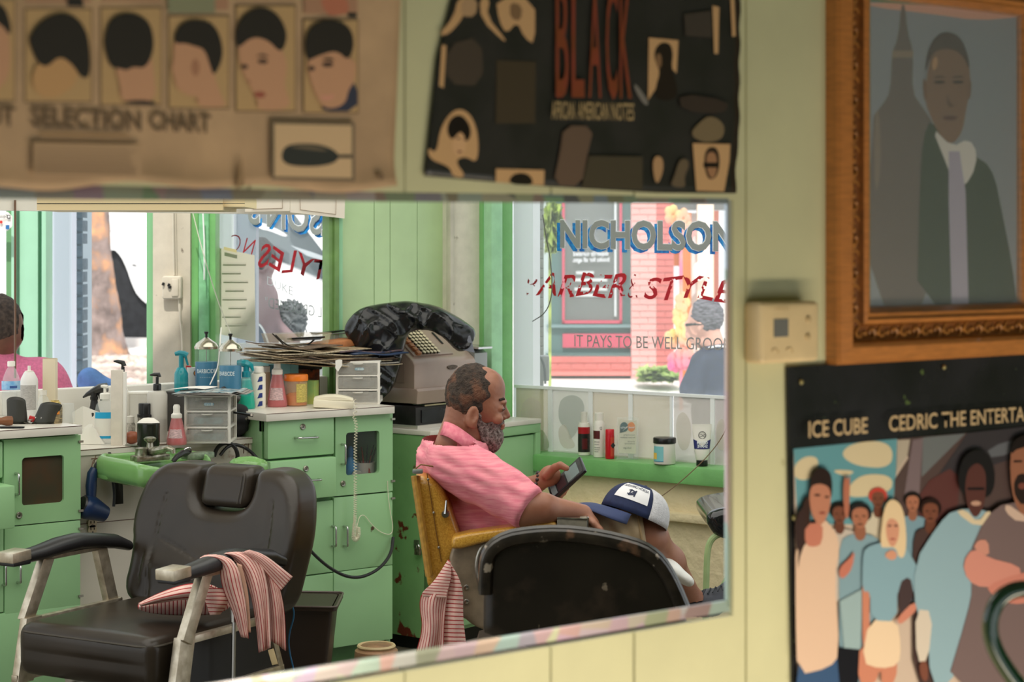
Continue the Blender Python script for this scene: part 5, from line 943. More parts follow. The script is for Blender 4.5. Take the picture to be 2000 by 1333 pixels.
# ---------------------------------------------------------------- windows seen over the counter, and the street
GZ = .2
def cam_box(name, mat, parent, p0, p1, Y, th, z0, z1, bev=0):
    """upright box square to the view at distance Y between two columns"""
    m = MB(); x0, x1 = (p0-1000)/F*Y, (p1-1000)/F*Y; m.box(((x0+x1)/2, Y+th/2, (z0+z1)/2), (x1-x0, th, z1-z0), bev=bev)
    o = m.build(name, mat, None, 35 if bev else 0); o.rotation_euler = (0, 0, RZ); return worldchild(o, parent) if parent else o
VX = lambda px, py, Y: Vector(((px-1000)/F*Y, Y, H-(py-YH)/F*Y))      # in axes turned to the view
def cam_prism(name, mat, parent, pts, Y, th, bev=0, sm=0, smooth=30):
    if sm: pts = chaikin(pts, sm)
    m = MB(); m.prism([((x-1000)/F*Y, H-(y-YH)/F*Y) for x, y in pts][::-1], (0, Y, 0), (1, 0, 0), (0, 0, 1), -th, bev)
    o = m.build(name, mat, None, smooth); o.rotation_euler = (0, 0, RZ); return worldchild(o, parent) if parent else o
Z0, Z1 = .3, 2.6
lg = M('sunlit_green', (168, 218, 186), .4, var=.03, vs=8); dg = M('groove_green', (70, 130, 96), .5); mg_ = MATS['green_trim']  # paler green has sunlight put into the colour
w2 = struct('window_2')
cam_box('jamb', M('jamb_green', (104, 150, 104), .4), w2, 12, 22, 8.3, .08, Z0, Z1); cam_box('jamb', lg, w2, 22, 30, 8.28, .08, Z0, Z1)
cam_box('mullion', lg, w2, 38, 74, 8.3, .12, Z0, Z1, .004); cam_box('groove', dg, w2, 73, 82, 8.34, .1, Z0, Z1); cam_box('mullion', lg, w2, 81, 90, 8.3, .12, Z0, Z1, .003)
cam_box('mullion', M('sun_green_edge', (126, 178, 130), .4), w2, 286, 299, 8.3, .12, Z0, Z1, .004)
cam_box('bottom_rail', offw, w2, 90, 290, 8.32, .1, Z0, onb(200, 790, 6.3).z-.12)
cam_box('white_post', M('door_white', (226, 230, 244), .4), w2, 89, 140, 8.9, .1, Z0, Z1)
t4 = struct('trim_4'); cam_box('post', M('old_post', (206, 196, 176), .6, var=.06, vs=12, bump=.12, bs=60, wear=((110, 96, 80), .70, .76, 20)), t4, 298, 372, 8.25, .14, Z0, Z1, .006)
Yp = 8.23; sm_ = lambda L_, k=3: smoothline(L_, k)
m = MB(); m.tube(sm_([VX(338, 405, Yp), VX(339, 470, Yp), VX(340, 538, Yp)]), .0045, 6); m.tube(sm_([VX(350, 585, Yp), VX(352, 620, Yp), VX(357, 660, Yp), VX(357, 760, Yp)]), .006, 6); m.tube(sm_([VX(343, 405, Yp+.01), VX(344, 470, Yp+.01), VX(345, 538, Yp+.01)]), .003, 6)
o = m.build('conduit', MATS['old_post'], None); o.rotation_euler = (0, 0, RZ); worldchild(o, t4)
jb = thing('junction_box', 'thickly painted electrical box on the beige post beside the green mullion', 'switch box', (0, 0, 0))
m = MB(); c = VX(337, 562, Yp-.0); m.box(c, (.082, .05, .10), bev=.012, seg=3); o = m.build('box_body', MATS['old_post'], None); o.rotation_euler = (0, 0, RZ); worldchild(o, jb)
m = MB(); c = VX(344, 562, Yp-.022); m.box(c+Vector((-.004, 0, 0)), (.03, .02, .075), bev=.006); o = m.build('cover', MATS['old_post'], None); o.rotation_euler = (0, 0, RZ); worldchild(o, jb)
m = MB()
for px, py in ((319, 555), (330, 557), (332, 561)): m.box(VX(px, py, Yp-.0275)-Vector((0, .004, 0)), (.010, .01, .013), rot=(0, .4, 0), bev=.002)
o = m.build('switch_hole', MATS['black'], None); o.rotation_euler = (0, 0, RZ); worldchild(o, jb)
w3 = struct('window_3')
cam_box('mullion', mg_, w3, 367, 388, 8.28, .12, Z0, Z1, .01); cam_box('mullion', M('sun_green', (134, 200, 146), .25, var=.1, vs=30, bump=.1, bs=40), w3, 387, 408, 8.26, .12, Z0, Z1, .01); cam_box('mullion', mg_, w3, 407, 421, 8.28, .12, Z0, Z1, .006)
cam_box('white_post', M('post_sunlit', (240, 242, 246), .4), w3, 418, 456, 8.8, .1, Z0, Z1); cam_box('grey_post', M('post_shade', (150, 160, 172), .5), w3, 455, 500, 8.9, .1, Z0, Z1)  # posts carry sunlit and shaded tones in their colours
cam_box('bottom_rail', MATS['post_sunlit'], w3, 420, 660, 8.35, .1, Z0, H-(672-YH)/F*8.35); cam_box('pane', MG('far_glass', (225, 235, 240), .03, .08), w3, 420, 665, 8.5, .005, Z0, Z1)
wc_ = M('white_strip', (236, 238, 234), .4)
m = MB(); m.tube([VX(396, 405, 8.2), VX(399, 470, 8.2), VX(399, 547, 8.2)], .0035, 6); o = m.build('cable', wc_, None); o.rotation_euler = (0, 0, RZ); tag(o, 'thin white strip standing in for glare on the green mullion', 'cable')  # white tube put in as the glare on the mullion
m = MB(); m.tube(sm_([VX(374, 405, 8.15), VX(395, 490, 8.15), VX(424, 585, 8.15), VX(446, 640, 8.15), VX(452, 655, 8.1)]), .0022, 6); o = m.build('thin_cord', M('cord_cream', (214, 210, 190), .5), None); o.rotation_euler = (0, 0, RZ); tag(o, 'thin slanting cord running down to the right disinfectant jar', 'cord')
# sheet taped to the glass and payment sticker card
sg = thing('notice_sheet', 'blank beige notice taped inside the window left of the seated person outside', 'notice', (0, 0, 0)); cam_prism('paper', M('notice_paper', (206, 200, 184), .7), sg, [(421, 483), (497, 499), (499, 669), (425, 652)], 8.44, .004, 0, 0, 0)
m = MB()
for i, (a, b_) in enumerate(((435, 480), (433, 470), (436, 484), (440, 476), (434, 482), (446, 480), (434, 470), (440, 482))): m.box(VX((a+b_)/2, 515+i*17, 8.436), ((b_-a)/F*8.44, .001, .008))
o = m.build('faint_print', M('notice_print', (198, 192, 177), .7), None, 0); o.rotation_euler = (0, 0, RZ); worldchild(o, sg)
cam_prism('tape', M('tape_tan', (206, 190, 140), .5), sg, [(437, 482), (462, 488), (462, 494), (437, 488)], 8.42, .002, 0, 0, 0)
pc = thing('card_sticker', 'white card-payment sticker in the top left corner of the mirrored glass', 'sticker', (0, 0, 0)); cam_prism('sticker', wht, pc, chaikin([(-12, 414), (24, 414), (24, 451), (-12, 451)], 1), 8.2, .003, 0, 0, 0)
def cam_text(txt, p0, p1, h, Y, mat, parent, flip=False, shear=0, offset=0, up=None, warp=None):
    a, b_ = at(p0[0], p0[1], Y), at(p1[0], p1[1], Y); nrm = Vector((-C_, -S, 0)) if False else Vector((-(C_), -(S), 0))
    return text_on('lettering', txt, a, b_, h/F*Y, nrm, mat, parent, shear, offset, (0, 0, 1), flip, warp=warp)
cam_text('Square', (-6, 426), (14, 425), 6, 8.19, dkink, pc, True)
cam_prism('logo', MATS['dark_ink'], pc, [(14, 420), (20, 420), (20, 427), (14, 427)], 8.19, .0015, 0, 0, 0); cam_prism('logo_hole', wht, pc, [(15.3, 421.5), (18.7, 421.5), (18.7, 425.6), (15.3, 425.6)], 8.188, .0015, 0, 0, 0)
cam_prism('red_dot', M('logo_red', (206, 50, 40), .5), pc, [(2+3*cos(t), 434+3*sin(t)) for t in np.linspace(0, 6, 12)], 8.19, .0015, 0, 0, 0); cam_prism('blue_square', M('logo_blue', (40, 110, 170), .5), pc, [(11, 440), (18, 440), (18, 448), (11, 448)], 8.19, .0015, 0, 0, 0)
m = MB(); m.box(onb(29.5, 565, 6.262), (.006, .006, .62)); tag(m.build('mirror_joint', M('joint_brown', (112, 84, 66), .6), None, 0), 'thin brown joint between the two sheets of wall mirror at the left', 'joint strip')
# lettering on the left glass (reads backwards)
grl = M('letter_grey', (150, 154, 152), .5); whl = M('letter_outline', (240, 244, 248), .5); bll = M('letter_blue', (20, 90, 180), .4, var=.9, vs=60, rgb2=(40, 160, 230)); rdl = M('letter_red', (170, 24, 38), .45, var=.2, vs=50)
for dx, dy, d, mt, of in ((5, 6, 0, bll, .02), (0, 0, -.004, whl, .035), (0, 0, -.008, grl, .015)):
    cam_text("LSON'S", (484+dx, 434+dy), (652+dx, 462+dy), 58, 8.49+d, mt, w3, True, 0, of)
cam_text('TYLES', (504, 518), (645, 552), 42, 8.48, rdl, w3, True, -.25, .012, warp=lambda q: .012*sin(q*17))
cam_text('N', (474, 494), (500, 500), 32, 8.48, rdl, w3, True, -.4, -.005); cam_text('C', (446, 492), (470, 494), 36, 8.48, M('letter_red_worn', (110, 20, 30), .5), w3, True, -.3, -.02)
fg = M('letter_faint', (178, 186, 190), .5)
cam_text('"DEMOORG LLEW'[::-1][1:], (518, 601), (646, 624), 21, 8.48, M('letter_grey_faint', (150, 160, 160), .5), w3, True, 0, -.01); cam_text('DUKE', (522, 556), (572, 578), 17, 8.48, fg, w3, False, 0, -.015)
# brick pier outside
bp = struct('pier_wall'); cam_box('mortar', M('mortar', (176, 190, 198), .8), bp, 139, 162, 9.52, .2, GZ, 2.7)
brk = M('blue_grey_brick', (104, 120, 130), .7, var=.12, vs=30, bump=.15, bs=60); hB = 25/F*9.5
for i in range(17):
    z = H+.25-i*hB; x0, x1 = (137.5-1000)/F*9.5, (161-1000)/F*9.5; m = MB(); m.box(((x0+x1)/2+rnd.uniform(-.002, .002), 9.56, z), (x1-x0, .12, hB-.009), bev=.004); o = m.build('brick', brk, None); o.rotation_euler = (0, 0, RZ); worldchild(o, bp)
# ground, kerb, pebbles
gnd = M('pale_paving', (236, 232, 226), .8, var=.06, vs=3)
m = MB(); q = [c2w(-9, 9.6, GZ), c2w(6, 9.6, GZ), c2w(22, 70, GZ), c2w(-30, 70, GZ)]; m.poly(q); m.poly([v-Vector((0, 0, .06)) for v in q][::-1]); tag(m.build('pavement', gnd, None, 0), kind='structure')
m = MB(); pr = random.Random(3)
for i in range(760):
    Y = 17.2+pr.random()**1.2*6.5; X = ((150+pr.random()*160)-1000)/F*Y; r = pr.uniform(.03, .075); c = c2w(X, Y, GZ+r*.35); rr = bmesh.ops.create_icosphere(m.bm, subdivisions=1, radius=1); m._xf(rr['verts'], Matrix.Translation(c) @ Matrix.Rotation(pr.random()*3, 4, 'Z') @ Matrix.Diagonal((r, r*.8, r*.6, 1)))
tag(m.build('pebbles', M('pebble', (226, 214, 200), .7, var=.35, vs=2.2, rgb2=(170, 150, 140)), None, 60), 'pale round pebbles covering the ground around the tree', 'pebbles', kind='stuff')
m = MB(); m.box((0, 0, 0), (5, .25, .12)); o = m.build('kerb', M('kerb_stone', (210, 204, 200), .7), None, 0); o.location = c2w(-4.2, 26.2, GZ+.06); o.rotation_euler = (0, 0, RZ-.35); tag(o, kind='structure')
# tree trunk
tr = thing('tree', 'rough street tree trunk with orange bark patches beside the brick pier', 'tree', c2w((205-1000)/F*24.5, 24.5, GZ), RZ)
def trunk(z):
    y = YH+(H-(z+GZ))*F/24.5; x0 = np.interp(y, [380, 500, 640, 665, 700], [156, 160, 163, 163, 158]); x1 = np.interp(y, [380, 500, 600, 650, 685, 700], [209, 218, 232, 238, 246, 256]); return ((x0+x1)/2-205)*24.5/F, (x1-x0)/2*24.5/F
P = []
for i in range(70):
    z = i/69*3.4-.05; cx_, r = trunk(z); row = []
    for k in range(36):
        t = 2*pi*k/36; q = r*(1+.05*sin(5*t+z*3)+.035*sin(11*t-z*9)+.02*rnd.uniform(-1, 1)); row.append((cx_+q*cos(t), q*sin(t), z))
    P.append(row)
m = MB(); m.grid(P, closed_v=True, cap=True); m.build('trunk', M('bark', (158, 140, 134), .85, var=.3, vs=6, bump=.7, bs=9, wear=((214, 160, 120), .50, .66, 3)), tr, 60)
# van with its big wheel
vn = thing('white_van', 'white vehicle with a large dark wheel behind the tree trunk', 'van', (0, 0, 0))
cam_prism('body', M('car_white', (244, 244, 244), .3), vn, chaikin([(150, 330), (520, 330), (520, 690), (330, 660), (300, 604), (270, 580), (258, 556), (248, 525), (236, 500), (222, 486), (150, 480)], 1), 27.2, .9)
m = MB(); m.lathe([(0, 0), (.30, 0), (.34, -.04), (.40, 0), (.62, -.03), (.72, .05), (.72, .3), (.3, .32)], (0, 0, 0), 40, mat=Euler((pi/2, 0, 0)).to_matrix().to_4x4()); o = m.build('wheel', M('tyre', (40, 42, 46), .7, var=.3, vs=9), None); o.location = c2w((262-1000)/F*27.6, 27.6, H-(580-YH)/F*27.6); o.rotation_euler = (0, 0, RZ); worldchild(o, vn)
m = MB(); m.lathe([(.26, -.07), (.32, -.08), (.36, -.03)], (0, 0, 0), 30, mat=Euler((pi/2, 0, 0)).to_matrix().to_4x4()); o = m.build('wheel_rim', M('rim_grey', (150, 154, 160), .4, .6), None); o.location = c2w((262-1000)/F*27.6, 27.6, H-(580-YH)/F*27.6); o.rotation_euler = (0, 0, RZ); worldchild(o, vn)
cam_prism('door_seam', M('seam_grey', (214, 216, 218), .5), vn, [(215, 449), (263, 467), (262, 468.5), (215, 451)], 27.19, .01, 0, 0, 0); cam_prism('side_mark', MATS['dark_ink'], vn, [(258, 516), (266, 518), (267, 521), (258, 519)], 27.19, .01, 0, 0, 0)
# parked car seen through the left glass
pk = thing('parked_car', 'white and grey car outside, seen through the backward red lettering', 'car', (0, 0, 0)); cg = M('car_glass', (112, 122, 126), .15, var=.15, vs=2); cw = MATS['car_white']
cam_prism('windscreen', cg, pk, [(478, 330), (760, 330), (760, 640), (640, 560), (520, 508), (478, 480)], 14.2, .5); cam_prism('body', cw, pk, chaikin([(498, 500), (560, 520), (650, 562), (760, 600), (760, 800), (498, 800)], 1), 13.8, .9)
for px in (530, 700): m = MB(); m.lathe([(0, 0), (.16, 0), (.28, .02), (.28, .2), (0, .2)], (0, 0, 0), 24, mat=Euler((-pi/2, 0, 0)).to_matrix().to_4x4()); o = m.build('wheel', M('tyre', (40, 42, 46), .7, var=.3, vs=9), None); o.location = c2w((px-1000)/F*13.7, 13.7, GZ+.28); o.rotation_euler = (0, 0, RZ); worldchild(o, pk)
cam_prism('roof_pillar', cw, pk, [(560, 400), (590, 400), (646, 480), (646, 512)], 14.0, .1, .01); cam_prism('bonnet', cw, pk, chaikin([(498, 433), (520, 438), (560, 458), (558, 464), (530, 452), (502, 446)], 2), 14.0, .1); cam_prism('wiper_trim', M('trim_grey', (176, 184, 188), .4), pk, [(568, 480), (600, 490), (646, 506), (646, 514), (600, 500)], 14.0, .06)
# seated person outside the left window
so = thing('person', 'person in a sleeveless grey top sitting outside, back to the left window', 'person', (0, 0, 0)); sk1 = M('skin_lilac', (150, 122, 124), .6); Yo = 9.9
def outA(x, y, z):
    V = lambda a, b, d=0: tuple(VX(a, b, Yo+d))
    h = s_ell(x, y, z, V(510, 512), (.075, .09, .105)); h = smin(.03, h, s_cap(x, y, z, V(508, 545), V(505, 575), .045, .05))
    h = smin(.04, h, s_cap(x, y, z, V(505, 582), V(500, 690), .10, .12)); h = smin(.03, h, s_cap(x, y, z, V(516, 585), V(530, 630), .055, .045)); return smin(.02, h, s_cap(x, y, z, V(530, 630), V(575, 668), .042, .03))
o = sdfobj('body', outA, VX(455, 700, Yo-.2), VX(600, 440, Yo+.2), .011, sk1); o.rotation_euler = (0, 0, RZ); worldchild(o, so)
def outH(x, y, z): return np.maximum(s_ell(x, y, z, tuple(VX(506, 504, Yo)), (.088, .1, .11))+.004*np.sin(x*90)*np.sin(z*80), -(z-VX(0, 536, Yo).z))
o = sdfobj('hair', outH, VX(455, 600, Yo-.15), VX(560, 450, Yo+.15), .011, M('hair_grey_dark', (64, 64, 66), .9)); o.rotation_euler = (0, 0, RZ); worldchild(o, so)
def outT(x, y, z): return s_ell(x, y, z, tuple(VX(568, 628, Yo+.1)), (.085, .09, .115))+.010*np.sin(np.arctan2(z-1.2, x+1.1)*30+x*60)
o = sdfobj('gathered_top', outT, VX(525, 690, Yo-.1), VX(615, 575, Yo+.3), .009, M('grey_cloth', (120, 124, 126), .8, var=.4, vs=30)); o.rotation_euler = (0, 0, RZ); worldchild(o, so)
oc = thing('outdoor_chair', 'dark curved chair back behind the seated person outside', 'chair', (0, 0, 0)); cam_prism('back', M('chair_blue_grey', (84, 96, 112), .4), oc, chaikin([(500, 628), (512, 636), (524, 664), (528, 700), (500, 700)], 1), 9.6, .02); m = MB(); [m.tube([VX(x, 690, 9.6+d), (VX(x, 690, 9.6+d).x, 9.6+d, GZ)], .012, 6) for x in (500, 660) for d in (0, .4)]; m.box(VX(580, 698, 9.8), (.42, .42, .03)); o = m.build('chair_frame', MATS['chair_blue_grey'], None); o.rotation_euler = (0, 0, RZ); worldchild(o, oc)
m = MB(); m.tube(sm_([VX(500, 630, 9.59), VX(513, 640, 9.59), VX(524, 670, 9.59)]), .005, 6); o = m.build('rail', wc_, None); o.rotation_euler = (0, 0, RZ); worldchild(o, oc)
# man seen again at the far left
pm = thing('person', 'person in a pink shirt seen from behind at the left edge, over the bottles', 'person', (0, 0, 0)); Ym = 7.6
def manL(x, y, z): V = lambda a, b, d=0: tuple(VX(a, b, Ym+d)); return smin(.03, s_ell(x, y, z, V(2, 640), (.085, .1, .125)), s_cap(x, y, z, V(-4, 680), V(-8, 720), .06, .065), s_ell(x, y, z, V(34, 655), (.018, .02, .03)))
o = sdfobj('head', manL, VX(-70, 740, Ym-.15), VX(60, 560, Ym+.15), .009, M('skin_brown', (126, 84, 66), .5, var=.12, vs=20)); o.rotation_euler = (0, 0, RZ); worldchild(o, pm)
def manLh(x, y, z): return np.maximum(s_ell(x, y, z, tuple(VX(0, 638, Ym)), (.092, .107, .13))+.003*np.sin(x*130)*np.sin(z*110), -(z-VX(0, 660, Ym).z-.4*(x-VX(20, 0, Ym).x)))
o = sdfobj('hair', manLh, VX(-70, 740, Ym-.15), VX(60, 560, Ym+.15), .008, M('hair_short', (50, 42, 38), .9, var=.4, vs=60, rgb2=(84, 70, 62))); o.rotation_euler = (0, 0, RZ); worldchild(o, pm)
def manLs(x, y, z): V = lambda a, b, d=0: tuple(VX(a, b, Ym+d)); return smin(.07, s_cap(x, y, z, V(-20, 722), V(-20, 900), .10, .15), s_cap(x, y, z, V(10, 722), V(86, 745, -.03), .06, .075), s_cap(x, y, z, V(86, 745), V(120, 800), .075, .08))+.005*wob(x, y, z, 34, 1)
o = sdfobj('shirt', manLs, VX(-120, 940, Ym-.25), VX(180, 670, Ym+.25), .011, M('pink_shirt_far', (226, 120, 156), .8, var=.1, vs=90)); o.rotation_euler = (0, 0, RZ); worldchild(o, pm)
bj = thing('blue_jacket', 'light blue cloth heaped beyond the counter beside the brick pier', 'jacket', (0, 0, 0))
o = sdfobj('cloth', lambda x, y, z: smin(.05, s_ell(x, y, z, tuple(VX(172, 738, 7.9)), (.045, .05, .045)), s_ell(x, y, z, tuple(VX(200, 754, 7.9)), (.065, .05, .03)), s_cap(x, y, z, tuple(VX(185, 765, 7.9)), (VX(185, 0, 7.9).x, 7.9, .08), .05, .06))+.006*wob(x, y, z, 40, 2), (VX(125, 0, 7.9).x, 7.75, -.02), VX(260, 690, 8.05), .009, M('blue_cloth', (110, 156, 222), .8, var=.2, vs=14)); o.rotation_euler = (0, 0, RZ); worldchild(o, bj)
# ---- certificates and soffit at the top of the opening
cf = wht
for i, (pts, lab) in enumerate((([(479, 380), (566, 382), (566, 412), (479, 414)], 'cream certificate with a thin border, left of the pair above the counter mirror'), ([(567, 380), (674, 380), (673, 427), (567, 415)], 'cream certificate with a thin border, right of the pair above the counter mirror'))):
    ce = thing('certificate', lab, 'certificate', (0, 0, 0), 0, 'certificates over the mirror'); P = [onb(x, y, 6.22) for x, y in pts]; m = MB(); m.poly(P); o = m.build('paper', M('certificate_paper', (236, 226, 210), .6), None, 0); worldchild(o, ce); sd = o.modifiers.new('t', 'SOLIDIFY'); sd.thickness = .002
    q = [(494, 380), (552, 382), (552, 407), (494, 409)] if i == 0 else [(586, 380), (657, 380), (656, 419), (587, 410)]
    m = MB(); P = [onb(x, y, 6.216) for x, y in q]
    for a, b_ in zip(P, P[1:]+P[:1]): m.tube([a, b_], .0012, 4)
    o = m.build('border', M('certificate_line', (170, 150, 130), .6), None, 0); worldchild(o, ce)
sh = thing('wall_cupboard', 'cream boxed shelf edge above the mirror at the top left', 'shelf', (0, 0, 0))
cam_box('front_panel', M('cupboard_cream', (214, 194, 150), .5), sh, 72, 435, 6.0, .3, H-(411-YH)/F*6.0, H-(340-YH)/F*6.0); cam_box('end_panel', M('cupboard_cream_light', (226, 206, 160), .5), sh, 435.5, 478, 6.02, .28, H-(404-YH)/F*6.0, H-(340-YH)/F*6.0); cam_box('edge_line', MATS['black'], sh, 72, 478, 5.998, .002, H-(398-YH)/F*6.0, H-(397-YH)/F*6.0)
# ---------------------------------------------------------------- street through the right window
st_ = struct('facade_wall', label='green and brick shop front across the street'); Yf = 20.0
fgm = M('facade_green', (92, 120, 118), .5, var=.06, vs=2); frm = M('facade_red', (196, 84, 104), .5); rb = M('pink_brick', (236, 178, 172), .8, var=.08, vs=1.5); rb2 = M('red_brick', (214, 120, 114), .8, var=.08, vs=1.5)
cam_box('green_panel', fgm, st_, 1066, 1236, Yf, .3, GZ+.0, 3.0); cam_box('pale_edge', M('facade_pale', (176, 190, 190), .5), st_, 1062, 1072, Yf-.02, .3, GZ, 3); cam_box('cornice', M('facade_green_dark', (120, 144, 146), .5), st_, 1068, 1234, Yf-.06, .1, VX(0, 640, Yf).z, VX(0, 634, Yf).z)
for p0, p1, y0, y1 in ((1098, 1103, 395, 632), (1210, 1215, 395, 632), (1098, 1215, 626, 632)): cam_box('red_frame', frm, st_, p0, p1, Yf-.05, .06, VX(0, y1, Yf).z, VX(0, y0, Yf).z)
cam_box('shop_window', M('dark_shop_glass', (120, 124, 122), .2, var=.1, vs=1), st_, 1103, 1210, Yf-.02, .03, VX(0, 626, Yf).z, 2.9); cam_box('red_panel', frm, st_, 1099, 1232, Yf-.04, .06, VX(0, 679, Yf).z, VX(0, 652, Yf).z); cam_box('white_mullion', M('mullion_white', (206, 212, 214), .5), st_, 1200, 1204, Yf-.05, .03, VX(0, 618, Yf).z, 2.9)
for i, (y, a, b_) in enumerate(((500, 1120, 1188), (512, 1118, 1190), (533, 1125, 1160), (547, 1122, 1186), (565, 1122, 1186), (577, 1124, 1170))):
    if i < 2: cam_text(('expertly curated', 'books for all ages.')[i], (a, y), (b_, y-1), 9, Yf-.06, whl, st_, True, 0, .01)
    else: cam_box('lettering_blur', M('sign_pale', (200, 206, 206), .5), st_, a, b_, Yf-.03, .01, VX(0, y+3, Yf).z, VX(0, y-3, Yf).z)
hb_ = 12.5/F*Yf
def bricks(p0, p1, y0, y1, mat, mort, n, name='brick', skew=0):
    cam_box('mortar', mort, st_, p0, p1, Yf-.10, .3, VX(0, y1, Yf).z, VX(0, y0, Yf).z)
    rows = int((y1-y0)/12.5)
    for r_ in range(rows):
        w = (p1-p0)/n; off = (r_ % 2)*.5*w; x = p0-off
        while x < p1-1:
            a, b_ = max(x, p0), min(x+w, p1)
            if b_-a > 3: cam_box(name, mat, st_, a+.5, b_-.5, Yf-.12, .1, VX(0, y0+(r_+1)*12.5-.7, Yf).z, VX(0, y0+r_*12.5+.7, Yf).z)
            x += w
bricks(1233, 1282, 395, 745, rb, M('mortar_pink', (250, 206, 200), .8), 1.5); bricks(1282, 1316, 395, 745, rb2, M('mortar_red', (236, 140, 132), .8), 1)
bricks(1076, 1232, 696, 733, rb2, MATS['mortar_red'], 6)
cam_box('plinth', fgm, st_, 1066, 1233, Yf-.08, .1, VX(0, 697, Yf).z, VX(0, 690, Yf).z)
cam_box('dark_lintel', M('lintel_grey', (110, 112, 112), .6), st_, 1316, 1440, Yf, .3, VX(0, 410, Yf).z, 3); cam_box('timber_post', M('orange_timber', (206, 120, 60), .6), st_, 1328, 1350, Yf-.1, .1, GZ, VX(0, 416, Yf).z); cam_box('pale_post', M('peach_post', (250, 226, 206), .6), st_, 1362, 1394, Yf-.12, .1, GZ, VX(0, 398, Yf).z); cam_box('brown_post', M('brown_post', (170, 96, 76), .6), st_, 1394, 1404, Yf-.12, .1, GZ, VX(0, 412, Yf).z); cam_box('door_white', whl, st_, 1350, 1362, Yf+.1, .1, GZ, VX(0, 416, Yf).z); cam_box('timber_post', MATS['orange_timber'], st_, 1316, 1328, Yf, .1, VX(0, 520, Yf).z, VX(0, 416, Yf).z)
cam_prism('round_sign', wht, st_, [(1366+12*cos(t), 530+19*sin(t)) for t in np.linspace(0, 2*pi, 20)[:-1]], Yf-.2, .05, 0, 0, 0)
# grey brick corner and foliage just beyond the glass
gw = struct('pier_wall', label='grey brick corner beside the window'); cam_box('mortar', M('mortar_grey', (196, 196, 194), .8), gw, 1040, 1062, 9.02, .2, GZ, 2.7); gb = M('grey_brick', (172, 172, 168), .7, var=.08, vs=30, bump=.1)
for i in range(20):
    y = 392+i*19; cam_box('brick', gb, gw, 1040.5, 1061.5, 9.0, .1, VX(0, y+18, 9).z, VX(0, y, 9).z, .003)
mb_ = thing('meter_box', 'pale grey utility box with cables outside the window by the brick corner', 'meter box', (0, 0, 0)); cam_box('box', M('box_grey', (176, 178, 178), .5), mb_, 1045, 1073, 8.85, .1, VX(0, 745, 8.85).z, VX(0, 696, 8.85).z, .008); m = MB(); m.tube(sm_([VX(1046, 692, 8.83), VX(1058, 700, 8.83), VX(1064, 720, 8.83), VX(1065, 750, 8.83)]), .006, 6); m.tube([VX(1040, 655, 8.83), VX(1046, 680, 8.83), VX(1056, 700, 8.83)], .004, 6); o = m.build('cable', M('cable_grey', (110, 112, 116), .5), None); o.rotation_euler = (0, 0, RZ); worldchild(o, mb_)
m = MB()
for i in range(420): m.poly([c2w((1074+pr.gauss(0, 7)-1000)/F*12+dx, 12+pr.gauss(0, .1), VX(0, 0, 12).z-1.57+(490-(400+pr.random()*100))/F*12*1+dz) for dx, dz in ((0, 0), (.03, .012), (.012, .035))])
m.tube([c2w((1074-1000)/F*12, 12, VX(0, 0, 12).z-1.57-(0)), c2w((1074-1000)/F*12, 12, GZ-(H-VX(0, 0, 12).z+1.57))], .01, 5)
fo = m.build('foliage', M('leaf_yellow', (200, 220, 120), .6, var=.4, vs=9), None, 0); fo.location = (0, 0, H-VX(0, 0, 12).z+1.57); tag(fo, 'pale yellow-green leaves outside beside the green shop front', 'foliage', kind='stuff')
m = MB()
for k in range(16):
    px, py = 1330+pr.gauss(0, 8), 420+pr.random()*50 if k < 5 else 590+pr.random()*130; c = c2w((px-1000)/F*16, 16, VX(0, py, 16).z)
    for j in range(5): a = j*1.257; m.ell(c+Vector((.05*cos(a), 0, .05*sin(a))), (.045, .02, .045), 6, 4)
m.tube([c2w((1330-1000)/F*16, 16, GZ), c2w((1330-1000)/F*16, 16, 1.7)], .015, 5)
tag(m.build('flowers', M('flower_mix', (240, 222, 130), .6, var=1, vs=1.4, rgb2=(232, 110, 160)), None), 'yellow and pink flowers hanging outside the doorway across the street', 'flowers', kind='stuff')
m = MB()
for i in range(260): m.poly([c2w(((1240+pr.random()*80)-1000)/F*18.6+dx, 18.6+pr.gauss(0, .2), GZ+.05+pr.random()*.12+dz) for dx, dz in ((0, 0), (.05, .01), (.03, .05))])
tag(m.build('ground_leaves', M('leaf_low', (190, 216, 130), .6, var=.3, vs=9), None, 0), 'low green leaves on the pavement below the brick column', 'foliage', kind='stuff')
# man outside the right window
om = thing('person', 'grey-haired person in sunglasses and a dark polo shirt standing outside the right window', 'person', (0, 0, 0)); Yq = 11.6
def V_(a, b, d=0): return tuple(VX(a, b, Yq+d))
def omh(x, y, z): return smin(.02, s_ell(x, y, z, V_(1376, 622), (.098, .085, .115)), s_cap(x, y, z, V_(1388, 650), V_(1398, 690), .06, .07), s_ell(x, y, z, V_(1349, 640), (.03, .03, .05)), s_ell(x, y, z, V_(1341, 634), (.014, .012, .014)), s_ell(x, y, z, V_(1366, 640, -.085), (.014, .012, .026)), s_cap(x, y, z, V_(1350, 655), V_(1368, 668), .035, .04))
skw = M('skin_pale', (226, 176, 158), .5)
o = sdfobj('head', omh, VX(1320, 720, Yq-.16), VX(1425, 575, Yq+.16), .008, skw); o.rotation_euler = (0, 0, RZ); worldchild(o, om)
def omr(x, y, z): return np.maximum(np.maximum(s_ell(x, y, z, V_(1380, 618), (.107, .097, .115))+.003*np.sin(x*120+z*200), V_(1352, 0)[0]-x+.3*(z-V_(0, 600)[2])), -(z-V_(0, 662)[2]+.2*(x-V_(1380, 0)[0])))
o = sdfobj('hair', omr, VX(1330, 690, Yq-.16), VX(1430, 575, Yq+.16), .008, M('hair_grey', (128, 126, 134), .8, var=.5, vs=30, stretch=(1, 1, 4), rgb2=(66, 66, 72))); o.rotation_euler = (0, 0, RZ); worldchild(o, om)
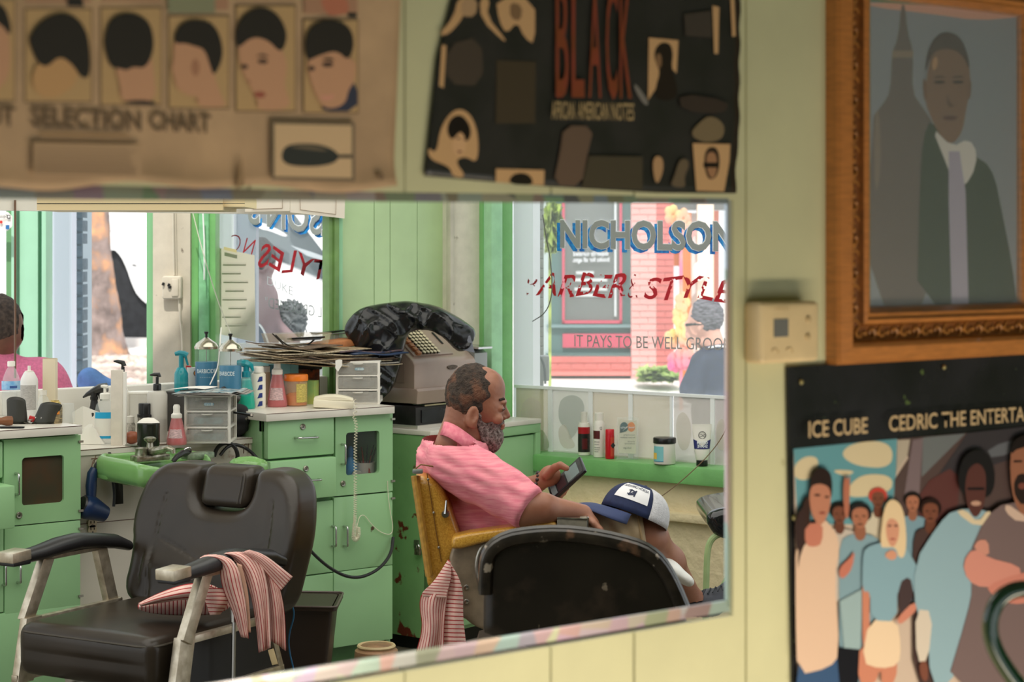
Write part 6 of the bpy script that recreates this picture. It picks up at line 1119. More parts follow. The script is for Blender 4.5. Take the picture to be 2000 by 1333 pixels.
m = MB(); m.tube([VX(1341, 635, Yq-.03), VX(1352, 634, Yq-.085), VX(1372, 634, Yq-.10)], [.010, .008, .003], 6); o = m.build('sunglasses', MATS['black'], None); o.rotation_euler = (0, 0, RZ); worldchild(o, om)
def oms(x, y, z): return smin(.05, s_cap(x, y, z, V_(1400, 712), V_(1405, 800), .14, .16), s_cap(x, y, z, V_(1372, 712, -.08), V_(1352, 762, -.1), .075, .08), s_cap(x, y, z, V_(1405, 800), V_(1405, 1120), .16, .13))+.004*wob(x, y, z, 30, 3)
o = sdfobj('polo_shirt', oms, VX(1300, 900, Yq-.3), VX(1480, 655, Yq+.3), .012, M('navy_polo', (64, 72, 92), .8, var=.15, vs=30)); o.rotation_euler = (0, 0, RZ); worldchild(o, om)
o = sdfobj('trousers', lambda x, y, z: smin(.03, s_cap(x, y, z, V_(1395, 880), V_(1390, 925), .12, .09), s_cap(x, y, z, V_(1425, 880), V_(1425, 925), .12, .09)), VX(1330, 930, Yq-.2), VX(1480, 830, Yq+.2), .014, M('trousers_dark', (60, 62, 70), .8)); o.rotation_euler = (0, 0, RZ); worldchild(o, om)
m = MB(); m.tube([VX(1384, 680, Yq-.10), VX(1402, 676, Yq-.11), VX(1420, 678, Yq-.10)], .006, 6); o = m.build('collar_stripe', whl, None); o.rotation_euler = (0, 0, RZ); worldchild(o, om)
# ---- window 1: frosted lower panels, lettering
q_ = .02; post_w = M('window_post_white', (244, 246, 248), .4)
def wall_rect(name, mat, parent, p0, p1, z0, z1, q, th=.004, bev=0):
    t0, t1 = tw(p0, q), tw(p1, q); m = MB(); m.box(((t0+t1)/2, q+th/2, (z0+z1)/2), (abs(t1-t0), th, z1-z0), bev=bev); o = m.build(name, mat, parent, 35 if bev else 0); return o
wall_rect('white_post', post_w, w1, 1003, 1041, .70, 2.3, .25, .05)
ZP = .965; pcols = [(206, 200, 170), (214, 216, 206), (208, 198, 172), (210, 202, 180), (224, 218, 214), (228, 220, 218), (226, 222, 220)]
edges = [1004, 1074, 1153, 1231, 1312, 1391, 1470, 1560, 1660, 1780]
for i, (a, b_) in enumerate(zip(edges, edges[1:])):
    mt = MG('frosted_%d' % i, pcols[i % 7], .8, .62); wall_rect('frosted_panel', mt, w1, a+4, b_-4, .70, ZP-.006, .085, .003)
    wall_rect('panel_divider', post_w, w1, b_-4, b_+4 if i != 3 else b_, .70, ZP, .08, .012)
wall_rect('panel_rail', post_w, w1, 1004, 1780, ZP-.008, ZP+.004, .078, .014)
ghost = [MG('ghost_%d' % k, c, .9, .5) for k, c in enumerate(((176, 184, 176), (220, 210, 196), (150, 180, 120)))]
def wpoly(pts, mat, q, name='faded_portrait'):
    m = MB(); m.poly([Vector((0, 0, 0))]*0 or [onw(x, y, q) for x, y in chaikin(pts, 2)]); o = m.build(name, mat, None, 0); return worldchild(o, w1)
wpoly([(1090, 800), (1096, 778), (1120, 770), (1140, 782), (1142, 810), (1124, 850), (1112, 860), (1108, 838), (1092, 826)], ghost[0], .079); wpoly([(1016, 795), (1030, 776), (1052, 780), (1058, 800), (1050, 870), (1020, 860)], ghost[1], .079); wpoly([(1050, 850), (1058, 836), (1072, 860), (1072, 880), (1046, 880)], ghost[2], .078)
wpoly([(1088, 838), (1104, 826), (1112, 850), (1128, 876), (1096, 878)], ghost[1], .0785); wpoly([(1318, 820), (1335, 800), (1352, 830), (1346, 880), (1325, 880)], ghost[1], .079); wpoly([(1398, 830), (1410, 815), (1418, 830), (1418, 880), (1400, 880)], ghost[1], .079)
def wtext(txt, p0, p1, h, q, mat, shear=0, offset=0, warp=None):
    a, b_ = onw(*p0, q), onw(*p1, q); Y = (a.x*C_+a.y*S+b_.x*C_+b_.y*S)/2; n = Vector((dw[1], -dw[0], 0)); return text_on('lettering', txt, a, b_, h/F*Y, n, mat, w1, shear, offset, warp=warp)
for dx, dy, q, mt, of in ((-6, 6, .094, bll, .035), (0, 0, .092, whl, .045), (0, 0, .090, grl, .028)):
    wtext('NICHOLSON', (1094+dx, 482+dy), (1437+dx, 489+dy), 53, q, mt, 0, of)
def worn(name, rgb, lo):
    m = M(name, rgb, .45); nt = m.node_tree; N = nt.nodes; L = nt.links; p = N['Principled BSDF']
    tc = N.new('ShaderNodeTexCoord'); n = N.new('ShaderNodeTexNoise'); n.inputs['Scale'].default_value = 34; n.inputs['Detail'].default_value = 6; L.new(tc.outputs['Object'], n.inputs['Vector'])
    g = N.new('ShaderNodeMath'); g.operation = 'GREATER_THAN'; g.inputs[1].default_value = lo; L.new(n.outputs['Fac'], g.inputs[0]); L.new(g.outputs[0], p.inputs['Alpha']); return m
wr_ = worn('letter_red_chipped', (186, 14, 34), .43); wr2 = worn('letter_red_flaked', (150, 20, 34), .56)
wtext('ARBER', (1046, 577), (1224, 580), 44, .09, wr_, .35, .012, lambda q: .006*sin(q*14)); wtext('B', (1022, 578), (1050, 577), 40, .09, wr2, .3, .0); wtext('&', (1226, 583), (1248, 584), 52, .09, wr2, .2, -.02); wtext('STYLES', (1256, 581), (1466, 590), 44, .09, wr_, .35, .012, lambda q: -.008*sin(q*10))
wtext('IT PAYS TO BE WELL GROOMED', (1122, 677), (1462, 686), 24, .09, M('letter_slogan', (158, 156, 156), .5), 0, .0)
# wires and string by the window
def wline(pts, r, name, lab, mat):
    m = MB(); m.tube(sm_([onw(x, y, q) for x, y, q in pts]), r, 6); return tag(m.build(name, mat, None), lab, 'wire')
wline([(1060, 420, .07), (1066, 460, .06), (1074, 500, .06), (1078, 540, .06), (1078, 580, .06), (1066, 612, .06), (1040, 628, .07)], .0022, 'window_wire', 'thin dark wire drooping at the left side of the right window', M('wire_dark', (96, 96, 92), .5))
wline([(1420, 836, -.25), (1402, 868, -.25), (1370, 905, -.26), (1320, 950, -.28), (1282, 977, -.30)], .0018, 'pull_string', 'thin brown string running from the window sill down past the cap', M('string_brown', (132, 108, 84), .7))
# wares on the window sill
Zs = .702
def sill(px): t = tw(px, .0); Y = hit(px, 490, P0w, dw)[1]; return Y
def sware(name, label, cat, px, parts, by, group=None):
    Y = (H-Zs)*F/(by-YH); return ware(name, label, cat, px, None if False else by, Zs, parts, group)
t = sware('shaving_bottle', 'white-capped bottle with a red and black label, first on the window sill', 'bottle', 1140.5, [('bottle', white, [(0, 0), (11, 0), (11.5, 2), (11.5, 58), (10, 63)]), ('cap', clearw, [(6.5, 62), (6.5, 84), (0, 85)]), ('label', M('label_black', (44, 40, 36), .4, var=.4, vs=60, rgb2=(20, 18, 18)), [(11.8, 6), (11.8, 42)], FR(1.5)), ('label_top', M('label_red', (176, 24, 36), .4), [(11.8, 42), (11.8, 55)], FR(1.5)), ('label_emblem', M('label_maroon', (90, 24, 28), .4), [(12, 12), (12, 33)], FR(.45, .1))], 889)
t = sware('lotion_bottle', 'white bottle with a small maroon label, second on the window sill', 'bottle', 1170, [('bottle', white, [(0, 0), (10.5, 0), (11, 2), (11, 66), (9, 71)]), ('cap', white, [(8.5, 70), (8.5, 86), (0, 87)]), ('label_emblem', MATS['label_maroon'], [(11.3, 36), (11.3, 52)], {'arc': (-pi/2-1.4, -pi/2+.1), 'seg': 8})], 893)
s = t['s']; writing(t, 'D', 1, 54, 4, 6, -11.4, dkink, True)
for k, (y, w_) in enumerate(((29, 9), (24, 8), (18, 10), (14, 9), (10, 7))): writing(t, 'lllllll', -9, y, w_, 2.2, -11.2, dkink, True)
t = sware('aerosol_can', 'red aerosol can with a dark diamond emblem on the window sill', 'can', 1191, [('can', M('can_red', (196, 22, 36), .3), [(0, 0), (8.7, 0), (9, 1), (9, 44), (8.5, 46)]), ('cap', M('cap_red', (206, 30, 44), .35), [(8.7, 46), (8.7, 56), (8, 57), (0, 57)]), ('front_panel', M('can_orange', (206, 70, 50), .35), [(9.15, 5), (9.15, 42)], {'arc': (-pi/2+.1, -pi/2+1.3), 'seg': 8}), ('emblem', MATS['dark_ink'], 0, {'box': (7.5, 1.4, 7.5), 'c': (6, -7.6, 26), 'rot': (0, pi/4, .6)})], 896)
cdp = thing('counter_card', 'cream leaflet with green and orange speech bubbles in a clear stand on the window sill', 'leaflet', (0, 0, 0)); Yc = 7.62
cam_prism('leaflet', M('leaflet_cream', (228, 220, 200), .6), cdp, [(1208, 821), (1244, 822), (1242, 887), (1208, 885)], Yc, .002, 0, 0, 0)
cam_prism('green_bubble', M('bubble_green', (44, 84, 90), .5), cdp, [(1219+8*cos(t), 834.5+9.5*sin(t)) for t in np.linspace(0, 6, 16)]+[(1211, 846)], Yc-.002, .0008, 0, 0, 0); cam_prism('orange_bubble', M('bubble_orange', (240, 140, 60), .5), cdp, [(1233+7.5*cos(t), 834.5+9.5*sin(t)) for t in np.linspace(.3, 6.3, 16)]+[(1240, 846)], Yc-.001, .0008, 0, 0, 0)
cam_text('help', (1212, 837), (1225, 837), 4, Yc-.003, whl, cdp, True, 0, .01); cam_text('local', (1228, 837), (1239, 837), 4, Yc-.003, whl, cdp, True, 0, .01)
for k, (a, b_, y) in enumerate(((1218, 1240, 851), (1211, 1240, 856), (1226, 1240, 864), (1220, 1240, 868))): cam_text(('we are hoping', 'for your feedback', 'tell us how', 'we did today')[k], (a, y), (b_, y+.3), 2.6, Yc-.003, dkink, cdp, True, 0, 0)
cam_text('SoftLight', (1217, 877), (1233, 877), 3.6, Yc-.003, dkink, cdp, True)
cam_box('clear_stand', MG('acrylic', (220, 235, 232), .03, .10), cdp, 1205, 1247, Yc-.012, .003, Zs, VX(0, 815, Yc).z); cam_box('stand_foot', MATS['acrylic'], cdp, 1205, 1247, Yc-.012, .05, Zs, Zs+.003)
t = sware('cream_jar', 'white tub with a black lid and a pale blue label on the window sill', 'tub', 1298, [('tub', white, [(0, 0), (20, 0), (21.5, 2), (21, 40), (21, 41)]), ('lid', blackp, [(22, 40), (22.5, 41), (22.5, 49), (21.5, 51), (0, 51)]), ('label', M('label_aqua', (130, 196, 200), .4), [(21.7, 5), (21.5, 35)], {'arc': (-pi/2-1.35, -pi/2-.18), 'seg': 8}), ('label_line', M('label_aqua_dark', (60, 130, 160), .4), [(21.8, 5), (21.8, 6.5)], {'arc': (-pi/2-1.35, -pi/2-.18), 'seg': 8}), ('label_emblem', M('label_gold', (240, 196, 90), .4), [(21.9, 10), (21.8, 22)], {'arc': (-pi/2-1.4, -pi/2-.85), 'seg': 6})], 906)
P = []
tb = sware('shave_tube', 'white shaving cream tube with a navy band standing on its black cap', 'tube', 1371, [('cap', blackp, [(0, 0), (11, 0), (11.5, 1), (11, 11), (0, 11)])], 910); s = tb['s']
for z, rx, ry in ((11, 11, 9), (13, 12, 10), (30, 14.5, 9.5), (50, 17, 6.5), (68, 18.5, 3), (76, 19, .8), (81, 19, .6)): P.append([(rx*s*cos(2*pi*k/24), ry*s*sin(2*pi*k/24), z*s) for k in range(24)])
m = MB(); m.grid(P, closed_v=True, cap=True); m.build('tube', white, tb)
P = [[(rx*s*1.01*cos(t), ry*s*1.04*sin(t)-.0003, (z+(dip if i else 0)*(1-abs(cos(t)))*1)*s) for t in np.linspace(pi, 2*pi, 13)] for i, (z, rx, ry, dip) in enumerate(((33, 14.9, 9.2, 0), (52, 17.1, 6.2, -8)))]
m = MB(); m.grid(P); m.build('navy_band', M('navy_label', (40, 44, 110), .4), tb)
writing(tb, 'CREAM', -10.5, 43, 21, 5.5, 9.3, whl, True, 0, .02); writing(tb, 'SHAVE', -10, 36, 20, 5.5, 9.9, whl, True, 0, .02)
m = MB(); m.tube([(7*s*cos(t), -5.6*s, (60+7*sin(t))*s) for t in np.linspace(0, 2*pi, 20)[:-1]], .6*s, 4, True); m.build('emblem_ring', dkink, tb); writing(tb, 'SC', -5, 57, 10, 5.5, 6.2, dkink, True)
# ---------------------------------------------------------------- things modelled in axes turned to the view
VO = {}
def vthing(name, label, cat, px, py, Y, z=0, group=None):
    b = Vector(((px-1000)/F*Y, Y, z)); t = thing(name, label, cat, c2w(*b), RZ, group); VO[t.name] = b; return t
def vput(o, t): o.parent = t; o.location = -VO[t.name]; return o
def vb(m, name, mat, t, smooth=35): return vput(m.build(name, mat, None, smooth), t)
def vsdf(name, f, lo, hi, h, mat, t): return vput(sdfobj(name, f, lo, hi, h, mat), t)
def polydist(X, Z, pts):
    """signed distance to a polygon on a 2-D grid"""
    d = np.full(X.shape, 1e9); ins = np.zeros(X.shape, bool); n = len(pts)
    for i in range(n):
        (ax, az), (bx_, bz) = pts[i], pts[(i+1) % n]; ex, ez = bx_-ax, bz-az; wx, wz = X-ax, Z-az
        t = np.clip((wx*ex+wz*ez)/(ex*ex+ez*ez+1e-12), 0, 1); d = np.minimum(d, (wx-t*ex)**2+(wz-t*ez)**2)
        c = ((az > Z) != (bz > Z)) & (X < (bx_-ax)*(Z-az)/(bz-az+1e-12)+ax); ins ^= c
    return np.where(ins, -1, 1)*np.sqrt(d)
def vslab(name, pts, Y, thick, r, mat, t, h=.008, front=None, sm=1, shear=None, extra=None):
    """cushion cut to an outline measured on the photograph, thick along the view and rounded by r"""
    if sm: pts = chaikin(pts, sm)
    q = [((x-1000)/F*Y, H-(y-YH)/F*Y) for x, y in pts]; xs = [p[0] for p in q]; zs = [p[1] for p in q]
    def f(x, y, z):
        d2 = polydist(x[:, 0, :], z[:, 0, :], q)[:, None, :]+r; yc = y-Y
        if shear is not None: yc = yc-shear(x, z)
        if front is not None: yc = yc-front(x, z, d2)*(yc < 0)
        dy = np.abs(yc)-(thick/2-r); o = np.sqrt(np.maximum(d2, 0)**2+np.maximum(dy, 0)**2)+np.minimum(np.maximum(d2, dy), 0)-r
        return extra(o, x, y, z) if extra else o
    pad = .10 if (shear is not None or front is not None) else .02
    return vsdf(name, f, (min(xs)-.02, Y-thick/2-pad-.02, min(zs)-.02), (max(xs)+.02, Y+thick/2+pad+.02, max(zs)+.02), h, mat, t)
def ribbon(name, Lp, Rp, Y, mat, t, folds=2, amp=.012, bulge=0, n=26, stripes_u=True, tail=0, uvk=(1, 1), ph=0):
    """cloth between two edges measured on the photograph, folding towards and away from the view"""
    def rs(P, k):
        P = [Vector(p) for p in smoothline([(x, y, 0) for x, y in P], 2)]; L_ = [0]
        for a, b in zip(P, P[1:]): L_.append(L_[-1]+(b-a).length)
        out = []
        for i in range(k):
            d = L_[-1]*i/(k-1); j = max(0, min(len(P)-2, int(np.searchsorted(L_, d))-1)); out.append(P[j].lerp(P[j+1], (d-L_[j])/max(1e-6, L_[j+1]-L_[j])))
        return out
    A, B = rs(Lp, 30), rs(Rp, 30); G = []
    for i in range(n):
        u = i/(n-1); row = []
        for j in range(30):
            v = j/29; p = A[j].lerp(B[j], u); yy = Y-bulge*sin(pi*u)*sin(pi*min(1, v*.9+.1))+amp*sin(2*pi*folds*u+ph+1.2*v)*(.3+.7*v)+tail*v
            row.append(VX(p.x, p.y, yy))
        G.append(row)
    m = MB(); m.grid(G, uvs=uvk); o = vput(m.build(name, mat, None, 60), t); sd = o.modifiers.new('t', 'SOLIDIFY'); sd.thickness = .0022; return o
leather = M('black_leather', (42, 36, 28), .33, var=.25, vs=5, rgb2=(52, 44, 36), bump=.03, bs=160, spec=.5)
lside = M('leather_side', (34, 34, 36), .35, bump=.03, bs=120); pipe = M('piping', (66, 60, 50), .5)
brush = M('brushed_metal', (222, 212, 192), .34, .75, var=.12, vs=26, rgb2=(180, 168, 146), bump=.03, bs=60)
# ---- black reclining chair
bc = thing('barber_chair', 'black leather reclining barber chair with metal arms, in front of the green sink', 'barber chair', c2w(-1.06, 5.58, 0), RZ-radians(30))
BO = Vector((-1.06, 5.58)); cu, su = cos(radians(30)), sin(radians(30)); bxv = Vector((cu, -su)); byv = Vector((su, cu))
def bl(px, py, xl):
    """point where the view ray through a pixel meets the chair plane x = xl (chair axes)"""
    P0 = BO+bxv*xl; r = (px-1000)/F; t = (r*P0.y-P0.x)/(byv.x-r*byv.y); Y = P0.y+byv.y*t; return Vector((xl, t, H-(py-YH)/F*Y))
def seatf(x, y, z):
    d = s_box(x, y, z, (0, -.01, .395), (.50, .53, .15), .035); return d-.010*np.cos(x*6)*np.exp(-((y+.05)/.25)**2)*(z > .40)+.02*np.clip(-(y+.15), 0, .2)*(z < .36)
sdfobj('seat', seatf, (-.29, -.32, .29), (.29, .30, .50), .009, leather, bc)
m = MB(); m.tube([(x, y, .448) for x, y in rrect(.50, .53, .05, 5, 0, -.01)], .0035, 6, True); m.build('piping', pipe, bc)
BT = [(-.31, .46), (-.30, .60), (-.325, .70), (-.30, .82), (-.255, .865), (-.20, .875), (-.13, .87), (-.105, .855), (-.105, .775), (-.07, .74), (0, .735), (.07, .74), (.105, .775), (.105, .855), (.13, .87), (.20, .87), (.255, .85), (.30, .80), (.325, .68), (.315, .58), (.30, .46), (.2, .42), (-.2, .42)]
BT = chaikin(BT, 2)
def backf(x, y, z):
    d2 = polydist(x[:, 0, :], z[:, 0, :], BT)[:, None, :]+.04; yc = y-.30-.30*(z-.42)+.03*np.abs(x/.3)**2.5; xx = np.abs(x)
    yc = yc+.012*np.exp(-((z-.56)/.045)**2)*(xx < .24)-.010*np.exp(-((z-.50)/.03)**2)*0
    seam_ = np.exp(-((xx-.215+.5*(z-.62)**2)/.005)**2)*.006*(z < .78)+np.exp(-((z-.575-.35*xx)/.004)**2)*.004*(xx < .2)
    dy = np.abs(yc)-.035; return np.sqrt(np.maximum(d2, 0)**2+np.maximum(dy, 0)**2)+np.minimum(np.maximum(d2, dy), 0)-.035+seam_*(yc < 0)
sdfobj('backrest', backf, (-.37, .12, .40), (.37, .52, .90), .0075, leather, bc)
def headf(x, y, z): yc = y-.285-.30*(z-.42); return s_box(x, yc, z, (0, 0, .805), (.185, .10, .125), .03)
sdfobj('headrest', headf, (-.12, .25, .72), (.12, .52, .90), .007, leather, bc)
m = MB(); y_ = lambda z, d=-.053: .285+.30*(z-.42)+d
m.tube([(.078, y_(.76), .76), (.080, y_(.80), .80), (.078, y_(.85), .85)], .0016, 5); m.tube([(.066, y_(.76), .76), (.068, y_(.80), .80), (.066, y_(.85), .85)], .0012, 5); m.build('stitching', pipe, bc)
for sx in (-1, 1):
    xl = sx*.295
    P = [(-.20, .655, .026), (-.13, .66, .03), (-.06, .668, .034), (.02, .672, .034), (.10, .664, .032), (.19, .650, .030), (.25, .63, .022)]
    G = [[(xl+w_*1.15*cos(a)*(1 if abs(cos(a)) < .8 else .95), y, z+(w_*.75)*sin(a)-.012) for a in np.linspace(0, 2*pi, 17)[:-1]] for y, z, w_ in P]
    m = MB(); m.grid(G, closed_v=True, cap=True); m.build('armrest', lside, bc)
    m = MB(); m.box((xl, -.235, .652), (.066, .075, .030), rot=(.05, 0, 0), bev=.004); m.build('arm_cap', brush, bc); m = MB(); m.box((xl, -.232, .632), (.062, .07, .014), bev=.005); m.build('arm_cap_base', lside, bc)
    for (y0, z0, y1, z1) in ((-.10, .635, -.19, .455), (.12, .635, .18, .44)):
        m = MB(); a = Vector((xl, y0, z0)); b = Vector((xl, y1, z1)); d = b-a; m.box((a+b)/2, (.026, .042, d.length), rot=(math.atan2(-d.y, d.z)+pi, 0, 0), bev=.002); m.build('arm_post', brush, bc)
    m = MB(); m.box((xl, .01, .628), (.026, .26, .012), bev=.002); m.build('arm_bar', brush, bc)
    y0, y1 = -.20, .235; x2 = sx*.285
    q = [(y0+.005, .455), (y1-.04, .455), (y1+.02, .30), (y0-.035, .30)]
    m = MB(); m.prism([(q[i][0]*(1 if sx > 0 else 1), q[i][1]) for i in range(4)], (x2-sx*.004, 0, 0), (0, 1, 0), (0, 0, 1), .004*sx); m.build('side_panel', lside, bc, 0)
    for i in range(4):
        a = Vector((x2, *q[i])); b = Vector((x2, *q[(i+1) % 4])); d = b-a; w_ = .062 if i == 3 else .020
        if i == 3: m = MB(); m.prism([(y0-.045, .285), (y0+.02, .285), (y0+.055, .468), (y0-.008, .468)], (x2-.012, 0, 0), (0, 1, 0), (0, 0, 1), .026, .002)
        else: m = MB(); m.box((a+b)/2, (.022, d.length+.02, w_), rot=(math.atan2(d.z, d.y), 0, 0), bev=.002)
        m.build('side_rail', brush, bc)
m = MB(); m.cyl((0, .0, .0), (0, 0, .30), .045, .04, 18); m.build('column', chrome, bc); m = MB(); m.lathe([(0, .0), (.30, 0), (.30, .012), (.26, .03), (.06, .05), (0, .05)], (0, 0, 0), 32); m.build('base_plate', chrome, bc)
m = MB(); m.box((0, 0, .30), (.30, .36, .03)); m.tube([(-.2, -.1, .285), (.24, .05, .285)], .012, 8); m.tube([(.1, -.2, .28), (.1, .22, .28)], .010, 8); m.build('under_frame', steel, bc)
m = MB(); m.box((0, -.40, .245), (.36, .045, .17), rot=(.35, 0, 0), bev=.015); m.build('footrest', leather, bc)
for sx in (-.13, .13): m = MB(); m.tube([(sx, -.20, .29), (sx, -.37, .28)], .010, 8); m.build('footrest_arm', steel, bc)
m = MB(); p0 = bl(457, 1215, .33); p1 = bl(455, 1345, .33); m.tube([p0, p1], .006, 8); m.tube([p0, p0+Vector((0, 0, .055))], .011, 10); m.build('recline_lever', chrome, bc)
# ---- striped towels
tp = dict(rgb=(240, 200, 188), rough=.85, var=.12, vs=20, bump=.06, bs=160)
def tow(n, cnt, ax, wd=.26): return M(n, stripes=((168, 44, 46), cnt, wd, ax), **tp)
ta = vthing('towel', 'red and white striped towel draped over the arm of the black chair', 'towel', 470, 1100, 5.40, .6)
ribbon('cloth', [(378, 1098), (400, 1088), (430, 1099), (433, 1146), (455, 1193), (470, 1244)], [(400, 1086), (430, 1084), (463, 1100), (476, 1160), (482, 1203), (486, 1248)], 5.37, tow('stripe_a', 6, 0), ta, 1.2, .006, .02)
ribbon('cloth', [(405, 1084), (445, 1083), (474, 1112), (490, 1160), (499, 1210), (505, 1276)], [(480, 1078), (500, 1084), (516, 1112), (524, 1160), (526, 1210), (529, 1266)], 5.40, tow('stripe_b', 8, 0), ta, 1.6, .010, .02)
ribbon('cloth', [(470, 1080), (500, 1084), (516, 1112), (524, 1160), (528, 1204), (530, 1252)], [(487, 1076), (515, 1098), (540, 1130), (551, 1165), (557, 1205), (559, 1272)], 5.43, MATS['stripe_b'], ta, 1.3, .012, .02, ph=1)
ribbon('cloth', [(470, 1081), (495, 1089), (520, 1118), (549, 1154)], [(487, 1075), (515, 1084), (545, 1106), (572, 1127)], 5.395, tow('stripe_d', 6, 0), ta, .5, .004, .01)
ribbon('cloth', [(462, 1100), (474, 1140), (482, 1190), (484, 1236)], [(472, 1104), (484, 1150), (488, 1195), (490, 1236)], 5.38, M('towel_hem', (216, 172, 148), .85), ta, .5, .002)
tb_ = vthing('towel', 'red and white striped towel bundled on the seat of the black chair', 'towel', 360, 1190, 5.45, .47)
ribbon('cloth', [(269, 1182), (300, 1164), (345, 1146), (380, 1139), (425, 1143), (446, 1178)], [(269, 1190), (292, 1199), (345, 1203), (400, 1203), (435, 1197), (450, 1186)], 5.47, tow('stripe_e', 24, 1), tb_, .5, .004, .07, uvk=(1, 1))
ribbon('cloth', [(271, 1180), (310, 1160), (360, 1142), (400, 1140), (440, 1160)], [(275, 1184), (310, 1177), (345, 1174), (380, 1172), (430, 1176)], 5.41, tow('stripe_f', 4, 0), tb_, 1, .006, .03)
ribbon('cloth', [(385, 1150), (402, 1172), (410, 1202)], [(440, 1150), (448, 1175), (430, 1200)], 5.385, tow('stripe_g', 7, 1), tb_, 1, .006, .02)
m = MB(); m.box(VX(533, 1284, 5.40), (.017, .004, .045), rot=(0, -.28, 0), bev=.002); o = vthing('wooden_clip', 'small pale wooden slip under the hanging towel', 'clip', 533, 1284, 5.40, .3); vb(m, 'slip', M('pale_wood', (206, 184, 140), .6), o)
tc_ = vthing('towel', 'red and white striped towel hanging from the gold chair beside its base', 'towel', 865, 1180, 5.38, .5)
ribbon('cloth', [(876, 1094), (848, 1138), (823, 1158), (818, 1184), (826, 1226), (812, 1276)], [(879, 1098), (882, 1130), (874, 1165), (869, 1200), (867, 1240), (866, 1276)], 5.39, tow('stripe_h', 10, 0), tc_, 1.4, .014, .01)
ribbon('cloth', [(877, 1096), (879, 1130), (873, 1165), (869, 1200), (867, 1240), (865, 1276)], [(880, 1104), (896, 1130), (904, 1160), (903, 1200), (908, 1245), (914, 1276)], 5.40, tow('stripe_i', 22, 1), tc_, 1.1, .010, .01)
ribbon('cloth', [(876, 1094), (848, 1138), (823, 1158), (826, 1166)], [(879, 1098), (881, 1128), (873, 1158), (872, 1168)], 5.375, tow('stripe_j', 12, 1), tc_, .6, .005, .01)
# ---- waste bin, cord, drum
bn = vthing('waste_bin', 'dark brown square waste bin between the black chair and the cabinet', 'bin', 590, 1290, 6.35, 0)
dkb = M('bin_brown', (54, 42, 34), .4, bump=.02, bs=30)
T = [onz(x, y, .385) for x, y in ((508, 1196), (640, 1175), (596, 1157), (500, 1168))]
top = [(-.18, -.15), (.18, -.15), (.18, .15), (-.18, .15)]; zt, X0, Y0 = .385, (585-1000)/F*6.3, 6.3
m = MB()
def ring(w_, d, z, r): return [(X0+x*w_/.36-.02, Y0+y*d/.3+(-.10*x), z) for x, y in rrect(.30, .27, r, 3)]
m.grid([ring(.24, .2, .0, .02), ring(.34, .27, zt, .02), ring(.37, .30, zt, .02), ring(.37, .30, zt-.012, .02)], closed_v=True); m.grid([ring(.33, .26, zt, .02), ring(.23, .19, .01, .02)], closed_v=True, cap=True); vb(m, 'bin_body', dkb, bn, 40)
m = MB(); m.tube([(x, y, z+.002) for x, y, z in ring(.37, .30, zt, .02)], .0035, 6, True); vb(m, 'rim', M('bin_rim', (96, 84, 78), .35), bn)
m = MB(); m.tube(sm_([at(514, 1062, 5.95), at(528, 1095, 5.95), at(548, 1135, 5.93), at(562, 1150, 5.92), at(572, 1185, 5.92), at(575, 1205, 5.92), at(564, 1240, 5.92), at(564, 1270, 5.92), at(574, 1310, 5.92), at(580, 1345, 5.9)]), .0026, 6); tag(m.build('blue_cable', M('cable_blue', (40, 110, 160), .4), None), 'thin blue cable hanging in front of the brown bin', 'cable')
dr = vthing('wooden_drum', 'round pale wooden tub on the floor below the green cabinet', 'tub', 735, 1300, 6.6, 0)
m = MB(); X0, Y0 = (735-1000)/F*6.7, 6.7; m.lathe([(0, 0), (.075, 0), (.08, .06), (.075, .135), (.05, .155), (0, .16)], (X0, Y0, 0), 24); vb(m, 'body', M('drum_wood', (170, 130, 96), .5, var=.2, vs=20), dr); m = MB(); m.tube([(X0+.062*cos(t), Y0+.062*sin(t), .150) for t in np.linspace(0, 2*pi, 25)[:-1]], .006, 6, True); vb(m, 'rim', M('drum_rim', (214, 190, 146), .5), dr)
# ---- gold barber chair
gc = vthing('barber_chair', 'vintage gold vinyl barber chair with metal arm ends, holding the seated man', 'barber chair', 960, 1200, 5.75, 0)
gold = M('gold_vinyl', (206, 160, 66), .30, var=.2, vs=240, rgb2=(176, 126, 44), coat=.3, bump=.04, bs=18); goldr = M('gold_ribbed', (190, 146, 66), .4, var=.15, vs=60)
W = .24
def gslab(name, pts, Yc, th, r, mat, h=.008): return vslab(name, pts, Yc, th, r, mat, gc, h)
gslab('backrest', [(812, 925), (822, 912), (846, 916), (866, 930), (880, 960), (893, 1000), (905, 1032), (905, 1060), (890, 1075), (880, 1110), (842, 1130), (838, 1100), (826, 1020)], 5.72, .46, .03, gold)
for i in range(5):
    m = MB(); x = 808+i*3.6; P = [VX(x+k*(7.2)-0, 930+k*49, 5.46+.02*i) for k in range(5)]; m.tube(P, .0085, 8); vb(m, 'back_rib', goldr, gc)
m = MB(); m.tube([VX(834, 925, 5.485), VX(842, 975, 5.485), VX(852, 1040, 5.485), (VX(862, 1098, 5.485))], .0016, 5); m.tube([VX(809, 918, 5.47), VX(822, 908, 5.47), VX(848, 912, 5.48), VX(868, 926, 5.48), VX(882, 955, 5.48)], .0022, 5); vb(m, 'piping', M('gold_dark', (120, 84, 34), .5), gc)
for px, py in ((836, 937), (847, 1002), (857, 1070)): m = MB(); m.ell(VX(px, py, 5.484), (.004, .003, .004), 8, 6); vb(m, 'stud', steel, gc)
m = MB(); m.box(VX(816, 921, 5.47), (.03, .03, .012), bev=.004); vb(m, 'top_bracket', M('bracket_grey', (130, 134, 130), .4, .6), gc)
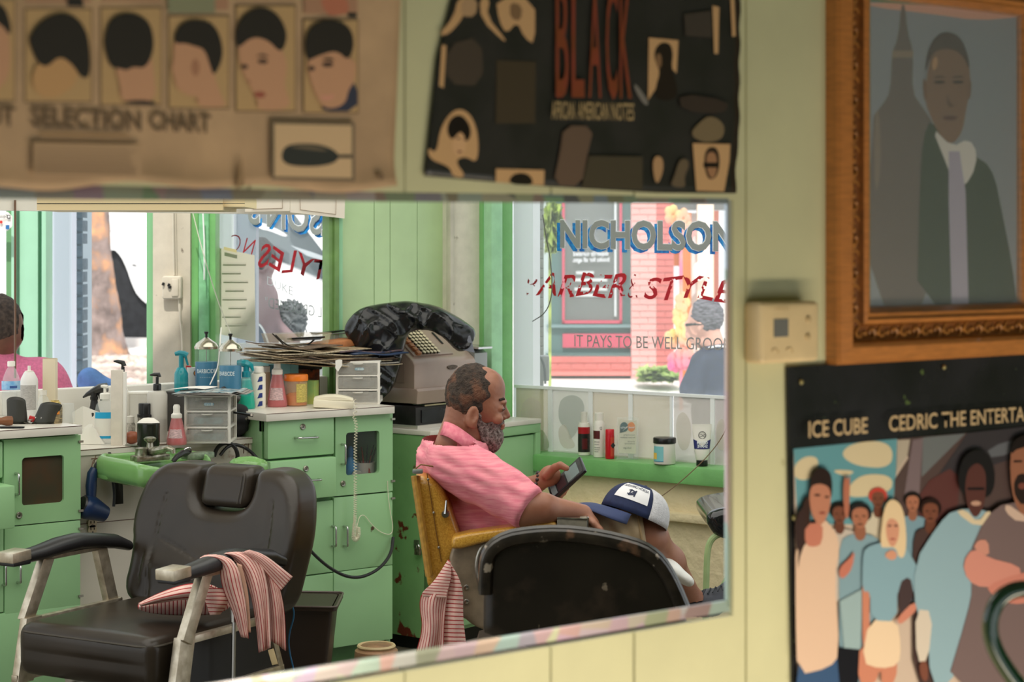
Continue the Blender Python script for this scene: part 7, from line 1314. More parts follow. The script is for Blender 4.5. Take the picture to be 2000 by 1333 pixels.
m = MB(); m.lathe([(0, .012), (.010, .012), (.012, .008), (.011, 0)], tuple(VX(870, 1004, 5.48)), 16, mat=Euler((pi/2, 0, 0)).to_matrix().to_4x4()); m.tube([VX(870, 1004, 5.465), VX(872, 978, 5.465)], [.005, .003], 8); vb(m, 'latch', chrome, gc)
for sy, nm in ((5.47, 0), (5.97, 1)):
    gslab('armrest', [(881, 1054), (888, 1042), (1000, 1026), (1060, 1016), (1086, 1014), (1089, 1030), (1000, 1044), (950, 1056), (884, 1074)], sy, .085, .012, gold, .006)
    m = MB(); m.prism([((x-1000)/F*sy, H-(y-YH)/F*sy) for x, y in ((1087, 1011), (1146, 1008), (1150, 1034), (1149, 1044), (1088, 1046))][::-1], (0, sy-.04, 0), (1, 0, 0), (0, 0, 1), -.08, .003); vb(m, 'arm_end', M('arm_end_metal', (196, 190, 172), .3, .7, var=.2, vs=30), gc)
    m = MB(); m.box(VX(1117, 1010, sy), (.088, .084, .006), rot=(0, .05, 0), bev=.002); m.box(VX(1147, 1026, sy), (.006, .084, .055), bev=.002); vb(m, 'chrome_strip', chrome, gc)
    sp = [(877, 1074), (900, 1062), (950, 1056), (1080, 1045), (1090, 1060), (1080, 1120), (1040, 1200), (1010, 1235), (950, 1232), (925, 1222), (905, 1205), (898, 1205), (880, 1130)]
    gslab('side_plate', sp, sy, .03, .008, M('plate_grey', (150, 134, 112), .45, .3, var=.15, vs=24), .006)
m = MB(); m.tube([VX(957+27*cos(t), 1108+48*sin(t), 5.452) for t in np.linspace(0, 2*pi, 33)[:-1]], .0045, 6, True); vb(m, 'oval_ring', steel, gc)
m = MB(); P = [((957+25*cos(t)-1000)/F*5.45, H-(1108+46*sin(t)-YH)/F*5.45) for t in np.linspace(0, 2*pi, 33)[:-1]]; m.prism(P[::-1], (0, 5.452, 0), (1, 0, 0), (0, 0, 1), -.002); vb(m, 'oval_recess', MATS['lock_dark'] if 'lock_dark' in MATS else M('recess', (70, 50, 48), .6), gc, 0)
m = MB()
for px, py in ((911, 1148), (911, 1176)): m.lathe([(0, .004), (.006, .003), (.008, 0)], tuple(VX(px, py, 5.453)), 12, mat=Euler((pi/2, 0, 0)).to_matrix().to_4x4())
vb(m, 'bolt', chrome, gc)
gslab('seat', [(900, 1085), (1090, 1060), (1120, 1075), (1110, 1110), (930, 1130)], 5.72, .44, .03, gold)
m = MB(); c = VX(1000, 0, 5.72); m.cyl((c.x, 5.72, .02), (c.x, 5.72, .40), .06, .055, 20); vb(m, 'column', steel, gc); m = MB(); m.lathe([(0, 0), (.28, 0), (.28, .015), (.2, .05), (.08, .07), (0, .07)], (c.x, 5.72, 0), 32); vb(m, 'base_plate', steel, gc)
m = MB(); m.tube([VX(905, 1206, 5.47), VX(945, 1208, 5.47)], .004, 6); vb(m, 'plate_trim', steel, gc)
# ---- black chair back in the near foreground
fc = vthing('salon_chair', 'worn black chair seen from behind, its rounded back closest to the mirror edge', 'chair', 1140, 1300, 4.5, 0)
worn_ = M('worn_black', (38, 34, 28), .34, var=.3, vs=6, wear=(((140, 128, 110), .665, .70, 22), ((72, 60, 50), .56, .72, 7)), bump=.04, bs=30)
wornr = M('worn_rim', (52, 46, 38), .3, var=.6, vs=30, rgb2=(28, 26, 22), wear=(((156, 146, 130), .66, .70, 22), ((112, 84, 64), .62, .68, 9)), bump=.12, bs=26)
bo = [(944, 1260), (945, 1150), (946, 1108), (949, 1082), (960, 1062), (988, 1045), (1034, 1037), (1092, 1034), (1154, 1040), (1206, 1050), (1255, 1064), (1282, 1082), (1300, 1104), (1320, 1142), (1338, 1185), (1345, 1290)]
vslab('backrest', bo, 4.5, .09, .025, worn_, fc, .008, shear=lambda x, z: .0*x)
m = MB(); rp = [VX(x*.985+17+(0), y+12, 4.452) for x, y in chaikin(bo[1:-1], 1, False)]; m.tube(rp, .0155, 8, flat=.7, flatdir=(0, 1, 0)); vb(m, 'rim', wornr, fc)
m = MB(); rp = [VX(x+(1140-x)*.012, y+5, 4.50) for x, y in chaikin(bo[1:-1], 1, False)]; m.tube(rp, .017, 8); vb(m, 'edge_band', wornr, fc)
c = VX(1140, 0, 4.5); m = MB(); m.box((c.x-.02, 4.78, .50), (.48, .46, .10), bev=.03); vb(m, 'seat', worn_, fc); m = MB(); m.box((c.x, 4.54, .56), (.06, .03, .30), bev=.005); vb(m, 'back_stay', steel, fc); m = MB(); m.cyl((c.x-.02, 4.78, .02), (c.x-.02, 4.78, .46), .04, .04, 16); vb(m, 'column', chrome, fc); m = MB(); m.lathe([(0, 0), (.26, 0), (.26, .015), (.05, .04), (0, .04)], (c.x-.02, 4.78, 0), 28); vb(m, 'base_plate', chrome, fc)
# ---- stool at the right with a green tube frame
sl = vthing('tube_chair', 'black seat on a pale green tube frame, at the right edge of the mirror', 'chair', 1420, 1150, 6.35, 0)
vslab('seat', [(1370, 990), (1385, 981), (1440, 972), (1560, 972), (1600, 1000), (1560, 1034), (1420, 1040), (1388, 1034), (1374, 1016), (1368, 1002)], 6.5, .42, .03, M('black_seat', (20, 24, 26), .15, coat=.4), sl, .012)
ltg = M('tube_green', (166, 190, 134), .35, var=.1, vs=10); X = lambda px: (px-1000)/F*6.3
for yy in (6.32, 6.68):
    for sgn, pts in ((1, [(1440, 1040), (1408, 1042), (1390, 1052), (1382, 1072), (1380, 1110), (1378, 1200), (1377, 1400)]), (-1, [(1530, 1040), (1560, 1042), (1578, 1052), (1586, 1072), (1588, 1110), (1590, 1200), (1592, 1400)])):
        m = MB(); m.tube(sm_([VX(x, y, yy) for x, y in pts if H-(y-YH)/F*yy > 0]+[VX(pts[-1][0], YH+(H-.005)*F/yy, yy)]), .0105, 10); vb(m, 'leg', ltg, sl)
m = MB(); m.tube([VX(1380, 1200, 6.32), VX(1432, 1110, 6.32), VX(1590, 1100, 6.32)], .010, 8); vb(m, 'brace', ltg, sl)
m = MB(); m.box(VX(1428, 1054, 6.30), (.02, .01, .022)); vb(m, 'label_tag', wht, sl, 0)
# ---- cash register under its black bag
TA = M('taupe_metal', (166, 144, 130), .32, var=.06, vs=8, coat=.2); TD = M('taupe_dark', (150, 128, 114), .4)
rg = thing('cash_register', 'vintage taupe cash register with round keys, half covered by a black bag', 'cash register', co+ux*.03+uy*.095+Vector((0, 0, H3)), RC)
def rprism(name, prof, x0, x1, mat, bev=.006):
    m = MB(); m.prism(prof, (x0, 0, 0), (0, 1, 0), (0, 0, 1), x1-x0, bev); return m.build(name, mat, rg, 30)
rprism('cash_drawer', [(0, .012), (.30, .012), (.30, .088), (.008, .088), (0, .082)], 0, .43, M('drawer_black', (44, 40, 40), .35, var=.4, vs=20), .004); rprism('drawer_front', [(-.006, .022), (.002, .022), (.002, .072), (-.006, .072)], .03, .41, M('drawer_face', (40, 42, 46), .25, var=.3, vs=12), .003); rprism('drawer_base', [(-.012, 0), (.30, 0), (.30, .014), (-.012, .014)], -.003, .433, M('pale_metal', (206, 200, 190), .3, .6), .002); rprism('drawer_lip', [(-.010, .086), (.05, .086), (.05, .094), (-.012, .092)], .04, .42, chrome, .002)
rprism('lower_housing', [(-.004, .096), (.29, .096), (.29, .155), (-.002, .155), (-.010, .145)], .0, .40, TA, .008)
body = [(.012, .150), (.29, .150), (.29, .40), (.24, .405), (.17, .375), (.036, .270), (.022, .262), (.012, .245)]
rprism('housing', body, .005, .385, TA, .010); rprism('side_inset', [(.06, .175), (.16, .175), (.16, .30), (.06, .25)], .003, .006, TD, .001)
ang = math.atan2(.375-.270, .17-.036); kb = Vector((0, .036, .270)); kd = Vector((0, cos(ang), sin(ang))); kn = Vector((0, -sin(ang), cos(ang)))
m = MB(); m.box(kb+kd*.085+kn*.003+Vector((.155, 0, 0)), (.24, .155, .008), rot=(ang, 0, 0), bev=.003); m.build('key_plate', TA, rg)
for nm_, kx in (('slot', .27),): m = MB(); m.box(kb+kd*.10+kn*.008+Vector((kx-.01, 0, 0)), (.010, .07, .004), rot=(ang, 0, 0)); m.build('slot', MATS['black'], rg, 0)
kc = M('key_cream', (226, 212, 178), .35); kr = M('key_rust', (176, 112, 70), .4); kbk = M('key_rim', (60, 60, 44), .5); k0 = None
for r_ in range(8):
    for c_ in range(5):
        pos = kb+kd*(.016+.0185*r_)+kn*.012+Vector((.095+.0215*c_, 0, 0))
        if k0 is None:
            m = MB(); m.lathe([(.0042, -.01), (.0042, .0), (.0082, .001), (.0086, .004)], (0, 0, 0), 12, mat=Euler((ang, 0, 0)).to_matrix().to_4x4()); k0 = m.build('key', kbk, rg); m = MB(); m.lathe([(.0080, .0035), (.0076, .0062), (.004, .0068), (0, .0068)], (0, 0, 0), 12, mat=Euler((ang, 0, 0)).to_matrix().to_4x4()); kt0 = m.build('key_top', kc, k0); k0.location = pos
        else: k = k0.copy(); COL.objects.link(k); k.location = pos; kt = kt0.copy(); COL.objects.link(kt); kt.parent = k
for i in range(5): m = MB(); m.box(kb+kd*(.016+.022*i)+kn*.012+Vector((.062, 0, 0)), (.024, .017, .014), rot=(ang, 0, 0), bev=.003); m.build('motor_key', kr, rg)
m = MB(); P = [(.232+.030*cos(t)*(1+.1*sin(3*t)), .228+.009*sin(t)) for t in np.linspace(0, 2*pi, 25)[:-1]]; m.prism(P, (0, .0105, 0), (1, 0, 0), (0, 0, 1), .003); m.build('badge', M('badge_bronze', (104, 88, 72), .4, .5, var=.4, vs=90), rg, 0)
rprism('printer_housing', [(.02, .150), (.29, .150), (.29, .33), (.06, .30), (.02, .275)], .385, .47, M('printer_grey', (140, 142, 138), .25, .5), .008); rprism('printer_lid', [(.0, .292), (.30, .312), (.30, .320), (.0, .300)], .385, .475, chrome, .002)
cd = thing('cardboard_sheet', 'brown cardboard with punched holes leaning beside the register', 'cardboard', (0, 0, 0), 0)
cam_prism('sheet', M('cardboard', (150, 120, 98), .7, var=.08, vs=8), cd, [(905, 640), (915, 662), (926, 690), (940, 694), (950, 700), (952, 722), (948, 790), (905, 790)], 7.82, .004, 0, 0, 0)
m = MB()
for y in (703, 711): m.box(VX(944, y, 7.815), (.007, .004, .007))
o = m.build('punched_holes', MATS['black'], None, 0); o.rotation_euler = (0, 0, RZ); worldchild(o, cd)
bagm = M('black_bin_liner', (22, 23, 25), .26, spec=.6, bump=.08, bs=22)
bg = vthing('plastic_bag', 'glossy black plastic bag draped over the cash register', 'bag', 800, 600, 7.3, 1.2)
def ridge(x, z, d2):
    """how far the plastic bulges and creases towards the view"""
    a = 1-np.abs(np.sin(x*30+z*15+2.4*np.sin(z*19))); b = 1-np.abs(np.sin(x*-19+z*36+2*np.sin(x*27))); c = 1-np.abs(np.sin(x*60-z*44+2*np.sin(z*50))); return -(np.minimum(-d2, .07)*.55+.022*a**2+.018*b**3)
vslab('bag', [(675, 632), (700, 604), (728, 596), (788, 588), (806, 590), (850, 597), (880, 612), (910, 630), (931, 648), (923, 672), (918, 680), (906, 686), (892, 686), (870, 661), (842, 644), (815, 644), (795, 652), (790, 680), (778, 726), (768, 760), (744, 782), (738, 790), (716, 790), (716, 700), (675, 655)], 7.34, .14, .02, bagm, bg, .0085, ridge, 1)
m = MB(); m.prism([(0, 0), (.045, -.01), (.028, .055), (.006, .052)], tuple(VX(904, 684, 7.27)), (1, 0, 0), (0, 0, 1), .002); vb(m, 'bag_corner', M('bag_silver', (120, 124, 134), .3), bg, 20)
# ---------------------------------------------------------------- the seated man
mn = vthing('person', 'bearded man in a pink polo shirt and beige shorts sitting with a phone', 'person', 980, 1080, 5.72, .45)
Yh = 5.70; K5 = Yh/F
sk = M('skin', (160, 110, 86), .46, var=.14, vs=14, rgb2=(138, 90, 68), bump=.03, bs=160, wear=((168, 112, 96), .60, .75, 8))
def V5(px, py, d=0): return np.array(tuple(VX(px, py, Yh+d)))
HC = V5(929, 776)
def rel(x, z, y=0): return (HC[0]+x, HC[1]+y, HC[2]+z)
def skull(x, y, z):
    d = s_ell(x, y, z, rel(-.004, .004), (.082, .074, .093)); d = smin(.02, d, s_ell(x, y, z, rel(.040, -.030), (.046, .058, .062)), s_ell(x, y, z, rel(.036, .030), (.050, .060, .050)))
    d = smin(.02, d, s_cap(x, y, z, rel(-.012, -.085), rel(.046, -.118), .044, .030)); d = smin(.006, d, s_ell(x, y, z, rel(.079, -.014), (.014, .042, .010)))
    return d
def headf_(x, y, z):
    d = skull(x, y, z)
    for s_ in (-1, 1):
        d = smax(.008, d, -s_ell(x, y, z, rel(.086, -.032, s_*.031), (.016, .020, .012))); d = smin(.004, d, s_ell(x, y, z, rel(.071, -.031, s_*.031), (.0135, .0165, .0115)))
        d = smin(.008, d, s_ell(x, y, z, rel(.066, -.062, s_*.038), (.016, .016, .016)))
    d = smin(.007, d, s_cap(x, y, z, rel(.080, -.024), rel(.092, -.054), .008, .0115)); d = smin(.005, d, s_ell(x, y, z, rel(.082, -.061, .012), (.010, .008, .007)), s_ell(x, y, z, rel(.082, -.061, -.012), (.010, .008, .007)))
    d = smin(.004, d, s_ell(x, y, z, rel(.078, -.083), (.011, .022, .0055)), s_ell(x, y, z, rel(.076, -.092), (.010, .020, .0055)))
    for s_ in (-1, 1):
        e = s_ell(x, y, z, rel(-.008, -.052, s_*.078), (.019, .009, .033), (0, .18, s_*.25)); e = smax(.004, e, -s_ell(x, y, z, rel(-.003, -.048, s_*.088), (.010, .007, .020), (0, .18, 0))); d = smin(.006, d, e, s_ell(x, y, z, rel(-.004, -.077, s_*.076), (.009, .007, .012)))
    d = smin(.03, d, s_cap(x, y, z, rel(-.036, -.07), rel(-.062, -.17), .058, .068)); return d+.0006*np.sin(x*500+z*320)*np.sin(y*400)
vsdf('body', headf_, rel(-.15, -.20, -.12), rel(.12, .11, .12), .0038, sk, mn)
def hairf(x, y, z):
    X, Z, Y_ = x-HC[0], z-HC[2], y-HC[1]; n = np.sin(X*210+3*np.sin(Z*90))*np.sin(Z*190+Y_*140)*np.sin(Y_*200+1); curl = np.sin(X*46+1)*np.sin(Z*52+X*30)+.5*np.sin(Y_*60+Z*40)
    th = .0045+.004*np.clip(curl, 0, 1)+.0022*n
    front = X-(.044+.006*np.sin(Z*150+Y_*90)-.30*np.clip(Z-.03, 0, 1)-.55*np.clip(.015-Z, 0, .12)); d = skull(x, y, z)-th*np.clip(-front/.022+.12, .1, 1); low = -(Z+.085+.25*np.clip(X+.06, 0, 1)-.0*Y_)
    return np.maximum(np.maximum(d, front), low)
hm = M('hair_curly', (44, 36, 30), .85, var=.5, vs=70, rgb2=(76, 62, 52), wear=(((112, 76, 56), .53, .62, 16),), bump=.5, bs=260)
vsdf('hair', hairf, rel(-.12, -.13, -.10), rel(.08, .12, .10), .0035, hm, mn)
def beardf(x, y, z):
    X, Z, Y_ = x-HC[0], z-HC[2], y-HC[1]; n = .0018*np.sin(X*300+2*np.sin(Z*140))*np.sin(Z*260+Y_*200)
    d = smin(.02, s_cap(x, y, z, rel(-.004, -.088), rel(.040, -.118), .050, .034), s_cap(x, y, z, rel(.044, -.116), rel(.056, -.156), .028, .010), s_ell(x, y, z, rel(.066, -.078), (.016, .026, .007)), skull(x, y, z)-.0035)+n
    d = np.maximum(d, Z+.062-.25*(X-.08)*(X > .02)-1.1*np.clip(.030-X, 0, .05)); d = smax(.003, d, -s_ell(x, y, z, rel(.092, -.089), (.020, .022, .0045))); return np.maximum(d, -(X-.004+.3*(Z+.08)))
vsdf('beard', beardf, rel(-.05, -.18, -.09), rel(.12, -.04, .09), .0036, M('beard_grey', (168, 156, 150), .9, var=.9, vs=130, rgb2=(74, 60, 54), bump=.5, bs=300), mn)
m = MB()
for s_ in (-1, 1):
    m.tube([rel(.084, -.008, s_*.012), rel(.083, -.003, s_*.028), rel(.070, -.005, s_*.046)], .0042, 6); m.tube([rel(.086, -.034, s_*.020), rel(.0845, -.035, s_*.031), rel(.078, -.033, s_*.043)], .0017, 5)
vb(m, 'eyebrows', M('brow_dark', (50, 38, 32), .9), mn)
m = MB()
for s_ in (-1, 1): m.ell(rel(.0765, -.033, s_*.031), (.009, .011, .008), 12, 8)
vb(m, 'eyes', M('eye_dark', (70, 54, 46), .2), mn)
# shirt
shm = M('pink_shirt', (222, 122, 140), .85, var=.22, vs=60, rgb2=(236, 152, 160), stretch=(.35, .35, 3), bump=.06, bs=220)
def folds(x, y, z): return .0045*np.sin((x*1.0+z*1.6)*70+2*np.sin(z*28))*np.sin(x*26-z*18+1)+.004*wob(x, y, z, 38, 5)
def shirtf(x, y, z):
    d = smin(.09, s_cap(x, y, z, V5(884, 925), V5(945, 1030), .100, .130), s_ell(x, y, z, V5(885, 890), (.095, .19, .075)), s_ell(x, y, z, V5(965, 1010), (.125, .145, .11)))
    d = smin(.04, d, s_cap(x, y, z, V5(888, 905, -.17), V5(1024, 985, -.262), .080, .066)); d = smin(.04, d, s_cap(x, y, z, V5(905, 905, .17), V5(1020, 975, .14), .072, .062))
    d = smin(.015, d, s_cap(x, y, z, V5(892, 868), V5(898, 880), .078, .084)); d = d+folds(x, y, z)
    a = V5(1024, 985, -.262); b = V5(888, 905, -.17); n = (a-b)/np.linalg.norm(a-b); cut = (x-a[0]-n[0]*.022)*n[0]+(y-a[1]-n[1]*.022)*n[1]+(z-a[2]-n[2]*.022)*n[2]; near = (y < Yh-.12)
    d = np.where(near & (x > V5(960, 0)[0]), smax(.008, d, cut), d)
    a2 = V5(1025, 972, .14); d = np.where(y > Yh+.06, np.maximum(d, x-a2[0]-.01), d)
    n1 = (z-V5(0, 862)[2]-.30*(V5(930, 0)[0]-x)*-1); return smax(.006, d, -s_cap(x, y, z, V5(900, 872), V5(925, 815), .066, .066))
vsdf('shirt', shirtf, V5(800, 1090, -.40), V5(1100, 835, .34), .0068, shm, mn)
m = MB(); cpt = [(868, 826, 0), (872, 824, -.06), (890, 832, -.082), (915, 850, -.084), (938, 868, -.06), (955, 882, -.02), (960, 886, .0)]
m.grid([[V5(x, y, d), V5(x-3, y+12, d*1.14-.004), V5(x-8, y+26, d*1.3-.006)] for x, y, d in smoothline(cpt, 2)]); o = vb(m, 'collar', M('pink_collar', (216, 112, 132), .85, var=.15, vs=60, rgb2=(232, 140, 152), bump=.04, bs=200), mn, 60); sd = o.modifiers.new('t', 'SOLIDIFY'); sd.thickness = .004
# arms and hands: near arm on the chair arm, far hand with the phone
def finger(x, y, z, pts, r0, r1):
    d = None; n = len(pts)-1
    for i in range(n):
        c = s_cap(x, y, z, pts[i], pts[i+1], r0+(r1-r0)*i/n, r0+(r1-r0)*(i+1)/n); d = c if d is None else smin(.003, d, c)
    return d
def armN(x, y, z):
    d = smin(.02, s_cap(x, y, z, V5(985, 966, -.24), V5(1022, 994, -.26), .048, .045), s_cap(x, y, z, V5(1018, 996, -.262), V5(1060, 993, -.255), .044, .040), s_cap(x, y, z, V5(1060, 993, -.255), V5(1138, 1004, -.20), .040, .027))
    d = smin(.014, d, s_ell(x, y, z, V5(1150, 1016, -.19), (.034, .038, .020), (0, .6, 0)))
    for k, (dy, l) in enumerate(((-.034, .8), (-.012, 1), (.010, 1.02), (.030, .85))):
        b = V5(1158, 1020, -.19+dy); d = smin(.005, d, finger(x, y, z, [b, b+np.array((.022*l, 0, -.022*l)), b+np.array((.030*l, 0, -.050*l)), b+np.array((.030*l, 0, -.072*l))], .0095, .0072))
    b = V5(1146, 1014, -.22); return smin(.006, d, finger(x, y, z, [b, b+np.array((.018, -.018, -.012)), b+np.array((.036, -.022, -.028)), b+np.array((.046, -.020, -.048))], .011, .008))
vsdf('near_arm', armN, V5(950, 1080, -.36), V5(1200, 930, -.08), .0048, sk, mn)
PA, PB_ = V5(1078, 964, .13), V5(1137, 909, .10); ph_c = (PA+PB_)/2
def armF(x, y, z):
    d = smin(.02, s_cap(x, y, z, V5(1000, 962, .16), V5(1052, 944, .14), .034, .027)); d = smin(.014, d, s_ell(x, y, z, V5(1074, 930, .13), (.034, .020, .032), (0, -.6, 0)))
    b = V5(1078, 920, .09); d = smin(.006, d, finger(x, y, z, [V5(1068, 930, .11), V5(1084, 914, .085), V5(1094, 909, .075), V5(1106, 915, .070)], .014, .0095))
    for k, (qx, qy) in enumerate(((1104, 942), (1100, 952), (1095, 961), (1088, 968))):
        d = smin(.005, d, finger(x, y, z, [V5(1080, 936+6*k, .15), V5(qx+4, qy-6, .175), V5(qx+6, qy+2, .15), V5(qx-2, qy+8, .125)], .0105, .008))
    return d
vsdf('far_arm', armF, V5(980, 1000, .0), V5(1135, 890, .24), .0042, sk, mn)
br_ = M('bead_dark', (50, 40, 36), .25)
b0 = None
for i in range(15):
    t = 2*pi*i/15; p = V5(1045, 944, .14)+np.array((.010*sin(t), .030*cos(t), .030*sin(t)+.006*cos(t)))
    if b0 is None: m = MB(); m.ell((0, 0, 0), (.0058,)*3, 10, 6); b0 = vb(m, 'bracelet_bead', br_, mn); bb = Vector(VO[mn.name]); b0.location = Vector(p)-bb
    else: k = b0.copy(); COL.objects.link(k); k.location = Vector(p)-bb
# shorts and legs
shr = M('beige_shorts', (192, 170, 136), .85, var=.08, vs=20, bump=.1, bs=40)
def shortsf(x, y, z):
    d = smin(.05, s_ell(x, y, z, V5(975, 1070), (.14, .18, .10)), s_cap(x, y, z, V5(1000, 1075, -.10), V5(1235, 1040, -.05), .092, .078), s_cap(x, y, z, V5(1000, 1075, .10), V5(1190, 1040, .12), .092, .080)); d = d+.004*wob(x, y, z, 50, 7)+.003*np.sin(x*120+z*60)*(x > V5(1180, 0)[0])
    return np.maximum(d, (x-V5(1256, 0)[0])+.15*(z-V5(0, 1040)[2]))
vsdf('shorts', shortsf, V5(860, 1150, -.32), V5(1275, 960, .32), .008, shr, mn)
m = MB(); hc_ = V5(1252, 1040, -.05); m.tube([hc_+np.array((-.004-.012*sin(t), .076*cos(t), .076*sin(t))) for t in np.linspace(0, 2*pi, 30)[:-1]], .0042, 6, True); vb(m, 'hem_stitching', M('hem', (170, 144, 106), .85), mn)
def legf(x, y, z):
    d = smin(.03, s_cap(x, y, z, V5(1225, 1042, -.05), V5(1264, 1050, -.04), .068, .058), s_cap(x, y, z, V5(1264, 1048, -.04), V5(1306, 1098, .05), .053, .045), s_cap(x, y, z, V5(1306, 1098, .05), V5(1352, 1172, .18), .045, .033)); return smin(.02, d, s_cap(x, y, z, V5(1352, 1172, .18), V5(1362, 1190, .20), .034, .034))
vsdf('leg', legf, V5(1200, 1215, -.16), V5(1385, 980, .27), .0065, sk, mn)
def legB(x, y, z): return smin(.03, s_cap(x, y, z, V5(1190, 1050, .12), V5(1215, 1130, .16), .062, .055), s_cap(x, y, z, V5(1215, 1130, .16), V5(1260, 1260, .22), .052, .034))
vsdf('far_leg', legB, V5(1130, 1290, .0), V5(1300, 1000, .34), .009, sk, mn)
shoem = M('grey_shoe', (74, 76, 84), .7, var=.15, vs=40, bump=.1, bs=90)
def shoef(dx, dy, d0):
    def f(x, y, z): d = smin(.03, s_ell(x, y, z, V5(1368+dx, 1182+dy, d0), (.052, .042, .045)), s_cap(x, y, z, V5(1380+dx, 1184+dy, d0), V5(1432+dx, 1158+dy, d0+.03), .042, .032), s_ell(x, y, z, V5(1440+dx, 1150+dy, d0+.03), (.045, .04, .034), (0, -.4, 0))); return smax(.01, d, -s_cap(x, y, z, V5(1350+dx, 1150+dy, d0), V5(1362+dx, 1176+dy, d0), .036, .03))
    return f
vsdf('shoe', shoef(0, 0, .20), V5(1335, 1215, .1), V5(1475, 1120, .3), .0055, shoem, mn); vsdf('shoe', shoef(-95, 88, .24), V5(1240, 1303, .14), V5(1380, 1208, .34), .007, shoem, mn)
m = MB()
for i in range(5): a = V5(1372+i*10, 1163-i*2.4, .165); m.tube([a, a+np.array((.012, .03, .012)), a+np.array((.02, .075, .0))], .0022, 5)
vb(m, 'shoelaces', M('lace_dark', (30, 32, 38), .6), mn)
m = MB(); m.tube([V5(1356+2*sin(t)*6, 1166+4*sin(t), .195+.034*cos(t)) for t in np.linspace(0, 2*pi, 18)[:-1]], .008, 6, True); vb(m, 'shoe_collar', MATS['lace_dark'], mn)
# phone
pn_ = vthing('phone', 'black smartphone tilted in the man\'s far hand', 'phone', 1108, 937, 5.80, .9)
ax_ = Vector(PB_-PA).normalized(); nrm = Vector((-ax_.z, -.55, ax_.x)).normalized(); nrm = (nrm-ax_*nrm.dot(ax_)).normalized(); sd_ = ax_.cross(nrm); Rm = Matrix((ax_, sd_, nrm)).transposed().to_4x4()
m = MB(); m.box(Vector(ph_c), (.142, .074, .011), rot=Rm, bev=.004); vb(m, 'case', M('phone_case', (28, 28, 32), .3), pn_); m = MB(); m.box(Vector(ph_c)+nrm*.0058, (.130, .064, .001), rot=Rm); vb(m, 'screen', M('phone_screen', (52, 58, 60), .12, var=.3, vs=30), pn_, 0)
for a, l, c in ((-.052, .02, (110, 124, 124)), (.012, .018, (104, 120, 118)), (.036, .03, (100, 118, 116)), (-.02, .034, (60, 44, 46))):
    m = MB(); m.box(Vector(ph_c)+ax_*a+nrm*.0065, (l, .054, .0006), rot=Rm); vb(m, 'screen_tile', M('tile_%d' % c[0], c, .2, emit=.15), pn_, 0)
# cap on the knee
cp = vthing('baseball_cap', 'navy and white mesh cap with a badge, resting on the man\'s knee', 'cap', 1235, 1010, 5.62, .7)
Yc_ = Yh-.07; R_ = Euler((0, radians(16), 0)); cc0 = Vector(VX(1238, 1012, Yc_)); navy_ = M('cap_navy', (34, 46, 82), .8, var=.12, vs=60, bump=.04, bs=240); mesh_ = M('cap_mesh', (232, 232, 234), .8, var=.06, vs=120, bump=.3, bs=420)
TZ = radians(28)
def cpt_(u, v, k=1.0):
    """dome: u around, v from rim to button"""
    a = 2*pi*u; b = v*pi/2; r = .094*k; x = r*1.10*cos(a)*cos(b)**.75; y = r*.86*sin(a)*cos(b)**.75; z = .098*k*sin(b)**.9
    p = Vector((x, y, z)); p.rotate(Euler((radians(-14), radians(22), 0))); return cc0+p
for nm_, u0, u1, mt in (('crown_front', .32, .80, navy_), ('crown_mesh', -.20, .32, mesh_)):
    m = MB(); m.grid([[cpt_(L2(u0, u1, i/20), j/12) for j in range(13)] for i in range(21)]); o = vb(m, nm_, mt, cp, 60); sd = o.modifiers.new('t', 'SOLIDIFY'); sd.thickness = .002
m = MB(); G = []
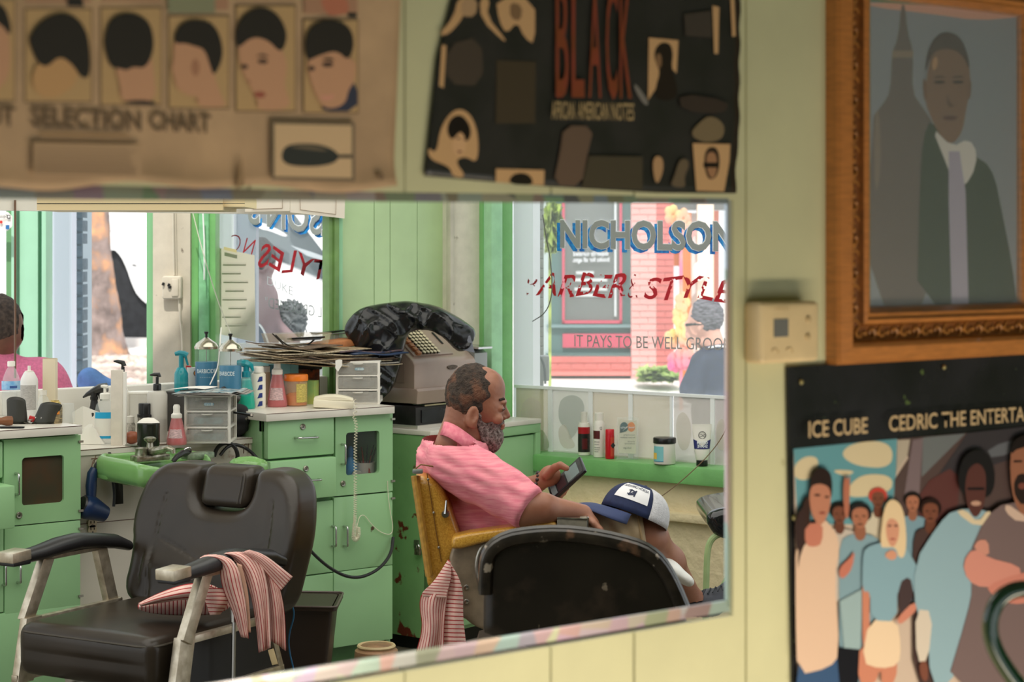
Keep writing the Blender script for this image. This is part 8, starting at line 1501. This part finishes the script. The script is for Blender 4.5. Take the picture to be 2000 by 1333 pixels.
for i in range(17):
    u = L2(.40, .72, i/16); a = 2*pi*u; row = []
    for j in range(7):
        v = j/6; am = 2*pi*.56; ext = .090*v*max(0, cos((a-am)*1.45))**.6; p = Vector(((.1034+ext)*cos(a), (.0808+ext*1.0)*sin(a), -.004-.030*v*v-.25*ext*abs(sin(a-am)))); p.rotate(Euler((radians(-14), radians(22), 0))); row.append(cc0+p)
    G.append(row)
m.grid(G); o = vb(m, 'brim', M('cap_brim', (50, 62, 100), .7, bump=.05, bs=200), cp, 60); sd = o.modifiers.new('t', 'SOLIDIFY'); sd.thickness = .003
m = MB(); m.ell(cpt_(0, 1), (.006, .006, .004), 10, 6); vb(m, 'button', navy_, cp)
def bd(a, b, k=1.02): return cpt_(L2(.60, .775, a), L2(.20, .62, b), k)
m = MB(); m.grid([[bd(i/10, j/6) for j in range(7)] for i in range(11)]); vb(m, 'badge', M('badge_white', (232, 232, 232), .7), cp, 60)
def badge_text(t, a0, a1, b0, b1, mat, flip=True, arch=0, of=.01):
    me = text_mesh(t, 1, 0, of); n = len(me.vertices); c_ = np.zeros(n*3); me.vertices.foreach_get('co', c_); c_ = c_.reshape(-1, 3); x0, x1 = c_[:, 0].min(), c_[:, 0].max(); out = []
    for x, y, z in c_:
        q = (x-x0)/(x1-x0); q2 = 1-q if flip else q; out.append(bd(L2(a0, a1, q2), L2(b0, b1, y/.7)+arch*(1-(2*q-1)**2), 1.03))
    me.vertices.foreach_set('co', np.array(out).ravel()); me.materials.clear(); me.materials.append(mat); me.name = 'badge_lettering'; o = bpy.data.objects.new('badge_lettering', me); COL.objects.link(o); vput(o, cp)
bi = M('badge_ink', (36, 44, 70), .7); badge_text('NORTH CAROLINA', .06, .94, .66, .86, bi, True, .06); badge_text('N', .40, .60, .20, .56, bi, True, 0, .03); badge_text('C', .36, .58, .22, .54, bi, True, 0, .03)
pw = vthing('plastic_sheet', 'crumpled white plastic over the man\'s shin, beside the black chair back', 'plastic sheet', 1318, 1112, 5.70, .5)
def plf(x, y, z): return s_ell(x, y, z, V5(1312, 1114, -.03), (.075, .05, .022), (0, .55, 0))+.006*wob(x, y, z, 70, 4)
vsdf('sheet', plf, V5(1240, 1170, -.12), V5(1370, 1060, .06), .006, M('plastic_white', (230, 228, 220), .4), pw)
